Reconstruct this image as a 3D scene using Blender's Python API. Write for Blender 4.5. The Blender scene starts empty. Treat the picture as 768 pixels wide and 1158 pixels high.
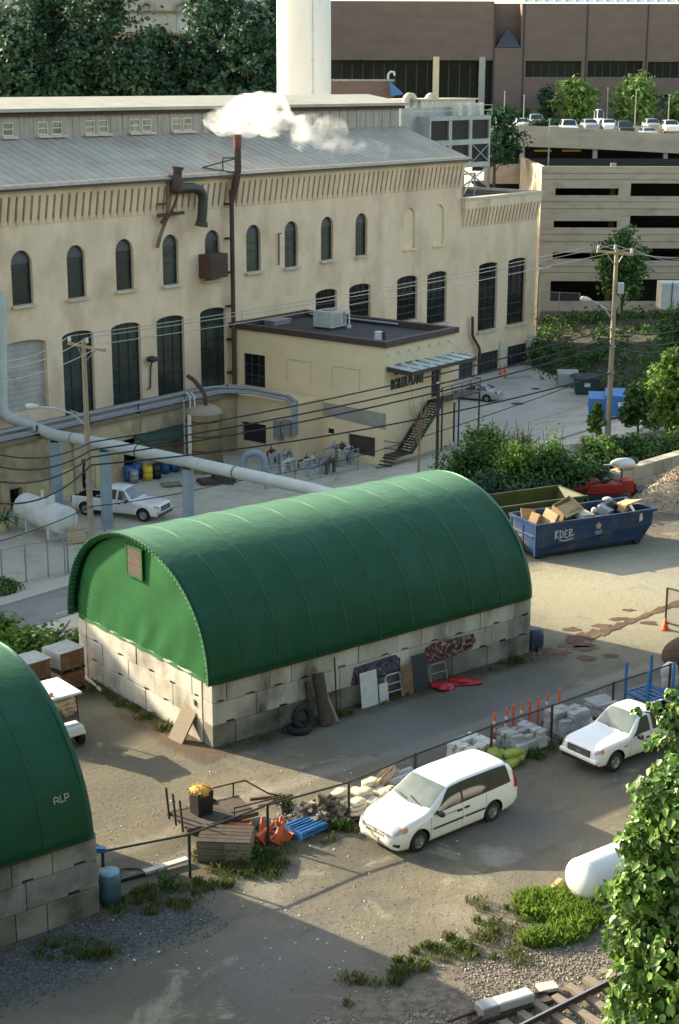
import bpy, bmesh, math, random
import numpy as np
from mathutils import Vector, Matrix
random.seed(7); rng = np.random.default_rng(7)
SC = bpy.context.scene; COL = SC.collection
rad = math.radians
# camera geometry (metres, z up, yard level z = 0)
CAMH = 22.0; F = 1779.1; TH = rad(15.353); RO = rad(0.151)
LOW = -4.4                                     # level of the plant yard, below the storage yard
PA = rad(51.722)
D = np.array([math.cos(PA), math.sin(PA)])     # along the plant facade, towards its right end
N = np.array([-math.sin(PA), math.cos(PA)])    # away from the viewer, into the plant
R = np.array([15.616, 126.251]) * 1.2          # foot of the right corner of the plant
RQ = float(R @ N)
BA = rad(38.553)
A = np.array([math.cos(BA), math.sin(BA)]); C = np.array([-math.sin(BA), math.cos(BA)])
B1 = np.array([-4.284, 49.572])
def ray(u, v):
 u -= 384; v -= 579
 c, s = math.cos(RO), math.sin(RO); u, v = u*c + v*s, -u*s + v*c
 c, s = math.cos(TH), math.sin(TH)
 return np.array([u, F*c - v*s, -F*s - v*c]) / F
def zt(x, y):
 q = x*N[0] + y*N[1]
 k = min(1, max(0, (q - 43) / 22)); return LOW * k
def G(u, v, z=None):
 "ground point seen at photo position u, v"
 r = ray(u, v)
 if z is not None:
  t = (z - CAMH) / r[2]; return np.array([r[0]*t, r[1]*t, z])
 t0, t1 = 10 / r[1], 400 / r[1]; t = t0
 while t < t1:
  p = r * t
  if CAMH + p[2] <= zt(p[0], p[1]): break
  t += .25
 a, b = t - .25, t
 for _ in range(25):
  m = (a + b) / 2; p = r * m
  if CAMH + p[2] <= zt(p[0], p[1]): b = m
  else: a = m
 p = r * b; return np.array([p[0], p[1], zt(p[0], p[1])])
def Y(u, v, y):
 "point seen at u, v in the vertical plane y"
 r = ray(u, v) ; r = r * (y / r[1]); return np.array([r[0], y, CAMH + r[2]])
def FAC(u, v, o=0.0):
 "plant frame (t leftwards from the right corner, z) of u, v on the plane o metres in front of the facade"
 r = ray(u, v); P0 = R - N*o; k = (P0 @ N) / (r[:2] @ N); p = r[:2]*k
 return -float((p - R) @ D), CAMH + r[2]*k
def PF(t, o, z):
 p = R - D*t - N*o; return (p[0], p[1], z)
# objects
WM = {}
def rotz(a): return Matrix.Rotation(a, 4, 'Z')
def thing(name, label, cat, loc=(0, 0, 0), rz=0, group=None):
 o = bpy.data.objects.new(name, None); COL.objects.link(o)
 o.empty_display_size = .3
 o.location = loc; o.rotation_euler = (0, 0, rz)
 o['label'] = label; o['category'] = cat
 if group: o['group'] = group
 WM[o.name] = Matrix.Translation(Vector(loc)) @ rotz(rz)
 return o
def kids(o): return [c for c in COL.objects if c.parent == o]
def copy_tree(o, parent=None, loc=None, rz=None, label=None, group=None):
 c = o.copy(); COL.objects.link(c)
 if parent is not None: c.parent = parent
 if loc is not None: c.location = loc
 if rz is not None: c.rotation_euler = (0, 0, rz)
 if label: c['label'] = label
 if group: c['group'] = group
 for ch in list(o.children): copy_tree(ch, c)
 return c
class MB:
 def __init__(s): s.v = []; s.f = []; s.m = []; s.s = []
 def add(s, vs, fs, mi=0, sm=False):
  b = len(s.v); s.v += [tuple(map(float, p)) for p in vs]
  for f in fs: s.f.append(tuple(i + b for i in f)); s.m.append(mi); s.s.append(sm)
 def box(s, c, d, rz=0, mi=0, rot=None, taper=1.0):
  x, y, z = d[0]/2, d[1]/2, d[2]/2
  pts = [(-x,-y,-z),(x,-y,-z),(x,y,-z),(-x,y,-z),(-x*taper,-y*taper,z),(x*taper,-y*taper,z),(x*taper,y*taper,z),(-x*taper,y*taper,z)]
  m = rot if rot is not None else Matrix.Rotation(rz, 3, 'Z')
  s.add([Vector(c) + m @ Vector(p) for p in pts], [(3,2,1,0),(4,5,6,7),(0,1,5,4),(1,2,6,5),(2,3,7,6),(3,0,4,7)], mi)
 def bar(s, p0, p1, w, h=None, mi=0):
  "square bar from p0 to p1"
  h = h or w; p0, p1 = Vector(p0), Vector(p1); d = p1 - p0; L = d.length
  if L < 1e-6: return
  q = d.to_track_quat('X', 'Z').to_matrix()
  s.box((p0 + p1)/2, (L, w, h), rot=q, mi=mi)
 def tube(s, pts, r, n=8, mi=0, sm=True, caps=True):
  pts = [Vector(p) for p in pts]; k = len(pts)
  rs = r if isinstance(r, (list, tuple)) else [r]*k
  up = None; rings = []
  for i in range(k):
   t = (pts[min(i+1, k-1)] - pts[max(i-1, 0)]).normalized()
   if up is None:
    up = t.orthogonal().normalized()
   up = (up - t*up.dot(t)).normalized(); sd = t.cross(up)
   rings.append([pts[i] + (up*math.cos(a) + sd*math.sin(a))*rs[i] for a in [2*math.pi*j/n for j in range(n)]])
  vs = [p for rr in rings for p in rr]; fs = []
  for i in range(k-1):
   for j in range(n):
    a, b = i*n + j, i*n + (j+1) % n; fs.append((a, b, b+n, a+n))
  s.add(vs, fs, mi, sm)
  if caps: s.add(rings[0], [tuple(range(n-1, -1, -1))], mi); s.add(rings[-1], [tuple(range(n))], mi)
 def cyl(s, p0, p1, r0, r1=None, n=16, mi=0, sm=True): s.tube([p0, p1], [r0, r0 if r1 is None else r1], n, mi, sm)
 def lathe(s, prof, o=(0, 0, 0), n=24, mi=0, mat=None, sm=True):
  vs = []; fs = []; k = len(prof); mt = mat or Matrix.Identity(3); o = Vector(o)
  for (r, z) in prof:
   for j in range(n):
    a = 2*math.pi*j/n; vs.append(o + mt @ Vector((r*math.cos(a), r*math.sin(a), z)))
  for i in range(k-1):
   for j in range(n):
    a, b = i*n + j, i*n + (j+1) % n; fs.append((a, b, b+n, a+n))
  s.add(vs, fs, mi, sm)
 def grid(s, P, mi=0, sm=True, flip=False, wrap=False):
  P = np.asarray(P, float); a, b = P.shape[:2]; fs = []
  for i in range(a-1):
   for j in range(b if wrap else b-1):
    j2 = (j+1) % b
    f = (i*b+j, (i+1)*b+j, (i+1)*b+j2, i*b+j2); fs.append(f[::-1] if flip else f)
  s.add(P.reshape(-1, 3), fs, mi, sm)
 def prism(s, poly, fn, d0, d1, mi=0, caps=True):
  "poly = list of 2-D points, fn(a, b, depth) -> world point"
  n = len(poly); vs = [fn(a, b, d0) for a, b in poly] + [fn(a, b, d1) for a, b in poly]
  fs = [(i, (i+1) % n, n + (i+1) % n, n + i) for i in range(n)]
  if caps: fs += [tuple(range(n-1, -1, -1)), tuple(range(n, 2*n))]
  s.add(vs, fs, mi)
 def blob(s, c, r, seed=0, amp=.15, sub=2, mi=0, flat=None, sm=True, freq=1.6):
  v, f = ico(sub); rr = np.random.default_rng(seed); ph = rr.uniform(0, 6.28, (5, 3)); fr = rr.normal(0, freq, (5, 3))
  k = 1 + amp*sum(np.sin(v @ fr[i] + ph[i, 0]) for i in range(5))/2.2
  p = v * k[:, None] * np.asarray(r, float)
  if flat is not None: p[:, 2] = np.maximum(p[:, 2], flat)
  s.add(p + np.asarray(c, float), f, mi, sm)
 def build(s, name, mats, parent=None, world=False, bevel=0, loc=None):
  me = bpy.data.meshes.new(name)
  vs = s.v
  M = None
  if world and parent is not None: M = WM[parent.name].inverted()
  elif loc is not None: M = Matrix.Translation(-Vector(loc))
  if M is not None: vs = [M @ Vector(p) for p in vs]
  me.from_pydata([tuple(p) for p in vs], [], s.f)
  mats = mats if isinstance(mats, (list, tuple)) else [mats]
  for m in mats: me.materials.append(m)
  me.polygons.foreach_set('material_index', s.m); me.polygons.foreach_set('use_smooth', s.s)
  me.update()
  o = bpy.data.objects.new(name, me); COL.objects.link(o)
  if parent is not None: o.parent = parent; WM[o.name] = WM[parent.name]
  if loc is not None: o.location = loc
  if bevel:
   b = o.modifiers.new('bevel', 'BEVEL'); b.width = bevel; b.segments = 2; b.limit_method = 'ANGLE'; b.angle_limit = rad(40)
  return o
_ico = {}
def ico(sub):
 if sub not in _ico:
  bm = bmesh.new(); bmesh.ops.create_icosphere(bm, subdivisions=sub, radius=1)
  bm.verts.ensure_lookup_table(); _ico[sub] = (np.array([v.co for v in bm.verts]), [tuple(v.index for v in f.verts) for f in bm.faces]); bm.free()
 return _ico[sub]
def tag(o, label, cat, group=None):
 o['label'] = label; o['category'] = cat
 if group: o['group'] = group
 return o
def solo(mb, name, mats, label, cat, loc, group=None, bevel=0):
 "a thing that is one mesh; its builder holds world coordinates"
 return tag(mb.build(name, mats, loc=tuple(loc), bevel=bevel), label, cat, group)
def struct(mb, name, mats, kind='structure'):
 o = mb.build(name, mats); o['kind'] = kind; return o
def text_mesh(txt, size, parent, name, m, M, depth=.02, bold=.0):
 cu = bpy.data.curves.new(name, 'FONT'); cu.body = txt; cu.size = size; cu.extrude = depth; cu.offset = bold; cu.align_x = 'LEFT'
 o = bpy.data.objects.new(name, cu); COL.objects.link(o)
 me = bpy.data.meshes.new_from_object(o.evaluated_get(bpy.context.evaluated_depsgraph_get()))
 bpy.data.objects.remove(o); me.transform(M); me.materials.clear(); me.materials.append(m); me.name = name
 o = bpy.data.objects.new(name, me); COL.objects.link(o); o.parent = parent; WM[o.name] = WM[parent.name]
 me.transform(WM[parent.name].inverted())
 return o
# materials
def mat(name, c1, c2=None, sc=3.0, rough=.7, metal=0, bump=0, bsc=None, island=0, obj_rand=0, stretch=(1, 1, 1), c3=None, sc3=.6, lo=.35, hi=.65, spec=.5, coat=0, trans=0, detail=5):
 m = bpy.data.materials.new(name); m.use_nodes = True; nt = m.node_tree; nd = nt.nodes; lk = nt.links
 b = nd['Principled BSDF']; b.inputs['Roughness'].default_value = rough; b.inputs['Metallic'].default_value = metal
 b.inputs['Specular IOR Level'].default_value = spec
 if coat: b.inputs['Coat Weight'].default_value = coat; b.inputs['Coat Roughness'].default_value = .08
 rgb = lambda c: (c[0], c[1], c[2], 1)
 tc = nd.new('ShaderNodeTexCoord'); mp = nd.new('ShaderNodeMapping'); mp.inputs['Scale'].default_value = stretch
 lk.new(tc.outputs['Object'], mp.inputs['Vector'])
 def noise(scale, det=detail):
  n = nd.new('ShaderNodeTexNoise'); n.inputs['Scale'].default_value = scale; n.inputs['Detail'].default_value = det; n.inputs['Roughness'].default_value = .6
  lk.new(mp.outputs[0], n.inputs['Vector']); return n.outputs['Fac']
 def ramp(x, a, z):
  r = nd.new('ShaderNodeMapRange'); r.inputs['From Min'].default_value = a; r.inputs['From Max'].default_value = z; lk.new(x, r.inputs['Value']); return r.outputs[0]
 def mix(fac, a, bb):
  x = nd.new('ShaderNodeMix'); x.data_type = 'RGBA'; lk.new(fac, x.inputs['Factor'])
  for s_, q in ((6, a), (7, bb)):
   if isinstance(q, tuple): x.inputs[s_].default_value = rgb(q)
   else: lk.new(q, x.inputs[s_])
  return x.outputs[2]
 col = None
 if c2 is not None: col = mix(ramp(noise(sc), lo, hi), tuple(c1), tuple(c2))
 if c3 is not None: col = mix(ramp(noise(sc3), .5, .75), col if col is not None else tuple(c1), tuple(c3))
 if island or obj_rand:
  src = nd.new('ShaderNodeNewGeometry').outputs['Random Per Island'] if island else nd.new('ShaderNodeObjectInfo').outputs['Random']
  k = island or obj_rand
  r = nd.new('ShaderNodeMapRange'); r.inputs['To Min'].default_value = 1 - k; r.inputs['To Max'].default_value = 1 + k; lk.new(src, r.inputs['Value'])
  h = nd.new('ShaderNodeHueSaturation'); lk.new(r.outputs[0], h.inputs['Value'])
  if col is None: h.inputs['Color'].default_value = rgb(c1)
  else: lk.new(col, h.inputs['Color'])
  col = h.outputs['Color']
 if col is None: b.inputs['Base Color'].default_value = rgb(c1)
 else: lk.new(col, b.inputs['Base Color'])
 if bump:
  bp = nd.new('ShaderNodeBump'); bp.inputs['Strength'].default_value = bump; bp.inputs['Distance'].default_value = .05
  lk.new(noise(bsc or sc*4), bp.inputs['Height']); lk.new(bp.outputs[0], b.inputs['Normal'])
 if trans:
  t = nd.new('ShaderNodeBsdfTranslucent'); ms = nd.new('ShaderNodeMixShader'); ms.inputs[0].default_value = trans
  if col is None: t.inputs['Color'].default_value = rgb(c1)
  else: lk.new(col, t.inputs['Color'])
  out = nd['Material Output']; lk.new(b.outputs[0], ms.inputs[1]); lk.new(t.outputs[0], ms.inputs[2]); lk.new(ms.outputs[0], out.inputs['Surface'])
 return m
def leafmat(name, c1, c2, trans=.3): return mat(name, c1, c2, sc=.7, rough=.6, island=.4, trans=trans, spec=.3)
K = {}
K['tarp'] = mat('green_tarp', (.004, .054, .021), (.006, .068, .027), sc=1.2, rough=.5, bump=.5, bsc=2.2, spec=.25, c3=(.016, .080, .044), sc3=.35, detail=7)
_b = K['tarp'].node_tree.nodes['Principled BSDF']; _b.inputs['Sheen Weight'].default_value = .34; _b.inputs['Sheen Roughness'].default_value = .35; _b.inputs['Sheen Tint'].default_value = (.55, 1, .66, 1)
K['tarp_end'] = mat('green_end_cloth', (.017, .098, .028), (.022, .118, .034), sc=1.0, spec=.15, rough=.7, bump=.25, bsc=1.6)
K['block'] = mat('concrete_block', (.60, .55, .46), (.46, .42, .34), sc=1.1, rough=.9, bump=.3, bsc=9, island=.14, c3=(.22, .19, .15), sc3=.75)
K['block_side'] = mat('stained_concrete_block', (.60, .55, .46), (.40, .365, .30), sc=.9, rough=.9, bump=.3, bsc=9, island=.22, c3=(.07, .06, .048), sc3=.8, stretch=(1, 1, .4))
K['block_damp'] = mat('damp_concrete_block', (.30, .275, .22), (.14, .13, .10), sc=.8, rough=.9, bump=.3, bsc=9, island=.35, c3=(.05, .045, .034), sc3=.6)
K['ct_metal'] = mat('dull_galvanised_sheet', (.42, .43, .40), (.32, .33, .31), sc=1.2, rough=.6)
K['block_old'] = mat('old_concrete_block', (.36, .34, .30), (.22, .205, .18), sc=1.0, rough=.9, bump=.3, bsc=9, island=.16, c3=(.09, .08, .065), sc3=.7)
K['brick'] = mat('cream_painted_brick', (.83, .63, .435), (.69, .515, .345), sc=.5, rough=.85, bump=.25, bsc=6, stretch=(1, 1, .6), c3=(.50, .35, .22), sc3=.33, detail=9)
K['brick_clean'] = mat('cream_brick', (.82, .65, .41), (.75, .585, .36), sc=.5, rough=.85, bump=.2, bsc=8)
K['brick_dark'] = mat('sooty_brick', (.26, .195, .13), (.17, .13, .09), sc=.8, rough=.9, bump=.3, bsc=6)
K['stone_trim'] = mat('pale_stone', (.62, .55, .42), (.52, .45, .34), sc=1.2, rough=.85)
K['roof_metal'] = mat('weathered_roof_metal', (.45, .41, .34), (.37, .335, .28), sc=.5, rough=.75, spec=.15, metal=.0, stretch=(1, 1, 1), c3=(.34, .275, .21), sc3=.28)
K['roof_cream'] = mat('cream_roof_sheet', (.42, .38, .295), (.34, .305, .235), sc=.8, rough=.7)
K['roof_black'] = mat('black_roof_membrane', (.035, .034, .036), (.055, .052, .052), sc=1, rough=.8)
K['fascia'] = mat('brown_fascia', (.05, .032, .028), (.07, .045, .04), sc=2, rough=.6)
K['grey_metal'] = mat('grey_metal', (.33, .34, .34), (.25, .255, .255), sc=2, rough=.5, metal=.3)
K['pale_metal'] = mat('pale_grey_metal', (.55, .56, .54), (.42, .43, .41), sc=1.2, rough=.5, metal=.1)
K['dark_metal'] = mat('dark_metal', (.03, .03, .03), (.045, .04, .036), sc=3, rough=.55)
K['rust'] = mat('rusty_iron', (.11, .055, .035), (.06, .035, .028), sc=2.5, rough=.85, bump=.2)
K['rust_light'] = mat('light_rust', (.27, .15, .08), (.16, .09, .055), sc=2.5, rough=.85)
K['glass_dark'] = mat('dark_window_glass', (.018, .022, .023), (.010, .013, .014), sc=.4, rough=.12, spec=.35, obj_rand=.4)
K['glass_green'] = mat('greenish_window_glass', (.04, .062, .05), (.022, .03, .03), sc=.25, rough=.15, spec=.6, obj_rand=.5)
K['car_glass'] = mat('car_glass', (.03, .035, .035), rough=.04, spec=.8)
K['windshield'] = mat('windscreen_glass', (.16, .19, .17), (.10, .125, .115), sc=1.5, rough=.08, spec=.8)  # paler than the other car glass: reflected sky put into the colour
K['white_paint'] = mat('white_car_paint', (.80, .79, .75), rough=.25, spec=.5, coat=.5)
K['white_tank'] = mat('white_tank_paint', (.80, .79, .76), (.74, .73, .69), sc=1.2, rough=.4)
K['white_tank2'] = mat('old_white_tank_paint', (.72, .72, .69), (.60, .60, .57), sc=1.2, rough=.5, c3=(.45, .43, .38), sc3=.9)
K['white_dull'] = mat('dull_white', (.70, .68, .62), (.58, .56, .50), sc=3, rough=.8)
K['silver_paint'] = mat('silver_car_paint', (.42, .44, .45), rough=.3, metal=.4, coat=.4)
K['rubber'] = mat('tyre_rubber', (.014, .014, .014), (.022, .021, .02), sc=8, rough=.85)
K['alloy'] = mat('wheel_alloy', (.42, .41, .39), rough=.35, metal=.7)
K['black_plastic'] = mat('black_plastic', (.015, .015, .016), rough=.5)
K['lamp_clear'] = mat('clear_headlamp', (.34, .36, .36), rough=.1, spec=.8)
K['lamp_amber'] = mat('amber_lamp', (.75, .26, .04), rough=.2)
K['lamp_red'] = mat('red_tail_lamp', (.32, .012, .012), rough=.2)
K['orange'] = mat('orange_plastic', (.72, .13, .03), (.60, .10, .03), sc=5, rough=.6)
K['blue_plastic'] = mat('blue_plastic', (.035, .13, .33), (.03, .10, .26), sc=3, rough=.5)
K['blue_bright'] = mat('bright_blue_paint', (.04, .18, .43), (.033, .15, .36), sc=3, rough=.5)
K['yellow'] = mat('yellow_plastic', (.66, .46, .03), rough=.5)
K['yellow_pale'] = mat('pale_yellow_paint', (.60, .52, .25), (.50, .43, .2), sc=2, rough=.7)
K['lime'] = mat('lime_sack', (.34, .40, .06), (.24, .29, .05), sc=4, rough=.8, bump=.3)
K['red_paint'] = mat('red_machine_paint', (.36, .02, .015), (.28, .018, .014), sc=3, rough=.35)
K['red_plastic'] = mat('red_plastic', (.42, .02, .02), rough=.4)
K['wood'] = mat('weathered_timber', (.30, .235, .16), (.19, .15, .105), sc=4, rough=.9, stretch=(1, 8, 8), island=.2)
K['wood_pale'] = mat('pale_timber', (.52, .36, .18), (.40, .27, .13), sc=3, rough=.85, island=.2)
K['wood_dark'] = mat('dark_timber', (.09, .065, .045), (.05, .038, .03), sc=4, rough=.9, island=.25)
K['pole_wood'] = mat('utility_pole_timber', (.40, .32, .22), (.29, .225, .15), sc=3, rough=.9, stretch=(6, 6, .5))
K['cardboard'] = mat('cardboard', (.48, .31, .16), (.40, .25, .12), sc=2, rough=.9, island=.12)
K['paver'] = mat('grey_concrete_paver', (.42, .42, .40), (.32, .32, .305), sc=4, rough=.9, island=.2)
K['pipe_grey'] = mat('grey_green_pipe_jacket', (.50, .54, .50), (.42, .46, .43), sc=.8, rough=.55)
K['pipe_blue'] = mat('blue_grey_pipe', (.30, .37, .42), (.24, .30, .34), sc=1.5, rough=.55)
K['tank_brown'] = mat('stained_fibreglass_tank', (.27, .20, .085), (.19, .14, .06), sc=.8, rough=.6, stretch=(1, 1, .35), c3=(.09, .065, .04), sc3=.7)
K['louver'] = mat('dark_louver', (.035, .033, .036), (.05, .046, .048), sc=2, rough=.7)
K['concrete'] = mat('garage_concrete', (.53, .435, .31), (.45, .37, .265), sc=.35, rough=.9, stretch=(1, 1, 2.5), c3=(.34, .275, .20), sc3=.5)
K['concrete_grey'] = mat('grey_concrete', (.40, .385, .35), (.32, .31, .28), sc=1, rough=.9)
K['brown_brick'] = mat('brown_brick', (.185, .128, .10), (.15, .104, .082), sc=.25, rough=.85, stretch=(1, 1, 3))
K['museum'] = mat('sooty_sandstone', (.33, .29, .24), (.22, .195, .165), sc=.3, rough=.9, island=.12)
K['chimney'] = mat('white_chimney_render', (.74, .74, .69), (.66, .66, .62), sc=.35, rough=.7, stretch=(1, 1, .2))
K['leaf_dark'] = leafmat('dark_tree_leaf', (.024, .064, .036), (.044, .098, .050))
K['leaf_mid'] = leafmat('shrub_leaf', (.050, .11, .026), (.085, .165, .036))
K['leaf_light'] = leafmat('bright_shrub_leaf', (.10, .19, .03), (.17, .26, .045), .4)
K['leaf_lime'] = leafmat('young_tree_leaf', (.15, .26, .06), (.21, .31, .075), .4)
K['leaf_vine'] = leafmat('vine_leaf', (.055, .125, .022), (.095, .185, .035), .35)
K['grass'] = leafmat('grass_blade', (.14, .24, .032), (.22, .31, .05), .35)
K['grass_dry'] = leafmat('weed_blade', (.09, .14, .03), (.17, .17, .05), .3)
K['shutter'] = mat('dull_shutter', (.46, .43, .38), (.36, .335, .295), sc=1, rough=.7, c3=(.26, .22, .17), sc3=.6)
K['wall_seam'] = mat('faint_brick_seam', (.56, .43, .27), (.48, .365, .225), sc=2, rough=.9)
K['bark'] = mat('tree_bark', (.09, .07, .05), (.05, .04, .03), sc=5, rough=.95, stretch=(3, 3, .6), bump=.4)
K['twig'] = mat('dry_twig', (.36, .25, .15), (.26, .18, .11), sc=4, rough=.9)
K['cable'] = mat('black_cable', (.012, .012, .013), rough=.6)
K['wire'] = mat('aluminium_wire', (.42, .40, .37), rough=.5, metal=.3)
K['straw'] = mat('yellow_straw', (.60, .38, .10), (.45, .28, .08), sc=8, rough=.95, island=.3)
K['red_earth'] = mat('red_brown_earth', (.13, .066, .036), (.075, .040, .024), sc=2.5, rough=.98, bump=.6, bsc=14, c3=(.20, .13, .08), sc3=1.4)
K['soil'] = mat('brown_soil', (.15, .082, .045), (.095, .055, .034), sc=5, rough=.98, bump=.8, bsc=14)
K['gravel_tan'] = mat('tan_gravel', (.34, .27, .19), (.24, .19, .135), sc=4, rough=.95, island=.35)
K['ballast'] = mat('ballast_stone', (.31, .255, .195), (.20, .165, .13), sc=6, rough=.95, island=.45)
K['ballast_grey'] = mat('grey_stone', (.14, .138, .132), (.085, .084, .08), sc=6, rough=.95, island=.5)
K['sack'] = mat('pale_sack', (.66, .60, .46), (.52, .46, .34), sc=3, rough=.9, bump=.3, island=.1)
K['dumpster_blue'] = mat('blue_dumpster_paint', (.010, .038, .105), (.015, .046, .12), sc=2, rough=.45, c3=(.10, .09, .09), sc3=.8)
K['dumpster_green'] = mat('yellow_green_dumpster_paint', (.075, .085, .016), (.05, .058, .013), sc=2, rough=.5, c3=(.12, .10, .05), sc3=1.0)
K['bin_green'] = mat('dark_green_bin_paint', (.015, .055, .04), (.02, .065, .05), sc=2, rough=.5)
K['asphalt_lot'] = mat('grey_lot_asphalt', (.50, .46, .38), (.44, .40, .33), sc=.25, rough=.95, c3=(.25, .23, .20), sc3=.12, bump=.1, bsc=12)
K['road'] = mat('road_asphalt', (.22, .21, .195), (.185, .175, .165), sc=.4, rough=.95, c3=(.10, .095, .09), sc3=.2, bump=.1, bsc=12)
K['sidewalk'] = mat('sidewalk_concrete', (.46, .42, .35), (.40, .36, .30), sc=.5, rough=.95)
# camera, sun, sky
cam = bpy.data.cameras.new('camera'); co = bpy.data.objects.new('camera', cam); COL.objects.link(co); SC.camera = co
cam.sensor_fit = 'VERTICAL'; cam.sensor_height = 24; cam.sensor_width = 16; cam.lens = F / 1158 * 24; cam.clip_start = .5; cam.clip_end = 3000
co.location = (0, 0, CAMH)
co.rotation_euler = (Matrix.Rotation(math.pi/2 - TH, 3, 'X') @ Matrix.Rotation(RO, 3, 'Z')).to_euler()
SUN_AZ, SUN_EL = rad(180 - 31.5), rad(22.2)        # direction towards the sun
sd = Vector((math.cos(SUN_AZ)*math.cos(SUN_EL), math.sin(SUN_AZ)*math.cos(SUN_EL), math.sin(SUN_EL)))
sl = bpy.data.lights.new('sun', 'SUN'); so = bpy.data.objects.new('sun', sl); COL.objects.link(so)
sl.energy = 3.7; sl.angle = rad(.5); sl.color = (1, .89, .65); so.rotation_euler = sd.to_track_quat('Z', 'Y').to_euler(); so.location = (-60, 60, 80)
w = bpy.data.worlds.new('World'); SC.world = w; w.use_nodes = True
sky = w.node_tree.nodes.new('ShaderNodeTexSky'); sky.sky_type = 'NISHITA'; sky.sun_disc = False
sky.sun_elevation = SUN_EL; sky.sun_rotation = math.atan2(sd.x, sd.y); sky.dust_density = 1.2; sky.air_density = 1.0; sky.ozone_density = 1.0
hz = w.node_tree.nodes.new('ShaderNodeMix'); hz.data_type = 'RGBA'; hz.blend_type = 'MULTIPLY'; hz.inputs['Factor'].default_value = 1; hz.inputs[7].default_value = (1.13, 1.0, .83, 1)   # warm tint on the whole sky, standing in for a warm white balance
w.node_tree.links.new(sky.outputs[0], hz.inputs[6]); w.node_tree.links.new(hz.outputs[2], w.node_tree.nodes['Background'].inputs[0]); w.node_tree.nodes['Background'].inputs[1].default_value = .15
SC.view_settings.view_transform = 'Standard'; SC.view_settings.look = 'None'; SC.view_settings.gamma = 1; SC.view_settings.exposure = 1.78
SC.view_settings.use_curve_mapping = False
SC.cycles.max_bounces = 6; SC.cycles.use_denoising = True; SC.cycles.volume_bounces = 3; SC.cycles.caustics_reflective = False; SC.cycles.caustics_refractive = False
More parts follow.
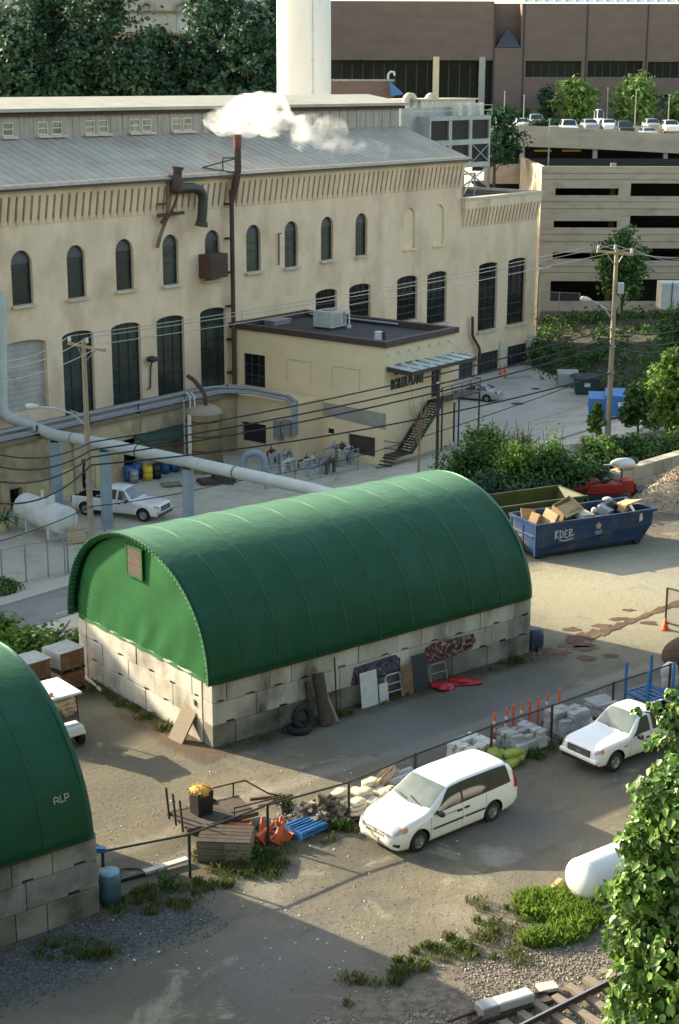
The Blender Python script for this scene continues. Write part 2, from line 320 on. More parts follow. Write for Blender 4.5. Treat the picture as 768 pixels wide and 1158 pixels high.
# ground
RAILP = G(612, 1158)[:2]; RAILP = np.array(RAILP)
def ground_material():
 m = bpy.data.materials.new('yard_ground'); m.use_nodes = True; nt = m.node_tree; nd = nt.nodes; lk = nt.links; b = nd['Principled BSDF']
 b.inputs['Roughness'].default_value = .95; b.inputs['Specular IOR Level'].default_value = .2
 pos = nd.new('ShaderNodeNewGeometry').outputs['Position']
 def noise(s, det=6, rough=.6, dist=0):
  n = nd.new('ShaderNodeTexNoise'); n.inputs['Scale'].default_value = s; n.inputs['Detail'].default_value = det; n.inputs['Roughness'].default_value = rough; n.inputs['Distortion'].default_value = dist
  lk.new(pos, n.inputs['Vector']); return n.outputs['Fac']
 def math_(op, a, bb, c=None):
  x = nd.new('ShaderNodeMath'); x.operation = op
  for i, q in enumerate((a, bb, c)):
   if q is None: continue
   if isinstance(q, (int, float)): x.inputs[i].default_value = q
   else: lk.new(q, x.inputs[i])
  return x.outputs[0]
 def ramp(x, a, z):
  r = nd.new('ShaderNodeMapRange'); r.interpolation_type = 'SMOOTHSTEP'; r.inputs['From Min'].default_value = a; r.inputs['From Max'].default_value = z; lk.new(x, r.inputs['Value']); return r.outputs[0]
 def mix(f, a, bb):
  x = nd.new('ShaderNodeMix'); x.data_type = 'RGBA'
  if isinstance(f, float): x.inputs['Factor'].default_value = f
  else: lk.new(f, x.inputs['Factor'])
  for s_, q in ((6, a), (7, bb)):
   if isinstance(q, tuple): x.inputs[s_].default_value = (*q, 1)
   else: lk.new(q, x.inputs[s_])
  return x.outputs[2]
 def along(vec, off, p0):
  d = nd.new('ShaderNodeVectorMath'); d.operation = 'DOT_PRODUCT'; lk.new(pos, d.inputs[0]); d.inputs[1].default_value = (vec[0], vec[1], 0)
  return math_('SUBTRACT', d.outputs['Value'], float(np.dot(vec, p0)) + off)
 def near(p, r0, r1, wob=.6):
  v = nd.new('ShaderNodeVectorMath'); v.operation = 'DISTANCE'; lk.new(pos, v.inputs[0]); v.inputs[1].default_value = (p[0], p[1], p[2] if len(p) > 2 else 0)
  return ramp(math_('ADD', v.outputs['Value'], math_('MULTIPLY', math_('SUBTRACT', noise(.9, 4), .5), wob*4)), r1, r0)
 big, med, fine, grit = noise(.11, 4), noise(.55, 6, .65), noise(3.2, 6, .7), noise(16, 4, .8)
 c = mix(ramp(big, .36, .64), (.20, .172, .115), (.132, .118, .088))
 c = mix(ramp(med, .44, .72), c, (.135, .12, .10))
 c = mix(ramp(noise(.28, 6, .7, 1.5), .56, .70), c, (.32, .285, .19))
 la = along(C, 0, B1 - C*5.0)
 trk = math_('ABSOLUTE', math_('SUBTRACT', math_('ABSOLUTE', math_('ADD', la, math_('MULTIPLY', math_('SUBTRACT', noise(.12, 2), .5), 3.0)), 0), .85), 0)
 c = mix(math_('MULTIPLY', ramp(trk, .55, .1), .45), c, (.34, .30, .235))
 aa = along(A, 0, B1 + A*4); gt_ = ramp(noise(.7, 4, .7), .42, .58)
 for (o_, cv, s_) in ((9.3, .012, .8), (11.4, -.010, .78), (6.2, .006, .82)):
  lt_ = math_('ADD', math_('ADD', la, o_ - 5.0), math_('MULTIPLY', math_('MULTIPLY', aa, aa), cv)); t2 = math_('ABSOLUTE', math_('SUBTRACT', math_('ABSOLUTE', lt_, 0), s_), 0)
  c = mix(math_('MULTIPLY', math_('MULTIPLY', ramp(t2, .22, .08), gt_), .45), c, (.115, .10, .08))
 qy = along(N, 0, N*46); c = mix(ramp(qy, 0, 5), c, mix(ramp(med, .4, .66), (.56, .51, .40), (.44, .40, .32)))
 dr = math_('ADD', along(C, 0, RAILP), math_('MULTIPLY', math_('SUBTRACT', med, .5), 3.2))
 c = mix(ramp(dr, 4.2, 2.6), c, mix(ramp(fine, .4, .62), (.20, .172, .135), (.105, .085, .068)))
 db = along(C, 0, B1); 
 lf = math_('MULTIPLY', ramp(math_('ADD', along(A, 0, np.array([-6.5, 38.6])), math_('MULTIPLY', math_('SUBTRACT', med, .5), 3)), 2.6, 1.0), ramp(math_('ADD', along(C, 0, np.array([-6.5, 38.6])), math_('MULTIPLY', math_('SUBTRACT', fine, .5), 1)), .3, -.3))
 lf2 = ramp(math_('ADD', along(C, 0, np.array([-6.5, 38.6])), math_('MULTIPLY', math_('SUBTRACT', med, .5), 2)), -2.9, -1.9)
 c = mix(math_('MULTIPLY', lf, lf2), c, mix(ramp(noise(9, 3), .4, .6), (.13, .13, .125), (.07, .07, .07)))
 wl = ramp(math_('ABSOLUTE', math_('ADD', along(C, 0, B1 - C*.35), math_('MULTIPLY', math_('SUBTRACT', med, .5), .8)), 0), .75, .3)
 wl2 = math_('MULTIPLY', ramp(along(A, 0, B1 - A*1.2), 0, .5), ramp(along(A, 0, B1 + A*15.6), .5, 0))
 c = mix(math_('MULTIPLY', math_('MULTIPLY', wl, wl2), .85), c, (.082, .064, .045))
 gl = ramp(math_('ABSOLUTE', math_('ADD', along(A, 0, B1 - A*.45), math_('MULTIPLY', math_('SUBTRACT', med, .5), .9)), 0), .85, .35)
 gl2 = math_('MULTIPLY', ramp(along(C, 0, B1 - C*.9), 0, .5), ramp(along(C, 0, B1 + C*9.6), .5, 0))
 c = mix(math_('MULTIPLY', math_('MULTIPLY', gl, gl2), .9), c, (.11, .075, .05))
 fl = ramp(math_('ABSOLUTE', math_('ADD', along(C, 0, G(394, 931)[:2]), math_('MULTIPLY', math_('SUBTRACT', med, .5), 1.8)), 0), 1.1, .2)
 c = mix(math_('MULTIPLY', fl, .75), c, mix(ramp(fine, .4, .6), (.135, .10, .068), (.10, .09, .05)))
 for (u, v, r0, r1, colr, k) in ((690, 680, 2, 8, (.37, .34, .23), .75), (640, 660, 0, 6, (.40, .36, .23), .7), (700, 690, 0, 3, (.36, .29, .17), .4), (730, 640, 0, 6, (.36, .34, .27), .6), (130, 860, .3, 1.5, (.14, .12, .10), .4), (580, 935, 0, 2.6, (.17, .165, .16), .5),
         (330, 1080, 0, 3.5, (.20, .19, .175), .5), (300, 1000, .2, 1.6, (.36, .32, .25), .5), (560, 965, .2, .9, (.40, .37, .31), .5), (520, 1035, 0, 1.6, (.33, .28, .20), .5),
         (120, 800, 0, 1.6, (.30, .28, .14), .45), (600, 800, 0, 4, (.19, .185, .175), .7), (450, 830, 0, 4, (.19, .185, .175), .7), (300, 1110, 0, 2.4, (.15, .14, .13), .5)):
  c = mix(math_('MULTIPLY', near(G(u, v), r0, r1), k), c, colr)
 c = mix(math_('MULTIPLY', ramp(noise(1.6, 5, .75, .8), .60, .70), .55), c, (.13, .105, .08))
 c = mix(math_('MULTIPLY', ramp(noise(7, 4, .8), .62, .72), .6), c, (.09, .075, .06))
 c = mix(math_('MULTIPLY', ramp(noise(11, 4, .8), .64, .72), .55), c, (.46, .41, .33))
 c = mix(math_('MULTIPLY', ramp(grit, .5, .7), .5), c, (.10, .085, .07)); c = mix(math_('MULTIPLY', ramp(noise(24, 3, .8), .58, .68), .45), c, (.42, .37, .30)); c = mix(math_('MULTIPLY', ramp(noise(.35, 8, .8, .6), .55, .68), .5), c, (.12, .105, .085))
 lk.new(c, b.inputs['Base Color'])
 bp = nd.new('ShaderNodeBump'); bp.inputs['Strength'].default_value = .8; bp.inputs['Distance'].default_value = .06
 lk.new(math_('ADD', fine, math_('MULTIPLY', grit, .6)), bp.inputs['Height']); lk.new(bp.outputs[0], b.inputs['Normal'])
 return m
K['ground'] = ground_material()
tl = [-700, -300, -150] + list(range(-80, 121, 5)) + [160, 300, 700]      # along D
ql = [-250, -60, -20, 0, 10, 20, 30, 36, 40, 43, 48, 54, 60, 65, 70, 75, 80, 90, 110, 150, 250, 500, 1200]
mb = MB()
P = np.array([[(-D[0]*t + N[0]*q + R[0]*0, -D[1]*t + N[1]*q, zt(-D[0]*t + N[0]*q, -D[1]*t + N[1]*q)) for q in ql] for t in tl])
mb.grid(P, sm=False); g = struct(mb, 'ground', K['ground'])
hr = np.random.default_rng(8); P = []
for i in range(41):
 s_ = -150 + i*7.5; row = []
 for j in range(9):
  p = B1 + A*s_ - C*(45 + j*4); e = 1 if 0 < i < 40 else 0; row.append((p[0], p[1], -1 + 47*(j/8)**.7*(1 + .06*math.sin(i*1.3+j)) + hr.normal(0, 1.2)*(j > 0)))
 P.append(row)
mb = MB(); mb.grid(P, flip=True); struct(mb, 'sky_blocker_slope', mat('sky_blocker_green', (.03, .045, .02), (.045, .06, .025), sc=.4, rough=.95))  # unseen dark green slope added behind the camera to cut sky light
def drape(name, pts_rows, m, h=.02, kind='structure'):
 "sheet whose rows are lists of ground points, subdivided so that it follows the ground"
 mb = MB(); rows = []
 for a, b in zip(pts_rows[0], pts_rows[1]): pass
 L0, L1 = pts_rows; nI = 24; nJ = 8; Pg = []
 def interp(L, t):
  f = t*(len(L)-1); i = min(int(f), len(L)-2); k = f - i; return np.array(L[i])*(1-k) + np.array(L[i+1])*k
 for i in range(nI+1):
  a, b = interp(L0, i/nI), interp(L1, i/nI); row = []
  for j in range(nJ+1):
   p = a + (b-a)*j/nJ; row.append((p[0], p[1], zt(p[0], p[1]) + h))
  Pg.append(row)
 mb.grid(Pg, sm=False); o = struct(mb, name, m, kind)
 n = sum(p.normal.z for p in o.data.polygons)
 if n < 0: o.data.flip_normals()
 return o
g2 = lambda u, v: G(u, v)[:2]
ra, rb = g2(-60, 706), g2(86, 662); rd = (rb - ra)/np.linalg.norm(rb - ra); rn = np.array([-rd[1], rd[0]])
drape('street', ([ra - rd*30, ra, rb, rb + rd*40], [ra - rd*30 - rn*6.2, ra - rn*6.2, rb - rn*6.2, rb + rd*40 - rn*6.2]), K['road'], .03)
mbk = MB()
for i in range(-15, 28):
 p = ra + rd*i*2; q = ra + rd*(i+1)*2
 P_ = []
 for (o_, h_) in ((0, -.2), (0, .13), (.15, .135), (1.9, .14), (1.9, -.2)):
  P_.append([(x + rn*o_) for x in (p, q)])
 P_ = [[(e[0], e[1], zt(e[0], e[1]) + h_) for e in row] for row, h_ in zip(P_, (-.2, .13, .135, .14, -.2))]
 mbk.grid(P_, sm=False, flip=True)
struct(mbk, 'pavement', K['sidewalk'])
lot = [PF(36, .3, 0), PF(-14, .3, 0)], [PF(36, 15, 0), PF(-14, 15, 0)]
drape('parking_lot', ([np.array(p[:2]) for p in lot[0]], [np.array(p[:2]) for p in lot[1]]), K['asphalt_lot'], .02)
mbm = MB()
for k in range(3):
 a = PF(29 - k*3.2, 3.2, LOW + .03); b_ = PF(29 - k*3.2, 8.2, LOW + .03); v = Vector((D[0]*.06, D[1]*.06, 0))
 mbm.add([Vector(a) - v, Vector(a) + v, Vector(b_) + v, Vector(b_) - v], [(0, 1, 2, 3)])
o = struct(mbm, 'parking_line', K['white_dull'])
mbm = MB()
for (u, v, r) in ((606, 440, .42), (585, 457, .55), (648, 467, .3)):
 p = G(u, v); mbm.cyl((p[0], p[1], LOW + .025), (p[0], p[1], LOW + .034), r, n=20)
struct(mbm, 'manhole_cover', K['rust'])
# hoop halls
K['seam'] = mat('dark_green_seam', (.0035, .046, .018), (.005, .056, .022), sc=2, rough=.5, spec=.25)
_b = K['seam'].node_tree.nodes['Principled BSDF']; _b.inputs['Sheen Weight'].default_value = .3; _b.inputs['Sheen Roughness'].default_value = .35; _b.inputs['Sheen Tint'].default_value = (.55, 1, .66, 1)
def arch(k, n=48, dr=0, W=9.1, ex=.90):
 th = math.pi*k/n; s_ = max(0, math.sin(th))
 return W/2 - (W/2 + .22 + dr)*math.cos(th), 2.40 + (4.15 + dr)*s_**ex
def hoop_hall(label, origin, L, W, bm, seed, front_detail=True):
 T = thing('hoop_hall', label, 'storage hall', (origin[0], origin[1], 0), BA, 'green fabric hoop halls')
 rr = random.Random(seed); mb = MB(); h = .805
 def course(n_len, row, fn, dep):
  x = 0; first = [.95, 1.85, .6][row % 3]; k = 0
  while x < n_len - .05:
   l = first if k == 0 else rr.choice([1.83, 1.83, 1.83, 1.2, .92]); k += 1
   if n_len - (x + l) < .5: l = n_len - x
   a, b = x + .012, x + l - .012; z0, z1 = row*h + .008, (row+1)*h - .008; jd = rr.uniform(-.015, .02)
   nw = min(.17, (b-a)*.2); m_ = (a+b)/2 + rr.uniform(-.2, .2)*(b-a)
   if row == 0: poly = [(a, z0), (b, z0), (b, z1), (a, z1)]
   else: poly = [(a, z0), (m_-nw, z0), (m_-nw, z0+.075), (m_+nw, z0+.075), (m_+nw, z0), (b, z0), (b, z1), (a, z1)]
   mb.prism(poly, fn, jd, dep)
   x += l
 for row in range(3):
  pass
  course(W - 1.24, row, lambda a, z, d: (d, .62 + a, z), .58)    # gable wall
  course(L, row, lambda a, z, d: (a, W - d, z), .58)
  course(W - 1.24, row, lambda a, z, d: (L - d, .62 + a, z), .58)
 mb.box((L/2, W/2, 1.2), (L - .5, W - .5, 2.36))
 mb.build('block_wall', bm, T, bevel=.02); mb = MB()
 for row in (1, 2): course(L, row, lambda a, z, d: (a, d, z), .58)
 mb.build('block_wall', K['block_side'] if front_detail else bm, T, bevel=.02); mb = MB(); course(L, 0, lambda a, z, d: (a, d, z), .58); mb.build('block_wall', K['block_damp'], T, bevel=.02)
 ms = MB()
 for x in np.arange(1.14, L-.5, 1.52): ms.grid([[(x + e, *arch(k, dr=.004 if e in (-.035, .035) else -.02, W=W, ex=.90 + .18*(x+.38)/L)) for k in range(0, 49)] for e in (-.036, -.035, .035, .036)], flip=False)
 ms.build('hoop_seam', K['seam'], T)
 xs = np.linspace(-.30, L - .2, 85); mbc = MB(); Pg = []
 for x in xs:
  sag = -.012*math.sin(math.pi*((x + .38) % 1.52)/1.52)**2 if 0 < x < L else 0
  row = []
  for k in range(49):
   c, z = arch(k, dr=sag, W=W, ex=.90 + .18*(x+.38)/L); row.append((x, c, z))
  Pg.append(row)
 mbc.grid(Pg); 
 cv = mbc.build('roof_cover', K['tarp'], T)
 sol = cv.modifiers.new('thickness', 'SOLIDIFY'); sol.thickness = .03; sol.offset = -1
 mbl = MB(); nS = 66; Pg = [[], [], []]
 for k in range(nS*6 + 1):
  th = k/(nS*6)*48; ph = (k % 6)/6*2*math.pi; wv = math.sin(ph)
  c0, z0 = arch(th, dr=.02, W=W); c1, z1 = arch(th, dr=-.10 - .03*wv, W=W); c2, z2 = arch(th, dr=-.18 + .04*wv, W=W)
  Pg[0].append((-.305, c0, z0)); Pg[1].append((-.29 - .03*wv, c1, z1)); Pg[2].append((-.12 + .03*wv, c2, z2))
 mbl.grid(Pg); lb = mbl.build('laced_edge', K['tarp'], T)
 mbe = MB(); nC = 40; Pg = []
 for j in range(13):
  row = []
  for k in range(49):
   c, z = arch(k, dr=-.22, W=W); f = j/12
   cc_ = W/2 + (c - W/2)*f; zz_ = 2.40 + (z - 2.40)*f
   row.append((.02 + .05*math.sin(cc_*2.2 + zz_)*f*math.sin(zz_*1.3) + .03*math.sin(cc_*5 + zz_*3)*max(0, 1-(zz_-2.4)/1.6), cc_, zz_))
  Pg.append(row)
 mbe.grid(Pg, flip=True)
 hem = [[(.0, c, z) for c in np.linspace(.1, W-.1, 40)] for z in (2.42, 2.30)]
 hem[1] = [(-.035 + .02*math.sin(c*5), c, 2.30 + .006*math.sin(c*9)) for c in np.linspace(.1, W-.1, 40)]
 mbe.grid(hem, flip=True)
 mbe.build('end_panel', K['tarp_end'], T)
 mbe = MB(); Pg = [[(L - .35, W/2 + (arch(k, dr=-.1, W=W)[0] - W/2)*f, 2.4 + (arch(k, dr=-.1, W=W)[1] - 2.4)*f) for k in range(49)] for f in (0, .5, 1)]
 mbe.grid(Pg); mbe.build('end_panel', K['tarp_end'], T)
 mb2 = MB(); mb2.box((L/2, -.05, 2.36), (L - .3, .09, .10)); mb2.build('eave_batten', K['wood_dark'], T)
 mb2 = MB(); mb2.box((L/2, W + .05, 2.36), (L - .3, .09, .10)); mb2.build('eave_batten', K['wood_dark'], T)
 if front_detail:
  v = MB(); v.box((-.035, 4.70, 5.53), (.05, .98, 1.06)); vo = v.build('vent', mat('vent_mesh', (.13, .10, .075), (.10, .078, .06), sc=30, rough=.9), T)
  f_ = MB()
  for (c, z, dc, dz) in ((4.70, 6.08, 1.1, .06), (4.70, 4.98, 1.1, .06), (4.19, 5.53, .06, 1.1), (5.21, 5.53, .06, 1.1)): f_.box((-.05, c, z), (.06, dc, dz))
  f_.build('frame', K['tarp_end'], vo)
  lv = MB()
  for i in range(11): lv.box((-.066, 4.70, 5.06 + i*.094), (.02, .96, .035))
  lv.build('slat', K['wood_dark'], vo)
  p = MB(); p.tube([(-.3, W + .2, 2.5), (-.75, W + .26, 2.46)], .035); p.build('pole_end', K['white_dull'], T)
 return T
W = 9.1
HALL = hoop_hall('green fabric hoop hall whose whole lit gable with a brown vent faces the yard', B1, 15.2, W, K['block'], 5)
def spray(name, cols, sc):
 m = bpy.data.materials.new(name); m.use_nodes = True; nd = m.node_tree.nodes; lk = m.node_tree.links
 tc = nd.new('ShaderNodeTexCoord'); n = nd.new('ShaderNodeTexNoise'); n.inputs['Scale'].default_value = sc; n.inputs['Detail'].default_value = 3; n.inputs['Distortion'].default_value = 2.5
 r = nd.new('ShaderNodeValToRGB'); r.color_ramp.interpolation = 'CONSTANT'; e = r.color_ramp.elements
 for i, (p, c) in enumerate(cols):
  el = e[i] if i < 2 else e.new(p); el.position = p; el.color = (*c, 1)
 lk.new(tc.outputs['Object'], n.inputs['Vector']); lk.new(n.outputs['Fac'], r.inputs[0]); lk.new(r.outputs[0], nd['Principled BSDF'].inputs['Base Color']); nd['Principled BSDF'].inputs['Roughness'].default_value = .7
 return m
mb = MB(); mb.prism([(6.0, .86), (8.35, .86), (8.35, 1.36), (8.1, 1.56), (6.15, 1.5)], lambda a, z, d: (a, d, z), -.028, -.022)
mb.build('graffiti', spray('purple_graffiti', [(0, (.035, .03, .06)), (.42, (.07, .07, .12)), (.52, (.20, .19, .23)), (.555, (.07, .025, .05)), (.64, (.10, .11, .17))], 1.1), HALL)['label'] = 'purple and grey sprayed lettering'
mb = MB(); mb.prism([(9.6, .82), (12.0, .88), (12.2, 1.2), (12.05, 1.5), (9.9, 1.58), (9.6, 1.45)], lambda a, z, d: (a, d, z), -.028, -.022)
mb.build('graffiti', spray('red_graffiti', [(0, (.02, .012, .012)), (.45, (.22, .02, .02)), (.49, (.02, .014, .014)), (.55, (.42, .38, .36)), (.59, (.18, .015, .015)), (.66, (.02, .014, .014))], 2.6), HALL)['label'] = 'red and black sprayed lettering'
B2C = np.array([-6.53, 38.63])
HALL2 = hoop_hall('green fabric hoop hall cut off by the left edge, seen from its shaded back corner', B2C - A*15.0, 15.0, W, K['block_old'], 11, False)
def stroke(mb, pts, w_, fn, d0, d1):
 for a, b in zip(pts[:-1], pts[1:]):
  a, b = np.array(a), np.array(b); t = (b - a)/np.linalg.norm(b - a); n = np.array([-t[1], t[0]])*w_/2
  mb.prism([tuple(a - n - t*w_*.3), tuple(b - n + t*w_*.3), tuple(b + n + t*w_*.3), tuple(a + n - t*w_*.3)], fn, d0, d1)
mk = MB()
def onroof(a, b, d):
 k = 4.0 + b*2.4; c, z = arch(k, W=W); c2, z2 = arch(k + .5, W=W); tx = np.array([c2 - c, z2 - z]); tx /= np.linalg.norm(tx); nn = np.array([-tx[1], tx[0]])
 return (13.75 + a*.55, c + nn[0]*d, z + nn[1]*d)
for s_ in ([(0, 0), (0, .2), (.12, .27), (.24, .2), (.24, 0)], [(0, .1), (.24, .1)], [(.36, 0), (.36, .28)], [(.36, .02), (.5, .02)], [(.6, 0), (.6, .28), (.8, .26), (.8, .13), (.6, .12)]):
 stroke(mk, s_, .05, onroof, .006, .02)
mk.build('printed_mark', K['concrete_grey'], HALL2)
# boiler plant
def curve_fill(outer, holes):
 "triangulated flat polygon with holes; returns 2-D verts and faces"
 cu = bpy.data.curves.new('tmp', 'CURVE'); cu.dimensions = '2D'; cu.fill_mode = 'BOTH'
 for pts in [outer] + holes:
  s = cu.splines.new('POLY'); s.points.add(len(pts) - 1); s.use_cyclic_u = True
  for p, q in zip(s.points, pts): p.co = (q[0], q[1], 0, 1)
 o = bpy.data.objects.new('tmp', cu); COL.objects.link(o)
 me = bpy.data.meshes.new_from_object(o.evaluated_get(bpy.context.evaluated_depsgraph_get()))
 v = [(p.co.x, p.co.y) for p in me.vertices]; f = [tuple(p.vertices) for p in me.polygons]
 bpy.data.objects.remove(o); bpy.data.curves.remove(cu); bpy.data.meshes.remove(me)
 return v, f
def holed_wall(mb, outer, holes, fn, thick=.35, mi=0):
 v, f = curve_fill(outer, holes)
 mb.add([fn(a, b, 0) for a, b in v], f, mi)
 for h in holes:
  n = len(h); mb.add([fn(a, b, 0) for a, b in h] + [fn(a, b, -thick) for a, b in h], [(i, (i+1) % n, n + (i+1) % n, n + i) for i in range(n)], mi)
def archpoly(a0, a1, z0, z1, rise, n=10):
 "opening with an arched head of the given rise, in wall coordinates"
 c = (a0 + a1)/2; hw = (a1 - a0)/2; pts = [(a0, z0), (a1, z0)]
 for k in range(n+1):
  th = math.pi*k/n; pts.append((c + hw*math.cos(th), z1 - rise + rise*math.sin(th)))
 return pts
PLANT = thing('boiler_plant', 'long cream brick boiler plant with arched windows behind the annex and the yard', 'industrial building', PF(13, 0, LOW))
EAVE, EAVX = 15.59, 11.76
facfn = lambda t, z, d: PF(t, d, z)
wins = []
def winrect(xl, xr, yt, yb, o=0):
 ym = (yt+yb)/2; tl_ = FAC(xl, ym, o)[0]; tr = FAC(xr, ym, o)[0]; xc = (xl+xr)/2
 return min(tl_, tr), max(tl_, tr), FAC(xc, yb, o)[1], FAC(xc, yt, o)[1]
UP = [(13, 37, 283, 345), (76, 97, 277, 337), (131, 151, 270, 328), (184, 202, 265, 322), (232, 249, 260, 316), (278.5, 295, 254, 307), (322, 337, 250, 302), (363, 377, 245, 294), (402, 415.5, 241, 289)]
BLIND = [(457, 469, 235, 281), (490, 502, 231, 277)]
BIG = [(72, 107, 374, 471), (127, 160, 365, 463), (178, 209, 357, 452), (227, 256, 348, 441), (357, 381, 327, 372), (395, 419, 321, 366), (449, 472, 312, 362.5), (483, 505, 307, 366), (541, 562, 297, 373), (574, 594, 292, 366)]
DOOR0 = (2, 54, 385, 466)
LOUV = [(540, 563, 398, 428), (573, 595, 390, 419)]
mbw = MB(); holes_m, holes_x = [], []
def window(poly, a0, a1, z0, z1, rise, o, mull, trans_, parent=None, glass='glass_green', name='window', dep=.28, lunette=False, fm=None):
 parent = parent or PLANT; fm = fm or K['dark_metal']
 f_ = MB(); fr = .09
 c = ((a0+a1)/2, (z0+z1)/2); inner = [(c[0] + (a-c[0])*(1 - 2*fr/(a1-a0)), c[1] + (b-c[1])*(1 - 2*fr/(z1-z0))) for a, b in poly]
 n = len(poly)
 for i in range(n):
  j = (i+1) % n
  f_.add([PF(poly[i][0], o-dep+.06, poly[i][1]), PF(poly[j][0], o-dep+.06, poly[j][1]), PF(inner[j][0], o-dep+.06, inner[j][1]), PF(inner[i][0], o-dep+.06, inner[i][1]),
    PF(inner[j][0], o-dep, inner[j][1]), PF(inner[i][0], o-dep, inner[i][1])], [(0, 1, 2, 3), (3, 2, 4, 5)])
 zb = z1 - rise if lunette else z1 - rise*.3
 for k in range(1, mull+1):
  t = a0 + (a1-a0)*k/(mull+1); f_.bar(PF(t, o-dep+.03, z0+.05), PF(t, o-dep+.03, zb), .06, .05)
 for z in trans_:
  zz = z0 + (z1-z0)*z; f_.bar(PF(a0+.05, o-dep+.035, zz), PF(a1-.05, o-dep+.035, zz), .09, .07)
 w_ = f_.build(name, fm, parent, world=True)
 p_ = MB(); p_.add([PF(a, o-dep-.01, b) for a, b in poly], [tuple(range(n))]); p_.build('pane', K[glass], w_, world=True)
 if lunette:
  lu = MB(); ap = [(a, b) for a, b in poly if b >= z1 - rise - .01]; lu.add([PF(a, o-dep+.02, b) for a, b in ap], [tuple(range(len(ap)))]); lu.build('lunette_panel', mat_lun, w_, world=True)
 s_ = MB(); q0 = PF((a0+a1)/2, o+.02, z0-.09); s_.box(q0, (a1-a0+.3, .5, .16), rz=PA); s_.build('sill', K['stone_trim'], w_, world=True)
 return w_
mat_lun = mat('grey_lunette', (.11, .105, .115), (.085, .08, .09), sc=2, rough=.7)
for i, r in enumerate(UP):
 a0, a1, z0, z1 = winrect(*r); rise = (a1-a0)/2; poly = archpoly(a0, a1, z0, z1, rise); holes_m.append(poly)
 window(poly, a0, a1, z0, z1, rise, 0, 0, (.42, .62), lunette=True)
for r in BLIND:
 a0, a1, z0, z1 = winrect(*r); poly = archpoly(a0, a1, z0, z1, (a1-a0)/2); holes_m.append(poly)
 b_ = MB(); b_.add([PF(a, -.14, b) for a, b in poly], [tuple(range(len(poly)))]); b_.box(PF((a0+a1)/2, .03, z0-.08), (a1-a0+.3, .3, .14), rz=PA)
 b_.build('blind_arch', K['brick_clean'], PLANT, world=True)
for i, r in enumerate(BIG):
 a0, a1, z0, z1 = winrect(*r); rise = .32 if i < 8 else .25; poly = archpoly(a0, a1, z0, z1, rise); (holes_m if i < 8 else holes_x).append(poly)
 window(poly, a0, a1, z0, z1, rise, 0, 2, (.16, .32, .48, .62, .78), glass='glass_green' if i < 4 else 'glass_dark')
a0, a1, z0, z1 = winrect(*DOOR0); poly = archpoly(a0, a1, z0, z1, .35); holes_m.append(poly)
dm = MB(); n_ = 26
Pg = [[PF(t, -.34 + .018*(k % 2), z0 + (z1-z0)*k/n_) for t in (a0, a1)] for k in range(n_+1)]
dm.grid(Pg, sm=False); dm.build('roller_shutter', K['shutter'], PLANT, world=True)
for r in LOUV:
 a0, a1, z0, z1 = winrect(*r); poly = [(a0, z0), (a1, z0), (a1, z1), (a0, z1)]; holes_x.append(poly)
 l_ = MB()
 for k in range(5): l_.bar(PF(a0 + (a1-a0)*k/4, -.1, z0), PF(a0 + (a1-a0)*k/4, -.1, z1), .09, .08)
 for k in range(16): l_.bar(PF(a0, -.14, z0 + (z1-z0)*(k+.5)/16), PF(a1, -.14, z0 + (z1-z0)*(k+.5)/16), .05, .03)
 l_.add([PF(a, -.2, b) for a, b in poly], [(0, 1, 2, 3)])
 l_.build('louvre', K['louver'], PLANT, world=True)
a0, a1, z0, z1 = winrect(519, 537, 404, 434); z0 = LOW + .02; holes_x_door = [(a0, z0), (a1, z0), (a1, z1), (a0, z1)]
T1 = 13.0; TL = 112.0
if a1 < T1: holes_x.append(holes_x_door)
else: holes_m.append(holes_x_door)
dd = MB(); dd.add([PF(a, -.3, b) for a, b in holes_x_door], [(0, 1, 2, 3)]); dd.bar(PF((a0+a1)/2, -.28, z0), PF((a0+a1)/2, -.28, z1), .1)
dd.build('door', K['louver'], PLANT, world=True)
holed_wall(mbw, [(T1, LOW), (TL, LOW), (TL, EAVE), (T1, EAVE)], holes_m, facfn)
holed_wall(mbw, [(0, LOW), (T1 - .002, LOW), (T1 - .002, EAVX), (0, EAVX)], holes_x, facfn)
DEEP = 24
def wallq(pts): mbw.add(pts, [(0, 1, 2, 3)])
wallq([PF(T1, 0, EAVX-1), PF(T1, -DEEP, EAVX-1), PF(T1, -DEEP, EAVE), PF(T1, 0, EAVE)])
wallq([PF(0, 0, LOW), PF(0, -12, LOW), PF(0, -12, EAVX), PF(0, 0, EAVX)])
wallq([PF(TL, 0, LOW), PF(TL, -DEEP, LOW), PF(TL, -DEEP, EAVE), PF(TL, 0, EAVE)])
wallq([PF(TL, -DEEP, LOW), PF(T1, -DEEP, LOW), PF(T1, -DEEP, EAVE), PF(TL, -DEEP, EAVE)])
wallq([PF(T1, -12, LOW), PF(0, -12, LOW), PF(0, -12, EAVX), PF(T1, -12, EAVX)])
mbw.build('brick_wall', K['brick'], PLANT, world=True)
pl = MB()
zq = FAC(570, 385, 0)[1]
LVR = sorted([winrect(*r)[:2] for r in LOUV]); zs = [winrect(*r) for r in LOUV]
for (p, q) in ((-.05, LVR[0][0]-.1), (LVR[0][1]+.1, LVR[1][0]-.1), (LVR[1][1]+.1, 9.8)):
 if q > p: pl = MB(); pl.prism([(p, LOW), (q, LOW), (q, zq), (p, zq)], facfn, .0, .14); pl.build('plinth', K['stone_trim'], PLANT, world=True)
for r in ((274, 301, 341, 380), (317, 342, 334, 372)):
 a0, a1, z0, z1 = winrect(*r); b_ = MB(); b_.prism(archpoly(a0, a1, z0, z1, .3), facfn, .004, .03); b_.build('bricked_opening', K['brick_clean'], PLANT, world=True)
sp = (FAC(4.3, 225)[0] - FAC(173.7, 206)[0]) / 21
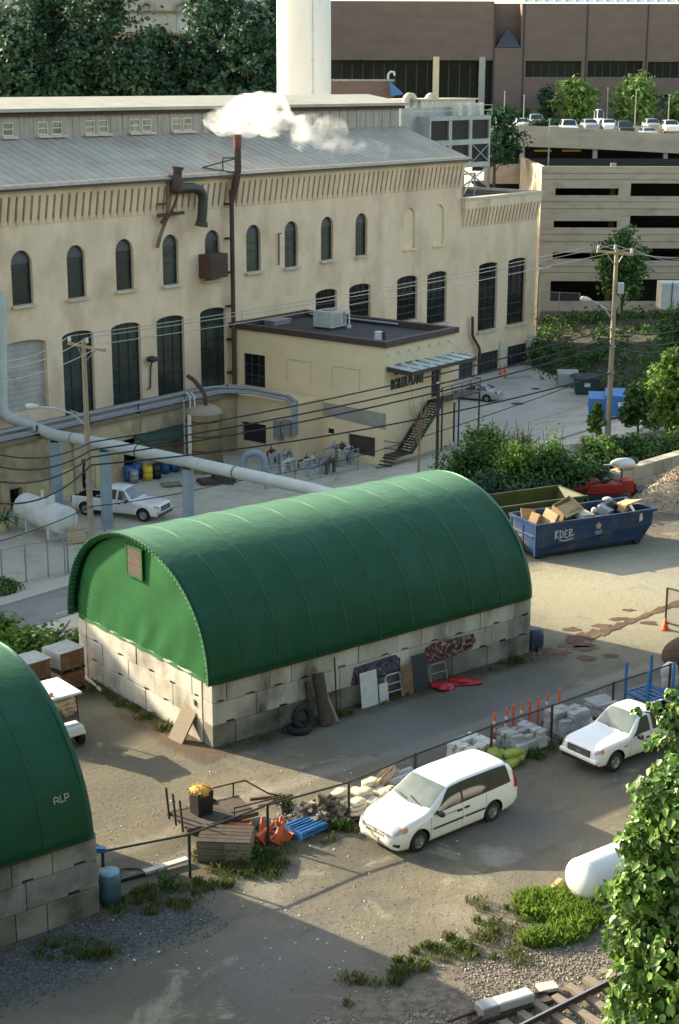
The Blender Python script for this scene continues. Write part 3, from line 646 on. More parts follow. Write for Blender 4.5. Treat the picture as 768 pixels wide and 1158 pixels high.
def corbels(t0, t1, top, sp, hb, hp, name):
 c = MB(); c.prism([(t0, top-hb), (t1, top-hb), (t1, top), (t0, top)], facfn, .003, .40)
 k = 0; t = t0 + sp*.1
 while t < t1 - sp*.5:
  wd = sp*.66; za, zb_ = top - hb + .002, top - hb - hp
  pts = []
  for tt in (t, t + wd): pts += [PF(tt, .003, zb_), PF(tt, .05, zb_ + .03), PF(tt, .36, za - .12), PF(tt, .37, za), PF(tt, .003, za)]
  c.add(pts, [(4, 3, 2, 1, 0), (5, 6, 7, 8, 9), (0, 1, 6, 5), (1, 2, 7, 6), (2, 3, 8, 7)])
  g0, g1 = t + wd, t + sp; r = (g1 - g0)/2; gc = (g0+g1)/2
  ap = [(g0, za)] + [(gc - r*math.cos(math.pi*j/6), za - r*1.25 + r*1.2*math.sin(math.pi*j/6)) for j in range(7)] + [(g1, za)]
  c.prism(ap, facfn, .2, .36)
  t += sp; k += 1
 c.build(name, K['brick'], PLANT, world=True)
 s_ = MB(); t = t0 + sp*.1 + sp*.66
 while t < t1 - sp*.5:
  s_.add([PF(t+.01, .012, top-hb-hp*.85), PF(t + sp*.34 - .01, .012, top-hb-hp*.8), PF(t + sp*.34-.01, .012, top-hb-.05), PF(t+.01, .012, top-hb-.05)], [(0, 1, 2, 3)]); t += sp
 s_.build('slot_shade_soot', K['brick_dark'], PLANT, world=True)  # dark strips paint recess shade as well as soot into the corbel slots
corbels(T1, TL, EAVE, sp, .75, 1.9, 'corbel_table'); corbels(0.05, T1 - .05, EAVX, sp*.92, .75, 1.7, 'corbel_table')
cap = MB(); cap.prism([(-.15, EAVX), (T1-.02, EAVX), (T1-.02, EAVX+.22), (-.15, EAVX+.22)], facfn, -.3, .48)
cap.box(PF(-.02, -6, EAVX+.1), (.5, 11.5, .24), rz=PA); cap.build('coping', K['stone_trim'], PLANT, world=True)
wr = MB(); wr.add([PF(0, -.3, EAVX-.25), PF(T1, -.3, EAVX-.25), PF(T1, -12, EAVX-.25), PF(0, -12, EAVX-.25)], [(0, 1, 2, 3)]); wr.build('wing_roof', K['roof_black'], PLANT, world=True)
SETB = 7.0; RIDGE = 18.02
rf = MB()
def roofz(o): return 15.62 + (RIDGE - 15.62)*(-o)/SETB
t0r, t1r = T1 - .5, TL
rf.add([PF(t0r, .75, roofz(.75)), PF(t1r, .75, roofz(.75)), PF(t1r, -SETB, RIDGE), PF(t0r, -SETB, RIDGE), PF(t0r, .75, roofz(.75)-.16), PF(t1r, .75, roofz(.75)-.16), PF(t1r, -SETB, RIDGE-.3), PF(t0r, -SETB, RIDGE-.3)], [(0, 1, 2, 3), (4, 5, 1, 0), (4, 0, 3, 7), (5, 6, 2, 1), (7, 6, 5, 4)])
rf.add([PF(t0r, -15, RIDGE), PF(t1r, -15, RIDGE), PF(t1r, -DEEP-.5, 15.4), PF(t0r, -DEEP-.5, 15.4)], [(0, 1, 2, 3)])
t = t0r + .03
while t < t1r: rf.bar(PF(t, .74, roofz(.74)+.012), PF(t, -SETB+.02, RIDGE+.012), .04, .035); t += .9
for o_ in (-2.4, -4.9): rf.bar(PF(t0r, o_, roofz(o_)+.004), PF(t1r, o_, roofz(o_)+.004), .05, .03)
rf.build('roof', K['roof_metal'], PLANT, world=True)
gt = MB(); gt.bar(PF(t0r, .82, roofz(.75)-.08), PF(t1r, .82, roofz(.75)-.08), .16, .16); gt.build('gutter', K['dark_metal'], PLANT, world=True)
mo = MB(); MT = 20.05
holes = []; MW = [(3, 16), (43, 55), (59, 71), (96, 108), (112, 123), (147, 159), (161, 172), (195, 205), (208, 218), (240, 249), (252, 261)]
mwin = []
for xl, xr in MW:
 xc = (xl+xr)/2; yt = 138.5 - 5.5*xc/210; yb = yt + 16 - 1.2*xc/210
 a0, a1, z0, z1 = winrect(xl, xr, yt, yb, -SETB); poly = [(a0, z0), (a1, z0), (a1, z1), (a0, z1)]; holes.append(poly); mwin.append((poly, a0, a1, z0, z1))
def mofn(t, z, d): return PF(t, -SETB + d, z)
holed_wall(mo, [(T1, RIDGE-.5), (TL, RIDGE-.5), (TL, MT), (T1, MT)], holes, mofn, .2)
mo.add([PF(T1, -SETB, RIDGE-.6), PF(T1, -15, RIDGE-.6), PF(T1, -15, MT), PF(T1, -11, MT+.7), PF(T1, -SETB, MT)], [(0, 1, 2, 3, 4)])
t = T1
while t < TL:
 if not any(a0 - .1 < t < a1 + .1 for _, a0, a1, _, _ in mwin): mo.bar(PF(t, -SETB+.02, RIDGE-.2), PF(t, -SETB+.02, MT), .05, .05)
 t += 1.22
mo.build('monitor_wall', mat('weathered_boards', (.44, .385, .31), (.30, .26, .21), sc=1.4, rough=.85, stretch=(3, 3, .4)), PLANT, world=True)
mw_pane = mat('amber_pane', (.42, .36, .20), (.12, .12, .085), sc=1.3, rough=.15)
for poly, a0, a1, z0, z1 in mwin:
 w_ = window(poly, a0, a1, z0, z1, 0, -SETB, 0, (.5,), name='monitor_window', dep=.1, fm=K['white_dull'])
 w_.children[0].data.materials[0] = mw_pane
mr = MB(); mr.add([PF(T1-.7, -SETB+.6, MT), PF(TL, -SETB+.6, MT), PF(TL, -11, MT+.72), PF(T1-.7, -11, MT+.72), PF(TL, -15.6, MT), PF(T1-.7, -15.6, MT)], [(0, 1, 2, 3), (3, 2, 4, 5)])
mr.prism([(T1-.7, MT-.22), (TL, MT-.22), (TL, MT+.01), (T1-.7, MT+.01)], mofn, .35, .62)
mr.build('monitor_roof', K['roof_cream'], PLANT, world=True)
mg = MB(); mg.prism([(T1-.6, MT-.5), (TL, MT-.5), (TL, MT-.24), (T1-.6, MT-.24)], mofn, .03, .3); mg.build('eave_shade_strip', K['rust'], PLANT, world=True)  # dark strip painting the shadow line under the monitor eave
EX = thing('exhaust_stack', 'tall rusty exhaust pipe climbing the cream facade and letting off white steam', 'exhaust pipe', PF(FAC(262, 440)[0], .5, LOW))
tE = FAC(263, 260, .6)[0]; zE = FAC(264, 153, .6)[1]; zl = FAC(262, 437, .6)[1]; zm = FAC(263, 215, .6)[1]
m_ = MB(); m_.tube([PF(tE, .55, zl), PF(tE, .55, zm)], .17, 10); m_.build('pipe', K['rust'], EX, world=True)
m_ = MB(); m_.tube([PF(tE, .55, zm-.9), PF(tE-.25, .75, zm+.4), PF(tE-.3, .95, zm+1.5), PF(tE-.3, .95, zE)], [.18, .27, .26, .23], 12); m_.build('upper_pipe', K['rust'], EX, world=True)
m_ = MB(); m_.cyl(PF(tE-.3, .95, zE-.9), PF(tE-.3, .95, zE+.05), .29, n=14); m_.build('collar', mat('red_oxide', (.24, .07, .04), (.16, .055, .035), sc=3, rough=.8), EX, world=True)
m_ = MB()
for z in np.linspace(zl+1, zm-1, 6): m_.box(PF(tE, .28, z), (.55, .5, .12), rz=PA)
m_.build('bracket', K['dark_metal'], EX, world=True)
GB = thing('roof_bracket', 'thin green steel bracket on the plant roof beside the steaming stack', 'bracket', PF(tE+1, 0, roofz(0)))
m_ = MB(); tb = tE - .3
for a, b in ((PF(tb, .95, zm+2.3), PF(tb+2.2, -.5, roofz(-.5)+.1)), (PF(tb, .95, zm+2.3), PF(tb+.8, .2, zm+2.3)), (PF(tb+.8, .2, zm+2.3), PF(tb+.8, .2, roofz(.2))), (PF(tb+2.2, -.5, roofz(-.5)+.1), PF(tb, .7, roofz(.7)+.1))): m_.bar(a, b, .09)
m_.build('bracket_frame', K['bin_green'], GB, world=True)
def fp(u, v, o): t, z = FAC(u, v, o); return PF(t, o, z)
GN = thing('gooseneck_duct', 'black goose-neck duct with a flared stack bracketed to the wall left of the steaming pipe', 'duct', fp(199, 215, 0))
m_ = MB(); m_.tube([fp(199.8, 216, .9), fp(199.9, 206, .9), fp(200.5, 200, .9), fp(201.2, 193, .9), fp(201.5, 189, .9)], [.42, .46, .34, .30, .44], 12); m_.build('flared_stack', K['rust'], GN, world=True)
m_ = MB(); m_.tube([fp(197, 214, .9), fp(207, 213, .9), fp(218, 212.6, .9), fp(225, 214.5, .9), fp(228.6, 219, .9), fp(229.8, 226, .9), fp(229, 240, .9), fp(228, 251, .9)], .36, 12); m_.build('bent_duct', K['dark_metal'], GN, world=True)
m_ = MB(); m_.tube([fp(228.4, 250, .9), fp(227.6, 256, .9)], [.42, .5], 12); m_.build('outlet', K['rust'], GN, world=True)
m_ = MB()
for a, b, w_ in (((178.8, 244, .5), (207.5, 240.5, .5), .22), ((200.5, 222, .7), (193.5, 241, .5), .12), ((179, 231, .4), (191, 230, .4), .12), ((183, 253, .4), (191, 243, .6), .25), ((190, 243, .5), (195, 240, .2), .2)): m_.bar(fp(*a), fp(*b), w_)
m_.build('bracket', K['rust'], GN, world=True)
m_ = MB(); m_.tube([fp(193, 198, .5), fp(190.5, 204, .5), fp(189.6, 244, .5), fp(181, 268, .3), fp(178, 280, .3)], .13, 8); m_.build('drain_pipe', K['rust_light'], GN, world=True)
AC = thing('window_fan_box', 'rusty brown ventilation box hung in front of the fifth arched window', 'ventilation box', fp(243, 300, 0))
m_ = MB(); a0, a1, z0, z1 = winrect(232.5, 253.5, 287, 314, .7); m_.prism([(a0, z0), (a1, z0), (a1, z1), (a0, z1)], facfn, .02, 1.1); m_.build('casing', K['rust'], AC, world=True, bevel=.03)
m_ = MB()
for k in range(7): m_.prism([(a0+.12, z0+.2+k*(z1-z0-.4)/7), (a1-.12, z0+.2+k*(z1-z0-.4)/7), (a1-.12, z0+.3+k*(z1-z0-.4)/7), (a0+.12, z0+.3+k*(z1-z0-.4)/7)], facfn, 1.102, 1.14)
m_.build('grille', K['dark_metal'], AC, world=True)
LP = thing('wall_lamp', 'small black floodlight on a bent conduit between two tall plant windows', 'wall lamp', fp(172, 420, 0))
m_ = MB(); m_.tube([fp(167, 440, .1), fp(170, 439, .1), fp(170.5, 415, .1), fp(172, 409, .3)], .06, 6); m_.build('conduit', K['rust'], LP, world=True)
m_ = MB(); m_.blob(fp(173, 406, .5), (.4, .3, .25), 3); m_.build('lamp_head', K['dark_metal'], LP, world=True)
DP = thing('downpipe', 'bent brown downpipe on the right end of the plant beside the canopy', 'downpipe', fp(540, 400, 0))
m_ = MB(); m_.tube([fp(534.5, 358, .3), fp(534.5, 379, .3), fp(536, 383, .3), fp(541.5, 392, .3), fp(542.5, 396, .3), fp(542.5, 408, .3)], .13, 8); m_.build('pipe', K['rust'], DP, world=True)
ST = thing('wall_pipe', 'thin dark pipe with a short bend on the wall left of the seventh arched window', 'pipe', fp(316, 280, 0))
m_ = MB(); m_.tube([fp(318, 264, .15), fp(315.5, 264, .15), fp(315.5, 300, .15)], .06, 6); m_.build('pipe', K['rust'], ST, world=True)
def steam():
 prm = [(264, 150.5, .7), (262, 145, 1.0), (256, 140, 1.3), (248, 134, 1.2), (250, 128, 1.0), (268, 135, 1.7), (280, 131, 2.0), (292, 127, 2.1), (303, 121, 1.9), (311, 115, 1.2), (304, 132, 1.9), (316, 137, 1.6), (329, 143, 1.8), (343, 148, 2.0), (357, 152, 2.0), (371, 154, 1.8), (384, 158, 1.4), (388, 170, 1.2), (400, 164, 1.2), (418, 166, 1.1), (432, 165, .8), (436, 174, .6), (362, 163, 1.0), (376, 168, .9), (408, 175, .6), (350, 138, 1.0)]
 m_ = MB(); o_ = 1.2; base = fp(264, 153, .95); 
 for i, (u, v, r) in enumerate(prm):
  p = fp(u, v, o_ + .03*(u-264)*.15); m_.blob(p, (r*.78, r*.78, r*.64), i, .28, 3)
 o = tag(m_.build('steam_plume', K_steam, loc=base), 'white cloud of steam drifting right from the rusty stack above the plant roof', 'steam'); o['kind'] = 'stuff'
 r = o.modifiers.new('remesh', 'REMESH'); r.mode = 'VOXEL'; r.voxel_size = .32
 return o
K_steam = bpy.data.materials.new('steam'); K_steam.use_nodes = True
nt = K_steam.node_tree; nd = nt.nodes; nd.remove(nd['Principled BSDF'])
pv = nd.new('ShaderNodeVolumePrincipled'); pv.inputs['Color'].default_value = (.98, .97, .95, 1); pv.inputs['Anisotropy'].default_value = .2
geo = nd.new('ShaderNodeNewGeometry'); nz = nd.new('ShaderNodeTexNoise'); nz.inputs['Scale'].default_value = .6; nz.inputs['Detail'].default_value = 6; nz.inputs['Roughness'].default_value = .62
nt.links.new(geo.outputs['Position'], nz.inputs['Vector'])
mr_ = nd.new('ShaderNodeMapRange'); mr_.inputs['From Min'].default_value = .47; mr_.inputs['From Max'].default_value = .66; nt.links.new(nz.outputs['Fac'], mr_.inputs['Value'])
dv = nd.new('ShaderNodeVectorMath'); dv.operation = 'DISTANCE'; sc_ = fp(283, 128, 1.5); dv.inputs[1].default_value = sc_; nt.links.new(geo.outputs['Position'], dv.inputs[0])
fr_ = nd.new('ShaderNodeMapRange'); fr_.inputs['From Min'].default_value = 2.5; fr_.inputs['From Max'].default_value = 9; fr_.inputs['To Min'].default_value = 1.5; fr_.inputs['To Max'].default_value = .2; nt.links.new(dv.outputs['Value'], fr_.inputs['Value'])
mm = nd.new('ShaderNodeMath'); mm.operation = 'MULTIPLY'; nt.links.new(mr_.outputs[0], mm.inputs[0]); nt.links.new(fr_.outputs[0], mm.inputs[1]); nt.links.new(mm.outputs[0], pv.inputs['Density'])
nt.links.new(pv.outputs[0], nd['Material Output'].inputs['Volume'])
steam()
# annex
AT0, AT1, AO, AZ = 34.82, 43.46, 14.4, 4.41
def anx(u, v):
 "(o, z) on the long left wall of the annex"
 r = ray(u, v); P0 = R - D*AT1; k = (P0 @ D)/(r[:2] @ D); p = r[:2]*k; return -float((p - R) @ N), CAMH + r[2]*k
AN = thing('boiler_plant_annex', 'two-storey cream annex with a flat black roof, a sign and an outside stair', 'annex building', PF(AT1, AO, LOW))
anfn = lambda o, z, d: PF(AT1 + d, o, z)
m_ = MB()
o0, z1 = anx(275.5, 399); o1, z0 = anx(300, 439); wpoly = [(o0, z0), (o1, z0), (o1, z1), (o0, z1)]
s0, sz1 = anx(371, 484); s1, sz0 = anx(378, 491); wp2 = [(s0, sz0), (s1, sz0), (s1, sz1), (s0, sz1)]
l0, lz1 = anx(394, 490); l1, lz0 = anx(424, 517); wp3 = [(l0, lz0), (l1, lz0), (l1, lz1), (l0, lz1)]
holed_wall(m_, [(0, LOW), (AO, LOW), (AO, AZ), (0, AZ)], [wpoly, wp2, wp3], anfn, .25)
fd0 = FAC(488, 430, AO)[0]; fd1 = FAC(498.5, 430, AO)[0]; dz0 = FAC(493, 449, AO)[1]; fdoor = [(min(fd0, fd1), dz0), (max(fd0, fd1), dz0), (max(fd0, fd1), dz0+2.15), (min(fd0, fd1), dz0+2.15)]
holed_wall(m_, [(AT0, LOW), (AT1, LOW), (AT1, AZ), (AT0, AZ)], [fdoor], lambda t, z, d: PF(t, AO + d, z), .25)
m_.add([PF(AT0, 0, LOW), PF(AT0, AO, LOW), PF(AT0, AO, AZ), PF(AT0, 0, AZ)], [(0, 1, 2, 3)])
m_.build('brick_wall', K['brick_clean'], AN, world=True)
for poly, mm_ in ((wpoly, 2), (wp2, 0)):
 f_ = MB(); p, q = poly[0][0], poly[1][0]; za, zb_ = poly[0][1], poly[2][1]
 for k in range(mm_+2): f_.bar(PF(AT1-.16, p + (q-p)*k/(mm_+1), za), PF(AT1-.16, p + (q-p)*k/(mm_+1), zb_), .07)
 for k in range(mm_+2): f_.bar(PF(AT1-.16, p, za + (zb_-za)*k/(mm_+1)), PF(AT1-.16, q, za + (zb_-za)*k/(mm_+1)), .07)
 w_ = f_.build('window', K['dark_metal'], AN, world=True); p_ = MB(); p_.add([PF(AT1-.2, a, b) for a, b in poly], [(0, 1, 2, 3)]); p_.build('pane', K['glass_dark'], w_, world=True)
f_ = MB(); p, q = wp3[0][0], wp3[1][0]
f_.add([PF(AT1-.2, a, b) for a, b in wp3], [(0, 1, 2, 3)])
for k in range(12): f_.bar(PF(AT1-.15, p, lz0 + (lz1-lz0)*(k+.5)/12), PF(AT1-.15, q, lz0 + (lz1-lz0)*(k+.5)/12), .08, .04)
f_.build('louvre', mat('brown_louvre', (.10, .075, .06), rough=.7), AN, world=True)
f_ = MB(); f_.add([PF(a, AO-.2, b) for a, b in fdoor], [(0, 1, 2, 3)]); f_.box(PF((fd0+fd1)/2, AO-.17, dz0+1.5), (.45, .03, .6), rz=PA); f_.build('door', K['black_plastic'], AN, world=True)
b0 = anx(336, 449); b1_ = anx(436.5, 468); b2_ = anx(436.5, 486); b3 = anx(336, 462); b_ = MB(); b_.prism([b0, b1_, b2_, b3], anfn, .003, .03); b_.build('render_band', mat('grey_render', (.36, .33, .28), (.30, .27, .23), sc=1.2, rough=.9), AN, world=True)
lw = MB(); lb0 = anx(325, 470); lw.prism([(b0[0], LOW), (AO - .02, LOW), (AO - .02, b2_[1]-.04), (b0[0], b3[1]-.04)], anfn, -.03, -.002)
sm_ = MB()
for a, b in (((325, 406), (352, 410)), ((376, 414), (407, 418.5))):
 p, q = anx(*a), anx(*b); sm_.bar(PF(AT1+.01, *p), PF(AT1+.01, *q), .03, .05); 
 for k in (a, b): u = anx(*k); sm_.bar(PF(AT1+.01, *u), PF(AT1+.01, u[0], u[1]-1.6), .025, .03)
sm_.build('seam', K['wall_seam'], AN, world=True)
rm = MB(); rm.add([PF(AT0, 0, AZ-.35), PF(AT1, 0, AZ-.35), PF(AT1, AO, AZ-.35), PF(AT0, AO, AZ-.35)], [(0, 1, 2, 3)]); rm.build('roof', K['roof_black'], AN, world=True)
cp = MB(); tc_, oc_ = (AT0+AT1)/2, AO/2
for c, d_ in (((AT1-.05, oc_), (.5, AO+.3)), ((AT0+.05, oc_), (.5, AO+.3))): cp.box(PF(c[0], c[1]+.1, AZ-.12), (d_[0], d_[1], .42), rz=PA)
for c, d_ in (((tc_, AO-.03), (AT1-AT0-.42, .5)), ((tc_, .28), (AT1-AT0-.42, .4))): cp.box(PF(c[0], c[1], AZ-.122), (d_[0], d_[1], .42), rz=PA)
cp.build('coping', K['fascia'], AN, world=True)
fl = MB(); fl.bar(PF(AT0+.4, .9, AZ-.1), PF(AT0+.4, 9.5, AZ-.1), .14, .1); fl.bar(PF(AT1-.45, .6, AZ-.1), PF(AT1-.45, 6.5, AZ-.1), .14, .1); fl.build('flashing', K['pale_metal'], AN, world=True)
tS = FAC(442, 432, AO)[0]; tS2 = FAC(479, 430, AO)[0]; zS = FAC(442, 440.5, AO)[1]
Msign = Matrix.Translation(Vector(PF(tS, AO + .03, zS))) @ rotz(PA) @ Matrix.Rotation(math.pi/2, 4, 'X')
def fit(txt, width, height):
 o = text_mesh(txt, 1, AN, 'tmp', K['black_plastic'], Matrix.Identity(4), .02, .02); d = o.dimensions.copy(); bpy.context.view_layer.update(); d = o.dimensions.copy()
 xs = [v.co.x for v in o.data.vertices]; ys = [v.co.y for v in o.data.vertices]; x0, wx, hy = min(xs) + WM[AN.name].translation.x, max(xs)-min(xs), max(ys)-min(ys); bpy.data.objects.remove(o); return width/wx, height/hy, x0
Ws = abs(tS - tS2); kx, ky, x0 = fit('BOILER PLANT', Ws, .72)
text_mesh('BOILER PLANT', 1, AN, 'sign_lettering', K['black_plastic'], Msign @ Matrix.Diagonal((kx, ky, 1.2, 1)) @ Matrix.Translation((-x0, 0, 0)), .03, .03)
kx2, ky2, x02 = fit('BELLEFIELD', Ws*.72, .72)
text_mesh('BELLEFIELD', 1, AN, 'sign_lettering', K['black_plastic'], Msign @ Matrix.Translation((Ws*.12, 1.0, 0)) @ Matrix.Diagonal((kx2, ky2, 1.2, 1)) @ Matrix.Translation((-x02, 0, 0)), .03, .03)
ca, cb = FAC(437.5, 417, AO), FAC(511, 401, AO); zc = (ca[1]+cb[1])/2; c = MB()
c.prism([(AO+.0, zc-.0), (AO+2.1, zc-.12), (AO+2.1, zc+.02), (AO+.0, zc+.14)], lambda o, z, d: PF(d, o, z), cb[0], ca[0]); 
cn = c.build('canopy', mat('canopy_sheet', (.55, .62, .58), (.44, .50, .47), sc=1.5, rough=.4), AN, world=True)
c = MB(); c.bar(PF(cb[0], AO+2.12, zc-.1), PF(ca[0], AO+2.12, zc-.1), .08, .26); c.bar(PF(ca[0], AO, zc-.02), PF(ca[0], AO+2.1, zc-.14), .08, .26)
for k in range(8): t = cb[0] + (ca[0]-cb[0])*k/7; c.bar(PF(t, AO, zc+.15), PF(t, AO+2.1, zc+.03), .05, .05)
c.build('rib', K['dark_metal'], cn, world=True)
for k in range(7):
 t = cb[0] + .15 + (ca[0]-cb[0]-.5)*k/6; c = MB(); c.bar(PF(t+.25, AO+.05, zc+1.05), PF(t-.15, AO+1.95, zc+.06), .06); c.box(PF(t+.25, AO+.05, zc+1.05), (.18, .1, .18), rz=PA); c.build('tie_rod', K['white_dull'], cn, world=True)
so0 = AO + .25; lt = fdoor[1][0] + .45; LB = AT1 - 1.5; nst = 20; s_ = MB(); zl_ = dz0
SO = AO + .15; SW = 1.15
s_.box(PF((lt + AT0 - 1.6)/2, SO + SW/2, zl_-.06), (lt - AT0 + 1.6, SW, .1), rz=PA)
sr = LB - lt; drop = zl_ - LOW - .9
s_.box(PF((LB+AT1)/2+.1, SO+SW/2, LOW+.86), (AT1-LB+.2, SW, .08), rz=PA)
for k in range(4): s_.box(PF(AT1+.3+.25*k, SO+SW/2, LOW+.72-.2*k), (.27, SW, .05), rz=PA)
for k in range(nst): s_.box(PF(lt + sr*(k+.5)/nst, SO + SW/2, zl_ - drop*(k+1)/nst + .02), (sr/nst + .05, SW, .05), rz=PA)
stair = s_.build('stair', K['dark_metal'], AN, world=True)
for o_ in (SO, SO+SW): s_ = MB(); s_.bar(PF(lt, o_, zl_-.12), PF(LB, o_, LOW+.86), .06, .3); s_.build('stringer', K['dark_metal'], stair, world=True)
for t in (AT0-1.5, AT0+1.2, lt): s_ = MB(); s_.bar(PF(t, SO+SW, zl_-.1), PF(t, SO+SW, LOW), .12); s_.build('leg', K['dark_metal'], stair, world=True)
s_ = MB()
for h in (.5, 1.0):
 for o_ in ((SO+SW), ): s_.bar(PF(lt, o_, zl_+h), PF(LB, o_, LOW+h+.9), .05); s_.bar(PF(lt, o_, zl_+h), PF(AT0-1.6, o_, zl_+h), .05)
 s_.bar(PF(AT0-1.6, SO, zl_+h), PF(AT0-1.6, SO+SW, zl_+h), .05); s_.bar(PF(LB, SO+SW, LOW+h+.9), PF(AT1+.2, SO+SW, LOW+h+.9), .05); s_.bar(PF(AT1+.2, SO, LOW+h+.9), PF(AT1+.2, SO+SW, LOW+h+.9), .05)
for k in range(9): t = lt + sr*k/8; s_.bar(PF(t, SO+SW, zl_-drop*k/8), PF(t, SO+SW, zl_-drop*k/8+1.05), .045)
for k in range(5): t = AT0-1.6 + (lt-AT0+1.6)*k/4; s_.bar(PF(t, SO+SW, zl_), PF(t, SO+SW, zl_+1.05), .045)
s_.build('handrail', K['dark_metal'], stair, world=True)
RZ = AZ - .35
def roof_at(u, v): return G(u, v, RZ)
p = roof_at(382, 372); U = thing('air_conditioner', 'grey air conditioning unit on the black annex roof', 'air conditioner', p, PA)
m_ = MB(); m_.box((0, .75, .75), (1.9, 1.7, 1.2)); m_.build('casing', K['pale_metal'], U, bevel=.03)
m_ = MB(); m_.box((0, .75, .08), (1.7, 1.5, .16)); m_.build('base', K['dark_metal'], U)
m_ = MB(); m_.cyl((0, .75, 1.35), (0, .75, 1.42), .6, n=20); m_.build('fan_guard', K['grey_metal'], U)
m_ = MB()
for k in range(6): m_.box((-.3, -.105, .35 + k*.15), (1.1, .02, .08))
m_.box((.7, -.11, .75), (.3, .03, .8)); m_.build('grille', K['grey_metal'], U)
p = roof_at(314, 366); m_ = MB(); m_.box((p[0], p[1], RZ+.14), (1.9, 1.0, .28), rz=PA); m_.box((p[0], p[1], RZ+.31), (2.05, 1.15, .06), rz=PA); solo(m_, 'roof_hatch', K['grey_metal'], 'flat grey hatch near the left end of the black annex roof', 'roof hatch', p)
p = roof_at(428, 384); m_ = MB(); m_.cyl(p, p + np.array([0, 0, .55]), .3, .26, 14); m_.cyl(p + np.array([0, 0, .55]), p + np.array([0, 0, .6]), .33, .2, 14); solo(m_, 'roof_vent', K['white_dull'], 'white round vent near the front corner of the black annex roof', 'roof vent', p)
p = roof_at(433.5, 384); m_ = MB(); m_.cyl(p, p + np.array([0, 0, .5]), .16, n=10); m_.cyl(p + np.array([0, 0, .5]), p + np.array([0, 0, .56]), .2, n=10); solo(m_, 'roof_pipe', K['rust'], 'short brown pipe beside the white vent on the annex roof', 'roof pipe', p)
p = roof_at(395, 371); m_ = MB(); m_.tube([p, p + np.array([0, 0, 1.4])], .06, 6); m_.box(p + np.array([0, 0, .1]), (.3, .3, .2)); solo(m_, 'vent_pipe', K['white_dull'], 'thin white vent pipe right of the air conditioner on the annex roof', 'vent pipe', p)
# lean-to along the foot of the facade, with pipe runs
LO = 3.2; LT = FAC(60, 492, LO)[1]
LE = thing('lean_to', 'low sooty lean-to along the foot of the plant with dark doorways', 'lean-to', PF(60, LO, LOW))
m_ = MB(); holes = []
for r in ((88, 104, 519, 556), (140, 157, 496, 528), (12, 26, 552, 585)):
 a0, a1, z0, z1 = winrect(*r, LO); z0 = max(z0, LOW+.02); holes.append([(a0, z0), (a1, z0), (a1, z1), (a0, z1)])
 p_ = MB(); p_.add([PF(a, LO-.8, b) for a, b in holes[-1]], [(0, 1, 2, 3)]); p_.build('doorway', K['black_plastic'], LE, world=True)
LE0 = AT1 + 3.1
holed_wall(m_, [(LE0, LOW), (TL, LOW), (TL, LT), (LE0, LT)], holes, lambda t, z, d: PF(t, LO + d, z), .4)
m_.add([PF(LE0, .02, LOW), PF(LE0, LO, LOW), PF(LE0, LO, LT), PF(LE0, .02, LT)], [(0, 1, 2, 3)])
t = LE0 + 3
while t < TL: m_.prism([(t, LOW), (t+.6, LOW), (t+.6, LT-.3), (t, LT-.3)], lambda a, z, d: PF(a, LO + d, z), .002, .18); t += 6.2
m_.build('wall', mat('sooty_cream_wall', (.56, .43, .26), (.40, .30, .18), sc=.7, rough=.9, bump=.2, c3=(.20, .14, .085), sc3=.5), LE, world=True)
m_ = MB(); m_.prism([(LE0, LT), (TL, LT), (TL, LT+.22), (LE0, LT+.22)], lambda a, z, d: PF(a, d, z), .02, LO+.25); m_.build('roof', K['brick_dark'], LE, world=True)
a0, a1, z0, z1 = winrect(92, 142, 519, 548, LO); m_ = MB(); dps = [(108, 124, 520, 556), (62, 86, 530, 570), (30, 55, 545, 580)]
for r in dps:
 a0, a1, z0, z1 = winrect(*r, LO); z0 = max(z0, LOW+.02); m_ = MB(); m_.prism([(a0, z0), (a1, z0), (a1, z1), (a0, z1)], lambda a, z, d: PF(a, LO + d, z), .003, .05); m_.build('door', K['yellow_pale'], LE, world=True)
aw0 = FAC(150, 505, LO)[0]; aw1 = FAC(205, 490, LO)[0]; za = FAC(180, 489, LO+.5)[1]
m_ = MB(); m_.prism([(LO+.1, za), (LO+1.6, za-.45), (LO+1.6, za-.35), (LO+.1, za+.1)], lambda o, z, d: PF(d, o, z), min(aw0, aw1), max(aw0, aw1)); m_.build('awning', K['bin_green'], LE, world=True)
BL = thing('side_block', 'low cream block against the left wall of the annex with a big duct opening', 'side building', PF(AT1+1.5, 6, LOW))
m_ = MB(); bz = FAC(300, 457, 6)[1]; SB = 3.0
def sfn(o, z, d): return PF(AT1 + SB + d, o, z)
def sblk(u, v):
 r = ray(u, v); P0 = R - D*(AT1+SB); k = (P0 @ D)/(r[:2] @ D); p = r[:2]*k; return -float((p - R) @ N), CAMH + r[2]*k
q0, qz1 = sblk(273, 476); q1, qz0 = sblk(301, 503); bz = sblk(290, 449)[1]; hole = [(q0, qz0), (q1, qz0), (q1, qz1), (q0, qz1)]
so_ = sblk(336, 470)[0]
holed_wall(m_, [(.05, LOW), (so_, LOW), (so_, bz), (.05, bz)], [hole], sfn, .3)
m_.add([PF(AT1, so_, LOW), PF(AT1+SB, so_, LOW), PF(AT1+SB, so_, bz), PF(AT1, so_, bz)], [(0, 1, 2, 3)])
m_.add([PF(AT1+.02, .05, bz), PF(AT1+SB+.1, .05, bz), PF(AT1+SB+.1, so_, bz), PF(AT1+.02, so_, bz)], [(0, 1, 2, 3)])
m_.build('wall', K['brick_clean'], BL, world=True)
m_ = MB(); m_.add([sfn(a, b, -.3) for a, b in hole], [(0, 1, 2, 3)])
for k in range(6): m_.bar(sfn(q0, qz0 + (qz1-qz0)*(k+.5)/6, -.24), sfn(q1, qz0 + (qz1-qz0)*(k+.5)/6, -.24), .1, .05)
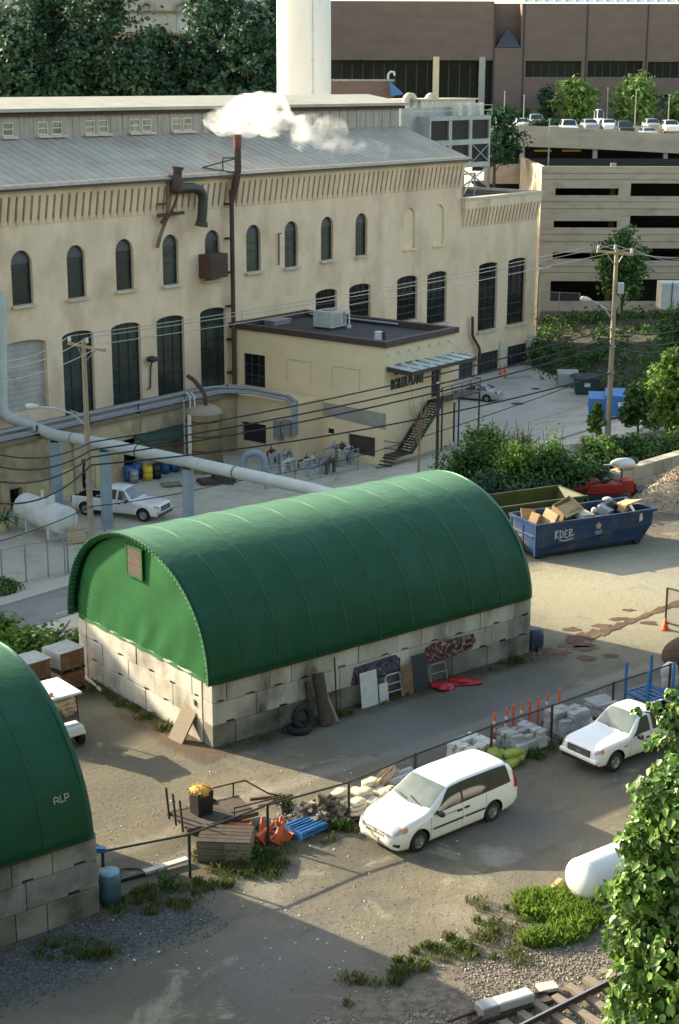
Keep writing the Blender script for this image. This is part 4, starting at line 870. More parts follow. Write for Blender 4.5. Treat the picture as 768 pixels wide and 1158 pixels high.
m_.build('duct_opening', K['louver'], BL, world=True)
for (u0, v0, u1, v1) in ((313, 475, 321, 497), (322, 474, 333, 492)):
 a, z1 = sblk(u0, v0); b, z0 = sblk(u1, v1); m_ = MB(); m_.prism([(a, z0), (b, z0), (b, z1), (a, z1)], sfn, .01, .4); m_.build('electrical_box', K['grey_metal'], BL, world=True)
PB = thing('pipe_run', 'bundle of grey insulated pipes running along the lean-to roof and round to the annex', 'pipes', PF(60, LO+.3, LT))
for k, (do, dz, r) in enumerate(((.35, .30, .09), (.75, .32, .12), (1.15, .30, .07), (.1, .62, .07), (.6, .66, .08))):
 zb_ = bz + .25 + dz*.6
 m_ = MB(); pts = [PF(TL, LO+do-1, LT+dz+.1), PF(LE0+2, LO+do-1, LT+dz+.1), PF(LE0+.6+do, LO+do-.7, zb_), PF(AT1+SB+.1+do*.5, LO+.9+do, zb_), PF(AT1+SB+.1+do*.5, so_-.6, zb_-.1), PF(AT1+SB+.05+do*.5, so_+.1, zb_-.4), PF(AT1+SB+.05+do*.5, so_+.1, bz-2.2)]
 m_.tube(pts, r, 8); m_.build('pipe', K['grey_metal'], PB, world=True)
m_ = MB(); t = LE0 + 1
while t < TL: m_.box(PF(t, LO-.35, LT+.3), (.14, 1.3, .14), rz=PA); m_.bar(PF(t, LO+.1, LT), PF(t, LO+.1, LT+.9), .1); t += 4.5
m_.build('pipe_rack', K['dark_metal'], PB, world=True)
# foliage
def leaves(clumps, n, size, seed, gap=.35, droop=.0, flat=.5):
 "many small folded leaf faces spread through ellipsoidal clumps; returns an MB-like arrays pair"
 r = np.random.default_rng(seed); vol = np.array([c[1][0]*c[1][1]*c[1][2] for c in clumps])**.75; cnt = np.maximum(4, (n*vol/vol.sum()).astype(int))
 Vs = []
 for (c, rr_), k in zip(clumps, cnt):
  d = r.normal(size=(k, 3)); d /= np.linalg.norm(d, axis=1)[:, None]
  rad_ = r.uniform(.35, 1.0, k)**.6
  ph = r.uniform(0, 6.28, 4); f = r.normal(0, 2.2, (4, 3)); lump = 1 + .22*sum(np.sin(d @ f[i] + ph[i]) for i in range(4))
  p = np.asarray(c) + d*np.asarray(rr_)*(rad_*lump)[:, None]
  hole = np.sin(p @ r.normal(0, 1.6/max(rr_), 3)*2 + ph[0])*np.sin(p @ r.normal(0, 1.6/max(rr_), 3)*2 + ph[1])
  p = p[hole < 1 - gap*1.2]; d = d[hole < 1 - gap*1.2]; m = len(p)
  if m == 0: continue
  nrm = d*.6 + r.normal(0, .55, (m, 3)) + np.array([0, 0, flat]); nrm /= np.linalg.norm(nrm, axis=1)[:, None]
  a = np.cross(nrm, r.normal(size=(m, 3))); a /= np.linalg.norm(a, axis=1)[:, None]; b = np.cross(nrm, a)
  s = size*r.uniform(.6, 1.35, m)[:, None]
  p0 = p - a*s*.55; p2 = p + a*s*.6 - np.array([0, 0, 1])*s*droop; p1 = p + b*s*.34 + nrm*s*.08; p3 = p - b*s*.34 + nrm*s*.08
  Vs.append(np.stack([p0, p1, p2, p3], 1))
 V = np.concatenate(Vs); return V
def leaf_mesh(name, V, m, parent=None, loc=None):
 q = V.reshape(-1, 3).copy()
 if parent is not None: q = q - np.array(WM[parent.name].translation)
 elif loc is not None: q = q - np.array(loc)
 k = V.shape[1]; nf = V.shape[0]
 me = bpy.data.meshes.new(name); me.vertices.add(len(q)); me.vertices.foreach_set('co', q.ravel().astype(np.float32))
 me.loops.add(nf*k); me.loops.foreach_set('vertex_index', np.arange(nf*k, dtype=np.int32)); me.polygons.add(nf)
 me.polygons.foreach_set('loop_start', np.arange(0, nf*k, k, dtype=np.int32)); me.update(calc_edges=True)
 me.materials.append(m); o = bpy.data.objects.new(name, me); COL.objects.link(o)
 if parent is not None: o.parent = parent; WM[o.name] = WM[parent.name]
 elif loc is not None: o.location = loc
 return o
def tree(kind, label, base, h, r, m, n=2500, leaf=.45, seed=0, group=None, trunk=None, cb=.25, cat='tree', nc=14, rz_=None, lean=(0, 0), multi=1):
 "trunk with limbs, crown of irregular leaf clumps; cb = share of the height that is bare trunk"
 q = random.Random(seed); T = thing(kind, label, cat, base, 0, group); bx, by, bz = base
 cz0 = bz + h*cb; ch = h*(1-cb); rz_ = rz_ or r
 clumps = []; mbt = MB(); tr = trunk or max(.05, h*.018)
 for s_ in range(multi):
  ox, oy = (q.uniform(-.3, .3)*r, q.uniform(-.3, .3)*r) if multi > 1 else (0, 0)
  top = (bx + ox*1.5 + lean[0], by + oy*1.5 + lean[1], bz + h*.86)
  mid = (bx + ox + lean[0]*.4 + q.uniform(-.05, .05)*h, by + oy + lean[1]*.4, bz + h*.45)
  mbt.tube([(bx + ox*.4, by + oy*.4, bz - .2), ((bx + ox*.7 + mid[0])/2, (by + mid[1])/2, bz + h*.2), mid, top], [tr*1.25, tr, tr*.75, tr*.15], 7)
 for i in range(nc):
  f = (i + .5)/nc; zz = cz0 + ch*(.08 + .84*f); w_ = math.sin(math.pi*min(.97, .12 + .86*f)**.85)**.8; a = i*2.4 + q.uniform(-.5, .5); rr = r*w_*q.uniform(.35, .8)
  cx, cy = bx + lean[0]*f + math.cos(a)*rr, by + lean[1]*f + math.sin(a)*rr; s = r*q.uniform(.36, .58)*(.65 + .35*w_)
  clumps.append(((cx, cy, zz), (s, s, s*q.uniform(.6, .85))))
  mbt.tube([(bx + lean[0]*f*.6, by + lean[1]*f*.6, zz - h*.14), ((bx + cx)/2, (by + cy)/2, zz - h*.05), (cx, cy, zz + s*.2)], [tr*.42, tr*.28, tr*.08], 5)
 clumps.append(((bx + lean[0]*.5, by + lean[1]*.5, cz0 + ch*.5), (r*.6, r*.6, ch*.42)))
 mbt.build('trunk', K['bark'], T, world=True)
 leaf_mesh('crown', leaves(clumps, n, leaf, seed), m, T)
 return T
def bush(kind, label, base, w_, d_, h, m, n, leaf, seed, group=None, cat='shrub'):
 q = random.Random(seed); T = thing(kind, label, cat, base, 0, group); bx, by, bz = base; cl = []
 for i in range(12):
  a = q.uniform(0, 6.28); k = q.uniform(.1, .75); s = q.uniform(.28, .5)
  cl.append(((bx + math.cos(a)*w_*k*.5, by + math.sin(a)*d_*k*.5, bz + h*q.uniform(.2, .78)*(1.05 - .45*k)), (w_*s*.55, d_*s*.55, h*s*.62)))
 cl.append(((bx, by, bz + h*.35), (w_*.36, d_*.36, h*.38)))
 mb = MB()
 for i in range(7):
  a = q.uniform(0, 6.28); e = (bx + math.cos(a)*w_*.28, by + math.sin(a)*d_*.28, bz + h*q.uniform(.6, .95)); mb.tube([(bx + math.cos(a)*.1, by + math.sin(a)*.1, bz - .1), ((bx + e[0])/2, (by + e[1])/2, bz + h*.45), e], [.04, .03, .012], 5)
 mb.build('stems', K['bark'], T, world=True)
 leaf_mesh('foliage', leaves(cl, n, leaf, seed, flat=.4), m, T)
 return T
# chimney behind the plant
yc = 176; pa_, pb_ = Y(313, 60, yc), Y(374.5, 60, yc); cr = (pb_[0]-pa_[0])/2; cx = (pb_[0]+pa_[0])/2
CH = thing('chimney', 'huge round white chimney rising out of the frame behind the plant roof', 'chimney', (cx, yc, LOW))
m_ = MB(); m_.lathe([(cr*1.03, LOW), (cr*1.0, 20), (cr*.96, 62), (cr*1.0, 62.3), (cr*1.0, 64), (cr*.8, 64), (cr*.8, 60)], (cx, yc, 0), 56); m_.build('shaft', K['chimney'], CH, world=True)
m_ = MB(); m_.bar((cx + cr*.34, yc - cr*.955, LOW), (cx + cr*.34, yc - cr*.93, 60), .10, .1)
for z in np.arange(8, 60, 3.2): m_.box((cx + cr*.34, yc - cr*.94, z), (.35, .12, .1))
m_.build('conduit', K['pale_metal'], CH, world=True)
# cooling tower beyond the roof end
CO_ = -9.5
def ct(u, v): return FAC(u, v, CO_)
CT = thing('cooling_tower', 'pale metal cooling tower with dark louvre panels beyond the end of the plant roof', 'cooling tower', PF(ct(520, 190)[0], CO_, EAVX))
tl0, tr0 = ct(486, 140)[0], ct(555, 140)[0]; ztop = ct(520, 131)[1]; zr1 = ct(520, 136)[1]; zr2 = ct(520, 158)[1]; zr3 = ct(520, 164)[1]; zr4 = ct(520, 184.5)[1]; zb0 = ct(530, 213)[1]
cfn = lambda t, z, d: PF(t, CO_ + d, z)
m_ = MB(); nb = 3; holes = []; wt = (tl0 - tr0)/nb
for k in range(nb):
 for (za, zb_) in ((zr2, zr1), (zr4, zr3)): holes.append([(tr0 + wt*k + .25, za), (tr0 + wt*(k+1) - .25, za), (tr0 + wt*(k+1) - .25, zb_), (tr0 + wt*k + .25, zb_)])
zbase = ct(520, 190)[1]
holed_wall(m_, [(tr0, zbase), (tl0, zbase), (tl0, ztop), (tr0, ztop)], holes, cfn, .3)
m_.add([PF(tr0, CO_, zbase), PF(tr0, CO_-5, zbase), PF(tr0, CO_-5, ztop), PF(tr0, CO_, ztop)], [(0, 1, 2, 3)]); m_.add([PF(tl0, CO_, zbase), PF(tl0, CO_-5, zbase), PF(tl0, CO_-5, ztop), PF(tl0, CO_, ztop)], [(0, 1, 2, 3)])
m_.add([PF(tl0, CO_, ztop-.02), PF(tr0, CO_, ztop-.02), PF(tr0, CO_-5, ztop-.02), PF(tl0, CO_-5, ztop-.02)], [(0, 1, 2, 3)])
m_.build('casing', K['ct_metal'], CT, world=True)
for h in holes:
 m_ = MB(); m_.add([cfn(a, b, -.3) for a, b in h], [(0, 1, 2, 3)])
 for k in range(14): z = h[0][1] + (h[2][1]-h[0][1])*(k+.5)/14; m_.bar(cfn(h[0][0], z, -.2), cfn(h[1][0], z, -.2), .12, .04)
 m_.build('louvre', K['louver'], CT, world=True)
m_ = MB()
for t in (tr0+.15, (tr0+tl0)/2, tl0-.15):
 for o_ in (0, -4.6): m_.bar(PF(t, CO_+o_, zbase), PF(t, CO_+o_, EAVX-.25), .28)
m_.bar(PF(tr0+.15, CO_, zbase), PF((tr0+tl0)/2, CO_, zb0), .12); m_.bar(PF((tr0+tl0)/2, CO_, zbase), PF(tr0+.15, CO_, zb0), .12); m_.build('legs', K['grey_metal'], CT, world=True)
h = holes[1]; m_ = MB(); m_.bar(cfn(h[0][0], h[0][1], .02), cfn(h[2][0], h[2][1], .02), .08); m_.bar(cfn(h[1][0], h[1][1], .02), cfn(h[3][0], h[3][1], .02), .08); m_.build('cross_brace', K['grey_metal'], CT, world=True)
m_ = MB(); hz = ct(520, 113)[1]
for h_ in (.5, 1.0): m_.bar(PF(tl0+3, CO_+.1, ztop+h_), PF(tr0, CO_+.1, ztop+h_), .05)
for k in range(9): t = tr0 + (tl0+3-tr0)*k/8; m_.bar(PF(t, CO_+.1, ztop), PF(t, CO_+.1, ztop+1.05), .05)
m_.build('railing', K['sack'], CT, world=True)
m_ = MB(); m_.box(PF((tl0+tr0)/2-.3, CO_-3.2, (ztop+hz)/2), (tl0-tr0-1.2, 3, hz-ztop), rz=PA); m_.box(PF((tl0+tr0)/2, CO_-3.2, hz+.06), (tl0-tr0, 3.4, .14), rz=PA); m_.build('fan_deck', K['sack'], CT, world=True)
m_ = MB()
for t in (tr0+1.2, tr0+3.4, tr0+5.0): m_.box(PF(t, CO_-.6, ztop+.6), (.6, .6, 1.2), rz=PA)
m_.build('riser_box', K['white_dull'], CT, world=True)
for k, (u, v) in enumerate(((461, 117), (485.5, 117))):
 t, z = FAC(u, v, -12); V_ = thing('roof_fan', ('left' if k == 0 else 'right') + ' one of two round cream roof fans between the chimney and the cooling tower', 'roof fan', PF(t, -12, z-1.4), 0, 'round roof fans')
 mt = Matrix.Rotation(PA, 3, 'Z') @ Matrix.Rotation(math.pi/2, 3, 'X'); m_ = MB(); m_.lathe([(.45, 0), (.95, 0), (1.0, .1), (1.0, .5), (.9, .55), (.45, .5), (.4, .1)], (0, 0, 1.4), 24, mat=mt); m_.build('housing', K['sack'], V_)
 m_ = MB(); m_.lathe([(0, .3), (.5, .3)], (0, 0, 1.4), 20, mat=mt); m_.box((0, 0, .2), (.5, .5, .5)); m_.build('hub', K['grey_metal'], V_)
t_, z_ = FAC(462, 133, -12.5); m_ = MB(); p0 = PF(t_-1, -13.5, z_); m_.box((p0[0], p0[1], (z_+EAVX)/2 - .0), (8.5, 5, z_ - EAVX + 1.9), rz=PA); solo(m_, 'plant_room', K['ct_metal'], 'pale metal plant room under the two round fans at the end of the roof monitor', 'plant room', (p0[0], p0[1], EAVX))
FR = thing('scaffold', 'small grey steel frame standing on the dark wing roof beside the cooling tower', 'scaffold', PF(ct(524, 210)[0], -3.5, EAVX-.25)); m_ = MB()
tf, zf = FAC(524, 197, -3.5); tf2 = FAC(537, 197, -3.5)[0]
for a in (tf, tf2):
 for o_ in (-3.5, -5.5): m_.bar(PF(a, o_, EAVX-.25), PF(a, o_, zf), .16)
for o_ in (-3.5, -5.5): m_.bar(PF(tf, o_, zf), PF(tf2, o_, zf), .16); m_.bar(PF(tf, o_, EAVX), PF(tf2, o_, zf), .1)
m_.build('frame', K['grey_metal'], FR, world=True)
# brown brick building on the rise behind the garage
YB = 242
def yb(u, v): p = Y(u, v, YB); return (p[0], p[2])
BB = thing('brown_brick_building', 'long brown brick building with dark window strips behind the garage', 'building', (yb(640, 128)[0], YB, yb(640, 128)[1]))
bfn = lambda x, z, d: (x, YB - d, z)
zg = yb(600, 150)[1]; ztp = yb(600, 4)[1]; xl, xr = yb(374, 60)[0], yb(1000, 60)[0]
def rect(fn, u0, v0, u1, v1): a, b = fn(u0, v1), fn(u1, v0); return [(a[0], a[1]), (b[0], a[1]), (b[0], b[1]), (a[0], b[1])]
xs_ = yb(558, 60)[0]; m_ = MB(); strips = [(594, 69, 658, 87), (664, 69, 727, 87), (732, 70, 795, 88), (801, 70, 860, 88)]
notch = rect(yb, 560, -5, 590, 54)
holes = [rect(yb, *s) for s in strips] + [rect(yb, 738, 107, 758, 124), rect(yb, 556, 94, 560, 110)]
x0n, x1n, znb = yb(560.5, 30)[0], yb(590, 30)[0], yb(575, 54)[1]
holed_wall(m_, [(xs_, zg-4), (xr, zg-4), (xr, ztp), (x1n, ztp), (x1n, znb), (x0n, znb), (x0n, ztp), (xs_, ztp)], holes[:5], bfn, 1.0)
zo = yb(460, 68)[1]; m_.prism([(xl, zo), (xs_-.01, zo), (xs_-.01, yb(460, 1)[1]), (xl, yb(460, 1)[1])], bfn, 0, -14)
m_.box(((x0n+x1n)/2, YB+3.5, (znb+ztp)/2 - .5), (x1n-x0n+1, .5, ztp-znb+1))
m_.add([(x1n, YB, znb), (x1n, YB+3.2, znb), (x1n, YB+3.2, ztp), (x1n, YB, ztp)], [(0, 1, 2, 3)]); m_.add([(x0n, YB, znb), (x0n, YB+3.2, znb), (x0n, YB+3.2, ztp), (x0n, YB, ztp)], [(0, 1, 2, 3)])
m_.add([(x0n, YB, znb), (x1n, YB, znb), (x1n, YB+3.3, znb), (x0n, YB+3.3, znb)], [(0, 1, 2, 3)])
m_.box(((xs_+xr)/2, YB+10, ztp+.1), (xr-xs_, 12, .2))
m_.build('brick_wall', K['brown_brick'], BB, world=True)
m_ = MB()
for u in (558.5, 592, 663, 731): x = yb(u, 60)[0]; m_.box((x, YB-.03, (zg+ztp)/2), (.22, .08, ztp-zg))
m_.build('joint', K['louver'], BB, world=True)
for h in holes[:4]:
 m_ = MB(); m_.add([bfn(a, b, -.7) for a, b in h], [(0, 1, 2, 3)]); w_ = m_.build('window', K['glass_dark'], BB, world=True)
 m_ = MB()
 for k in range(1, 7): x = h[0][0] + (h[1][0]-h[0][0])*k/7; m_.bar(bfn(x, h[0][1], -.62), bfn(x, h[2][1], -.62), .12)
 m_.build('mullion', K['dark_metal'], w_, world=True)
m_ = MB(); m_.add([bfn(a, b, -.8) for a, b in holes[4]], [(0, 1, 2, 3)]); m_.build('doorway', K['louver'], BB, world=True)
zl0 = yb(460, 118)[1]; m_ = MB(); m_.add([(xl-14, YB+2, zl0-4), (xs_+1, YB+2, zl0-4), (xs_+1, YB+2, zo+1), (xl-14, YB+2, zo+1)], [(0, 1, 2, 3)]); w_ = m_.build('glass_wall', K['glass_dark'], BB, world=True)
m_ = MB()
for k in range(16): x = xl + (xs_-xl)*k/15; m_.bar((x, YB+1.9, zl0-4), (x, YB+1.9, zo), .18)
m_.build('mullion', K['dark_metal'], w_, world=True)
for u in (493, 545): x = yb(u, 90)[0]; m_ = MB(); m_.box((x, YB+.3, (zl0+zo)/2-1), (.9, .9, zo-zl0+3)); m_.build('column', K['brick_clean'] if u < 500 else K['concrete_grey'], BB, world=True)  # cream on the left column stands for sunlight falling on it
m_ = MB(); a, b = yb(561, 52)[0], yb(589, 52)[0]; za, zt_ = yb(575, 53.5)[1], yb(575, 31)[1]; m_.add([(a, YB-.05, za), (b, YB-.05, za), (b, YB+2.8, za), (a, YB+2.8, za), ((a+b)/2, YB+1.6, zt_)], [(0, 1, 4), (1, 2, 4), (2, 3, 4), (3, 0, 4)]); m_.build('glass_pyramid', mat('dark_grey_glass', (.05, .055, .06), rough=.3), BB, world=True)
m_ = MB(); a, b = yb(594, 3)[0], yb(1000, 3)[0]; z0 = ztp + .25; m_.add([(a, YB+1, z0), (b, YB+1, z0), (b, YB+9, z0+3.2), (a, YB+9, z0+3.2)], [(0, 1, 2, 3)]); sk = m_.build('skylight', mat('skylight_glass', (.42, .50, .52), (.34, .41, .43), sc=2, rough=.2), BB, world=True)
m_ = MB(); k = a
while k < b: m_.bar((k, YB+1, z0+.03), (k, YB+9, z0+3.23), .14); k += 1.5
m_.build('glazing_bar', K['white_dull'], sk, world=True)
YP = 200
PH = thing('brick_penthouse', 'low dark brown brick block right of the white chimney behind the plant roof', 'building', tuple(Y(412, 118, YP))); a, b = Y(374, 113, YP), Y(445, 92, YP); m_ = MB(); m_.box(((a[0]+b[0])/2, YP+5, (a[2]-8+b[2])/2), (b[0]-a[0], 10, b[2]-a[2]+8)); m_.build('wall', K['brown_brick'], PH, world=True)
m_ = MB(); m_.box(((a[0]+b[0])/2, YP+5, b[2]+.12), (b[0]-a[0]+.3, 10.3, .25)); m_.build('coping', K['grey_metal'], PH, world=True)
m_ = MB(); p = Y(439, 92, YP+1); m_.tube([p, p + np.array([0, 0, .8]), p + np.array([.3, 0, 1.15]), p + np.array([.7, 0, 1.1]), p + np.array([.8, 0, .7])], .14, 8); solo(m_, 'gooseneck_vent', K['white_dull'], 'small pale goose-neck vent on the dark brick block beside the chimney', 'vent', p)
m_ = MB(); p = Y(447, 101, YP-1); m_.add([p + np.array(q) for q in ((-.7, 0, .9), (.9, -.4, -.6), (1.0, 1.4, -.5), (-.6, 1.4, .9), (-.5, 0, -.8))], [(0, 1, 2, 3), (0, 4, 1)]); tp = solo(m_, 'blue_tarpaulin', K['blue_bright'], 'bright blue tarpaulin draped over the right end of the dark brick block', 'tarpaulin', p)
tp.modifiers.new('t', 'SOLIDIFY').thickness = .05
# parking garage
YU, YF = 186, 165
def yu(u, v): p = Y(u, v, YU); return (p[0], p[2])
def yf(u, v): p = Y(u, v, YF); return (p[0], p[2])
PG = thing('parking_garage', 'tan concrete parking garage with long dark openings and cars on its top deck', 'parking garage', (yf(700, 340)[0], YF, -1))
ffn = lambda x, z, d: (x, YF - d, z); ufn = lambda x, z, d: (x, YU - d, z)
m_ = MB(); fh = [(628, 213, 700, 221), (713, 207.5, 800, 222), (806, 208, 900, 222), (626, 250, 698.5, 257.5), (712, 244, 800, 258), (806, 244, 900, 258), (625, 286, 697.5, 293), (711, 281, 800, 295), (806, 281, 900, 295), (622, 318, 697, 341), (711, 316, 800, 341), (806, 316, 900, 341)]
x0, zt0 = yf(613, 188); x1 = yf(905, 190)[0]; zb_ = -4.5
FH = [rect(yf, *r) for r in fh]
holed_wall(m_, [(x0, zb_), (x1, zb_), (x1, zt0), (x0, zt0)], FH, ffn, .5)
m_.add([(x0, YF, zb_), (x0, YF+20.4, zb_), (x0, YF+20.4, zt0), (x0, YF, zt0)], [(0, 1, 2, 3)])
m_.add([(x0+.35, YF+.35, zt0), (x0+.35, YF+20, zt0), (x0+.35, YF+20, zt0-1.1), (x0+.35, YF+.35, zt0-1.1)], [(0, 1, 2, 3)])
m_.box(((x0+x1)/2, YF+.17, zt0-.02), (x1-x0, .36, .05))
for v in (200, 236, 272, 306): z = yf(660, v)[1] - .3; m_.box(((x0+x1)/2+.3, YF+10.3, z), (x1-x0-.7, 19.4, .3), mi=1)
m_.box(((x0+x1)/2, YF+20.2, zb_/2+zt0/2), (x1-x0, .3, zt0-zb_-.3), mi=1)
m_.build('concrete_wall', [K['concrete'], K['black_plastic']], PG, world=True)  # inner slabs and back wall coloured black for the shade of deep floors
m_ = MB()
for u in (613, 706, 803): 
 for yy in (YF+6, YF+13): m_.box((yf(u, 250)[0]+.8, yy, zt0/2+zb_/2), (.6, .6, zt0-zb_-.6))
m_.build('column', K['concrete'], PG, world=True)
m_ = MB()
for v in (196, 203, 228, 236, 265, 273, 301, 308): z = yf(660, v)[1]; m_.box(((x0+x1)/2, YF-.012, z), (x1-x0-.1, .03, .05))
m_.build('groove', K['brick_dark'], PG, world=True)
top = [(548, 141), (600, 142.3), (640, 144), (690, 147), (740, 150.5), (800, 155), (900, 162)]; bot = [(548, 165.5), (600, 166), (640, 167.5), (690, 169.5), (740, 172), (800, 175.5), (900, 181)]
pts = [yu(*p) for p in top]; ptb = [yu(*p) for p in bot]
def bow(x): return -((x - pts[0][0])/60)**2*6
m_ = MB(); P_ = [[], [], [], []]
for a, b in zip(pts, ptb):
 y_ = YU - .0; P_[0].append((b[0], y_+.5, b[1])); P_[1].append((b[0], y_, b[1])); P_[2].append((a[0], y_, a[1])); P_[3].append((a[0], y_+.5, a[1]))
m_.grid(P_, sm=False, flip=True)
lb = [(548, 185.5), (613, 187), (760, 188)]; a, b = yu(548, 185.5), yu(640, 208); m_.box(((a[0]+b[0])/2, YU+.25, (a[1]+b[1])/2), (b[0]-a[0], .5, a[1]-b[1]))
a, b = yu(640, 187), yu(905, 190); m_.box(((a[0]+b[0])/2, YU+.25, a[1]-1), (b[0]-a[0], .5, 1.6))
dk = yu(600, 150)[1]; xa, xb = yu(548, 150)[0], yu(905, 150)[0]
m_.add([(pts[0][0], YU+.4, dk-.9), (pts[-1][0], YU+.4, dk-2.6), (pts[-1][0], YU+40, dk-2.6), (pts[0][0], YU+40, dk-.9)], [(0, 1, 2, 3)])
m_.build('upper_wall', K['concrete'], PG, world=True)
for u in (591, 673.5, 753.5, 830): a, b = yu(u-3, 190), yu(u+3, 164); m_ = MB(); m_.box(((a[0]+b[0])/2, YU+.6, (a[1]+b[1])/2), (b[0]-a[0], .6, b[1]-a[1])); m_.build('column', K['concrete_grey'], PG, world=True)
m_ = MB(); m_.box(((xa+xb)/2, YU+9, yu(600, 190)[1]), (xb-xa, 16, .3)); m_.box(((xa+xb)/2, YU+16, yu(600, 184)[1]), (xb-xa, .3, 3.6)); m_.box(((xa+xb)/2, YU+9, yu(600, 216)[1]), (xb-xa, 16, .3)); m_.build('deck', K['louver'], PG, world=True)  # slabs and back wall coloured dark to paint the shade behind the openings
for (u0, u1) in ((606, 626), (638, 659)): a, b = yu(u0, 171), yu(u1, 171); m_ = MB(); m_.box(((a[0]+b[0])/2, YU+1.5, a[1]), (b[0]-a[0], .12, .22)); m_.build('clearance_bar', K['yellow'], PG, world=True)
a, b = Y(643, 140.5, 205), Y(905, 150, 205); m_ = MB(); m_.add([(a[0], 205, a[2]), (b[0], 205, a[2]-.6), (b[0], 205, a[2]-2), (a[0], 205, a[2]-2)], [(0, 1, 2, 3)]); m_.build('inner_parapet', K['concrete'], PG, world=True).modifiers.new('s', 'SOLIDIFY').thickness = .3
ZR = Y(600, 138, 226)[2]
m_ = MB(); m_.add([(xa-60, 226, ZR-6), (xb+40, 226, ZR-6), (xb+40, 226, ZR-1.2), (xa-60, 226, ZR-1.2), (xb+40, YB+.2, zg+2.6), (xa-60, YB+.2, zg+2.6)], [(0, 1, 2, 3), (3, 2, 4, 5)]); hs = struct(m_, 'lawn_bank', mat('lawn', (.05, .085, .03), (.035, .065, .022), sc=1.5, rough=.95))
def hedge(label, x0, x1, y0, y1, z, h, seed, n, m, leaf=.35, name='hedge'):
 cl = []; k = max(2, int((x1-x0)/1.1)); q = random.Random(seed)
 for i in range(k): cl.append(((x0 + (x1-x0)*(i+.5)/k, (y0+y1)/2 + q.uniform(-.2, .2), z + h*.5), ((x1-x0)/k*.75, (y1-y0)/2, h*q.uniform(.45, .58))))
 return tag(leaf_mesh(name, leaves(cl, n, leaf, seed, gap=.1), m, loc=((x0+x1)/2, (y0+y1)/2, z)), label, 'hedge')
a, b = Y(598, 144, 203), Y(633, 144, 203); hedge('dark clipped hedge between cars on the garage top deck', a[0], b[0], 202, 204, a[2]-.4, 1.3, 4, 1500, K['leaf_dark'])
a, b = Y(552, 133, 232), Y(615, 133, 232); hedge('long green hedge along the foot of the brown building left of the lime trees', a[0], b[0], 230, 234, a[2]-1.2, 2.4, 5, 3000, K['leaf_mid'], .5)
a, b = Y(612, 118, 239), Y(634, 118, 239); hedge('dark clipped shrub against the brown building left of the first lime tree', a[0], b[0], 238, 240, a[2]-1.4, 3.4, 6, 1200, K['leaf_dark'], .45)
for k, (u, v, w_, h_, lb_) in enumerate(((649, 135, 27, 40, 'lime green young tree, leftmost of the three before the brown building'), (718, 136, 32, 44, 'lime green young tree, widest of the three before the brown building'), (772, 136, 22, 30, 'lime green young tree cut by the right edge before the brown building'))):
 p = Y(u, v, 228); tree('young_tree', lb_, (p[0], 228, p[2]-.8), h_/1779*228 + 1.2, w_/1779*228, K['leaf_lime'], 2600, .55, 40+k, 'young trees before the brown building', cb=.12)
p = Y(570, 168, 178); tree('broad_tree', 'dark green tree overhanging the garage just right of the cooling tower', (p[0]-1, 178, p[2]-6), 10.5, 3.1, K['leaf_dark'], 2200, .5, 50, cb=.4)
for k, (u, v0, v1, y_, lb_) in enumerate(((570, 104, 138, 222, 'thin lamp post left of the hedge on the top deck'), (592, 108, 141, 215, 'thin lamp post behind the white car at the left end of the top deck'), (620, 135, 186, 176, 'lamp post standing before the garage, tallest against the concrete'), (686, 100, 138, 226, 'thin lamp post between the two lime trees'), (718, 102, 140, 215, 'thin lamp post in front of the widest lime tree'), (755, 108, 149, 208, 'thin lamp post near the right edge of the top deck'))):
 a, b = Y(u, v1, y_), Y(u, v0, y_); L_ = thing('lamp_post', lb_, 'lamp post', tuple(a), 0, 'lamp posts of the garage'); m_ = MB(); m_.cyl((a[0], y_, a[2]-1), (a[0], y_, b[2]), .09, .06, 8); m_.build('pole', K['grey_metal'], L_, world=True)
 m_ = MB(); m_.box((a[0], y_-.2, b[2]+.05), (.22, .5, .1)); m_.build('lamp_head', K['grey_metal'], L_, world=True)
# hillside and museum behind the plant
m_ = MB(); m_.grid([[(-190, 182, LOW), (-190, 215, 6), (-190, 262, 14), (-190, 330, 20)], [(4, 182, LOW), (4, 215, 6), (4, 262, 14), (4, 330, 20)]], sm=False, flip=True); struct(m_, 'hillside', mat('wooded_slope', (.035, .045, .02), (.05, .045, .025), sc=1, rough=.95))
YM = 250
def ym(u, v): p = Y(u, v, YM); return (p[0], p[2])
MU = thing('stone_museum', 'sooty pale stone building with arched windows half hidden by the dark trees', 'building', (ym(150, 90)[0], YM, 12)); mfn = lambda x, z, d: (x, YM - d, z)
m_ = MB(); r_ = random.Random(5); z = 12; xl_, xr_ = ym(-40, 50)[0], ym(330, 50)[0]; zstop = ym(100, 57)[1]; row = 0
while z < zstop:
 x = xl_ - (row % 2)*1.2
 while x < xr_: l = r_.uniform(2, 3); m_.prism([(x+.03, z+.03), (x+l-.03, z+.03), (x+l-.03, z+.97), (x+.03, z+.97)], mfn, r_.uniform(0, .12), -.6); x += l
 z += 1.0; row += 1
m_.build('stone_courses', K['museum'], MU, world=True)
ah = []
for u in (95, 130, 167, 206, 245, 284): c, hw = ym(u, 20)[0], ym(u+7, 20)[0]-ym(u, 20)[0]; ah.append(archpoly(c-hw, c+hw, ym(u, 36)[1], ym(u, 4)[1], hw))
m_ = MB(); holed_wall(m_, [(xl_, zstop), (xr_, zstop), (xr_, zstop+14), (xl_, zstop+14)], ah, mfn, 1.0); m_.build('upper_wall', mat('pale_sandstone', (.42, .37, .30), (.35, .31, .25), sc=.4, rough=.9), MU, world=True)
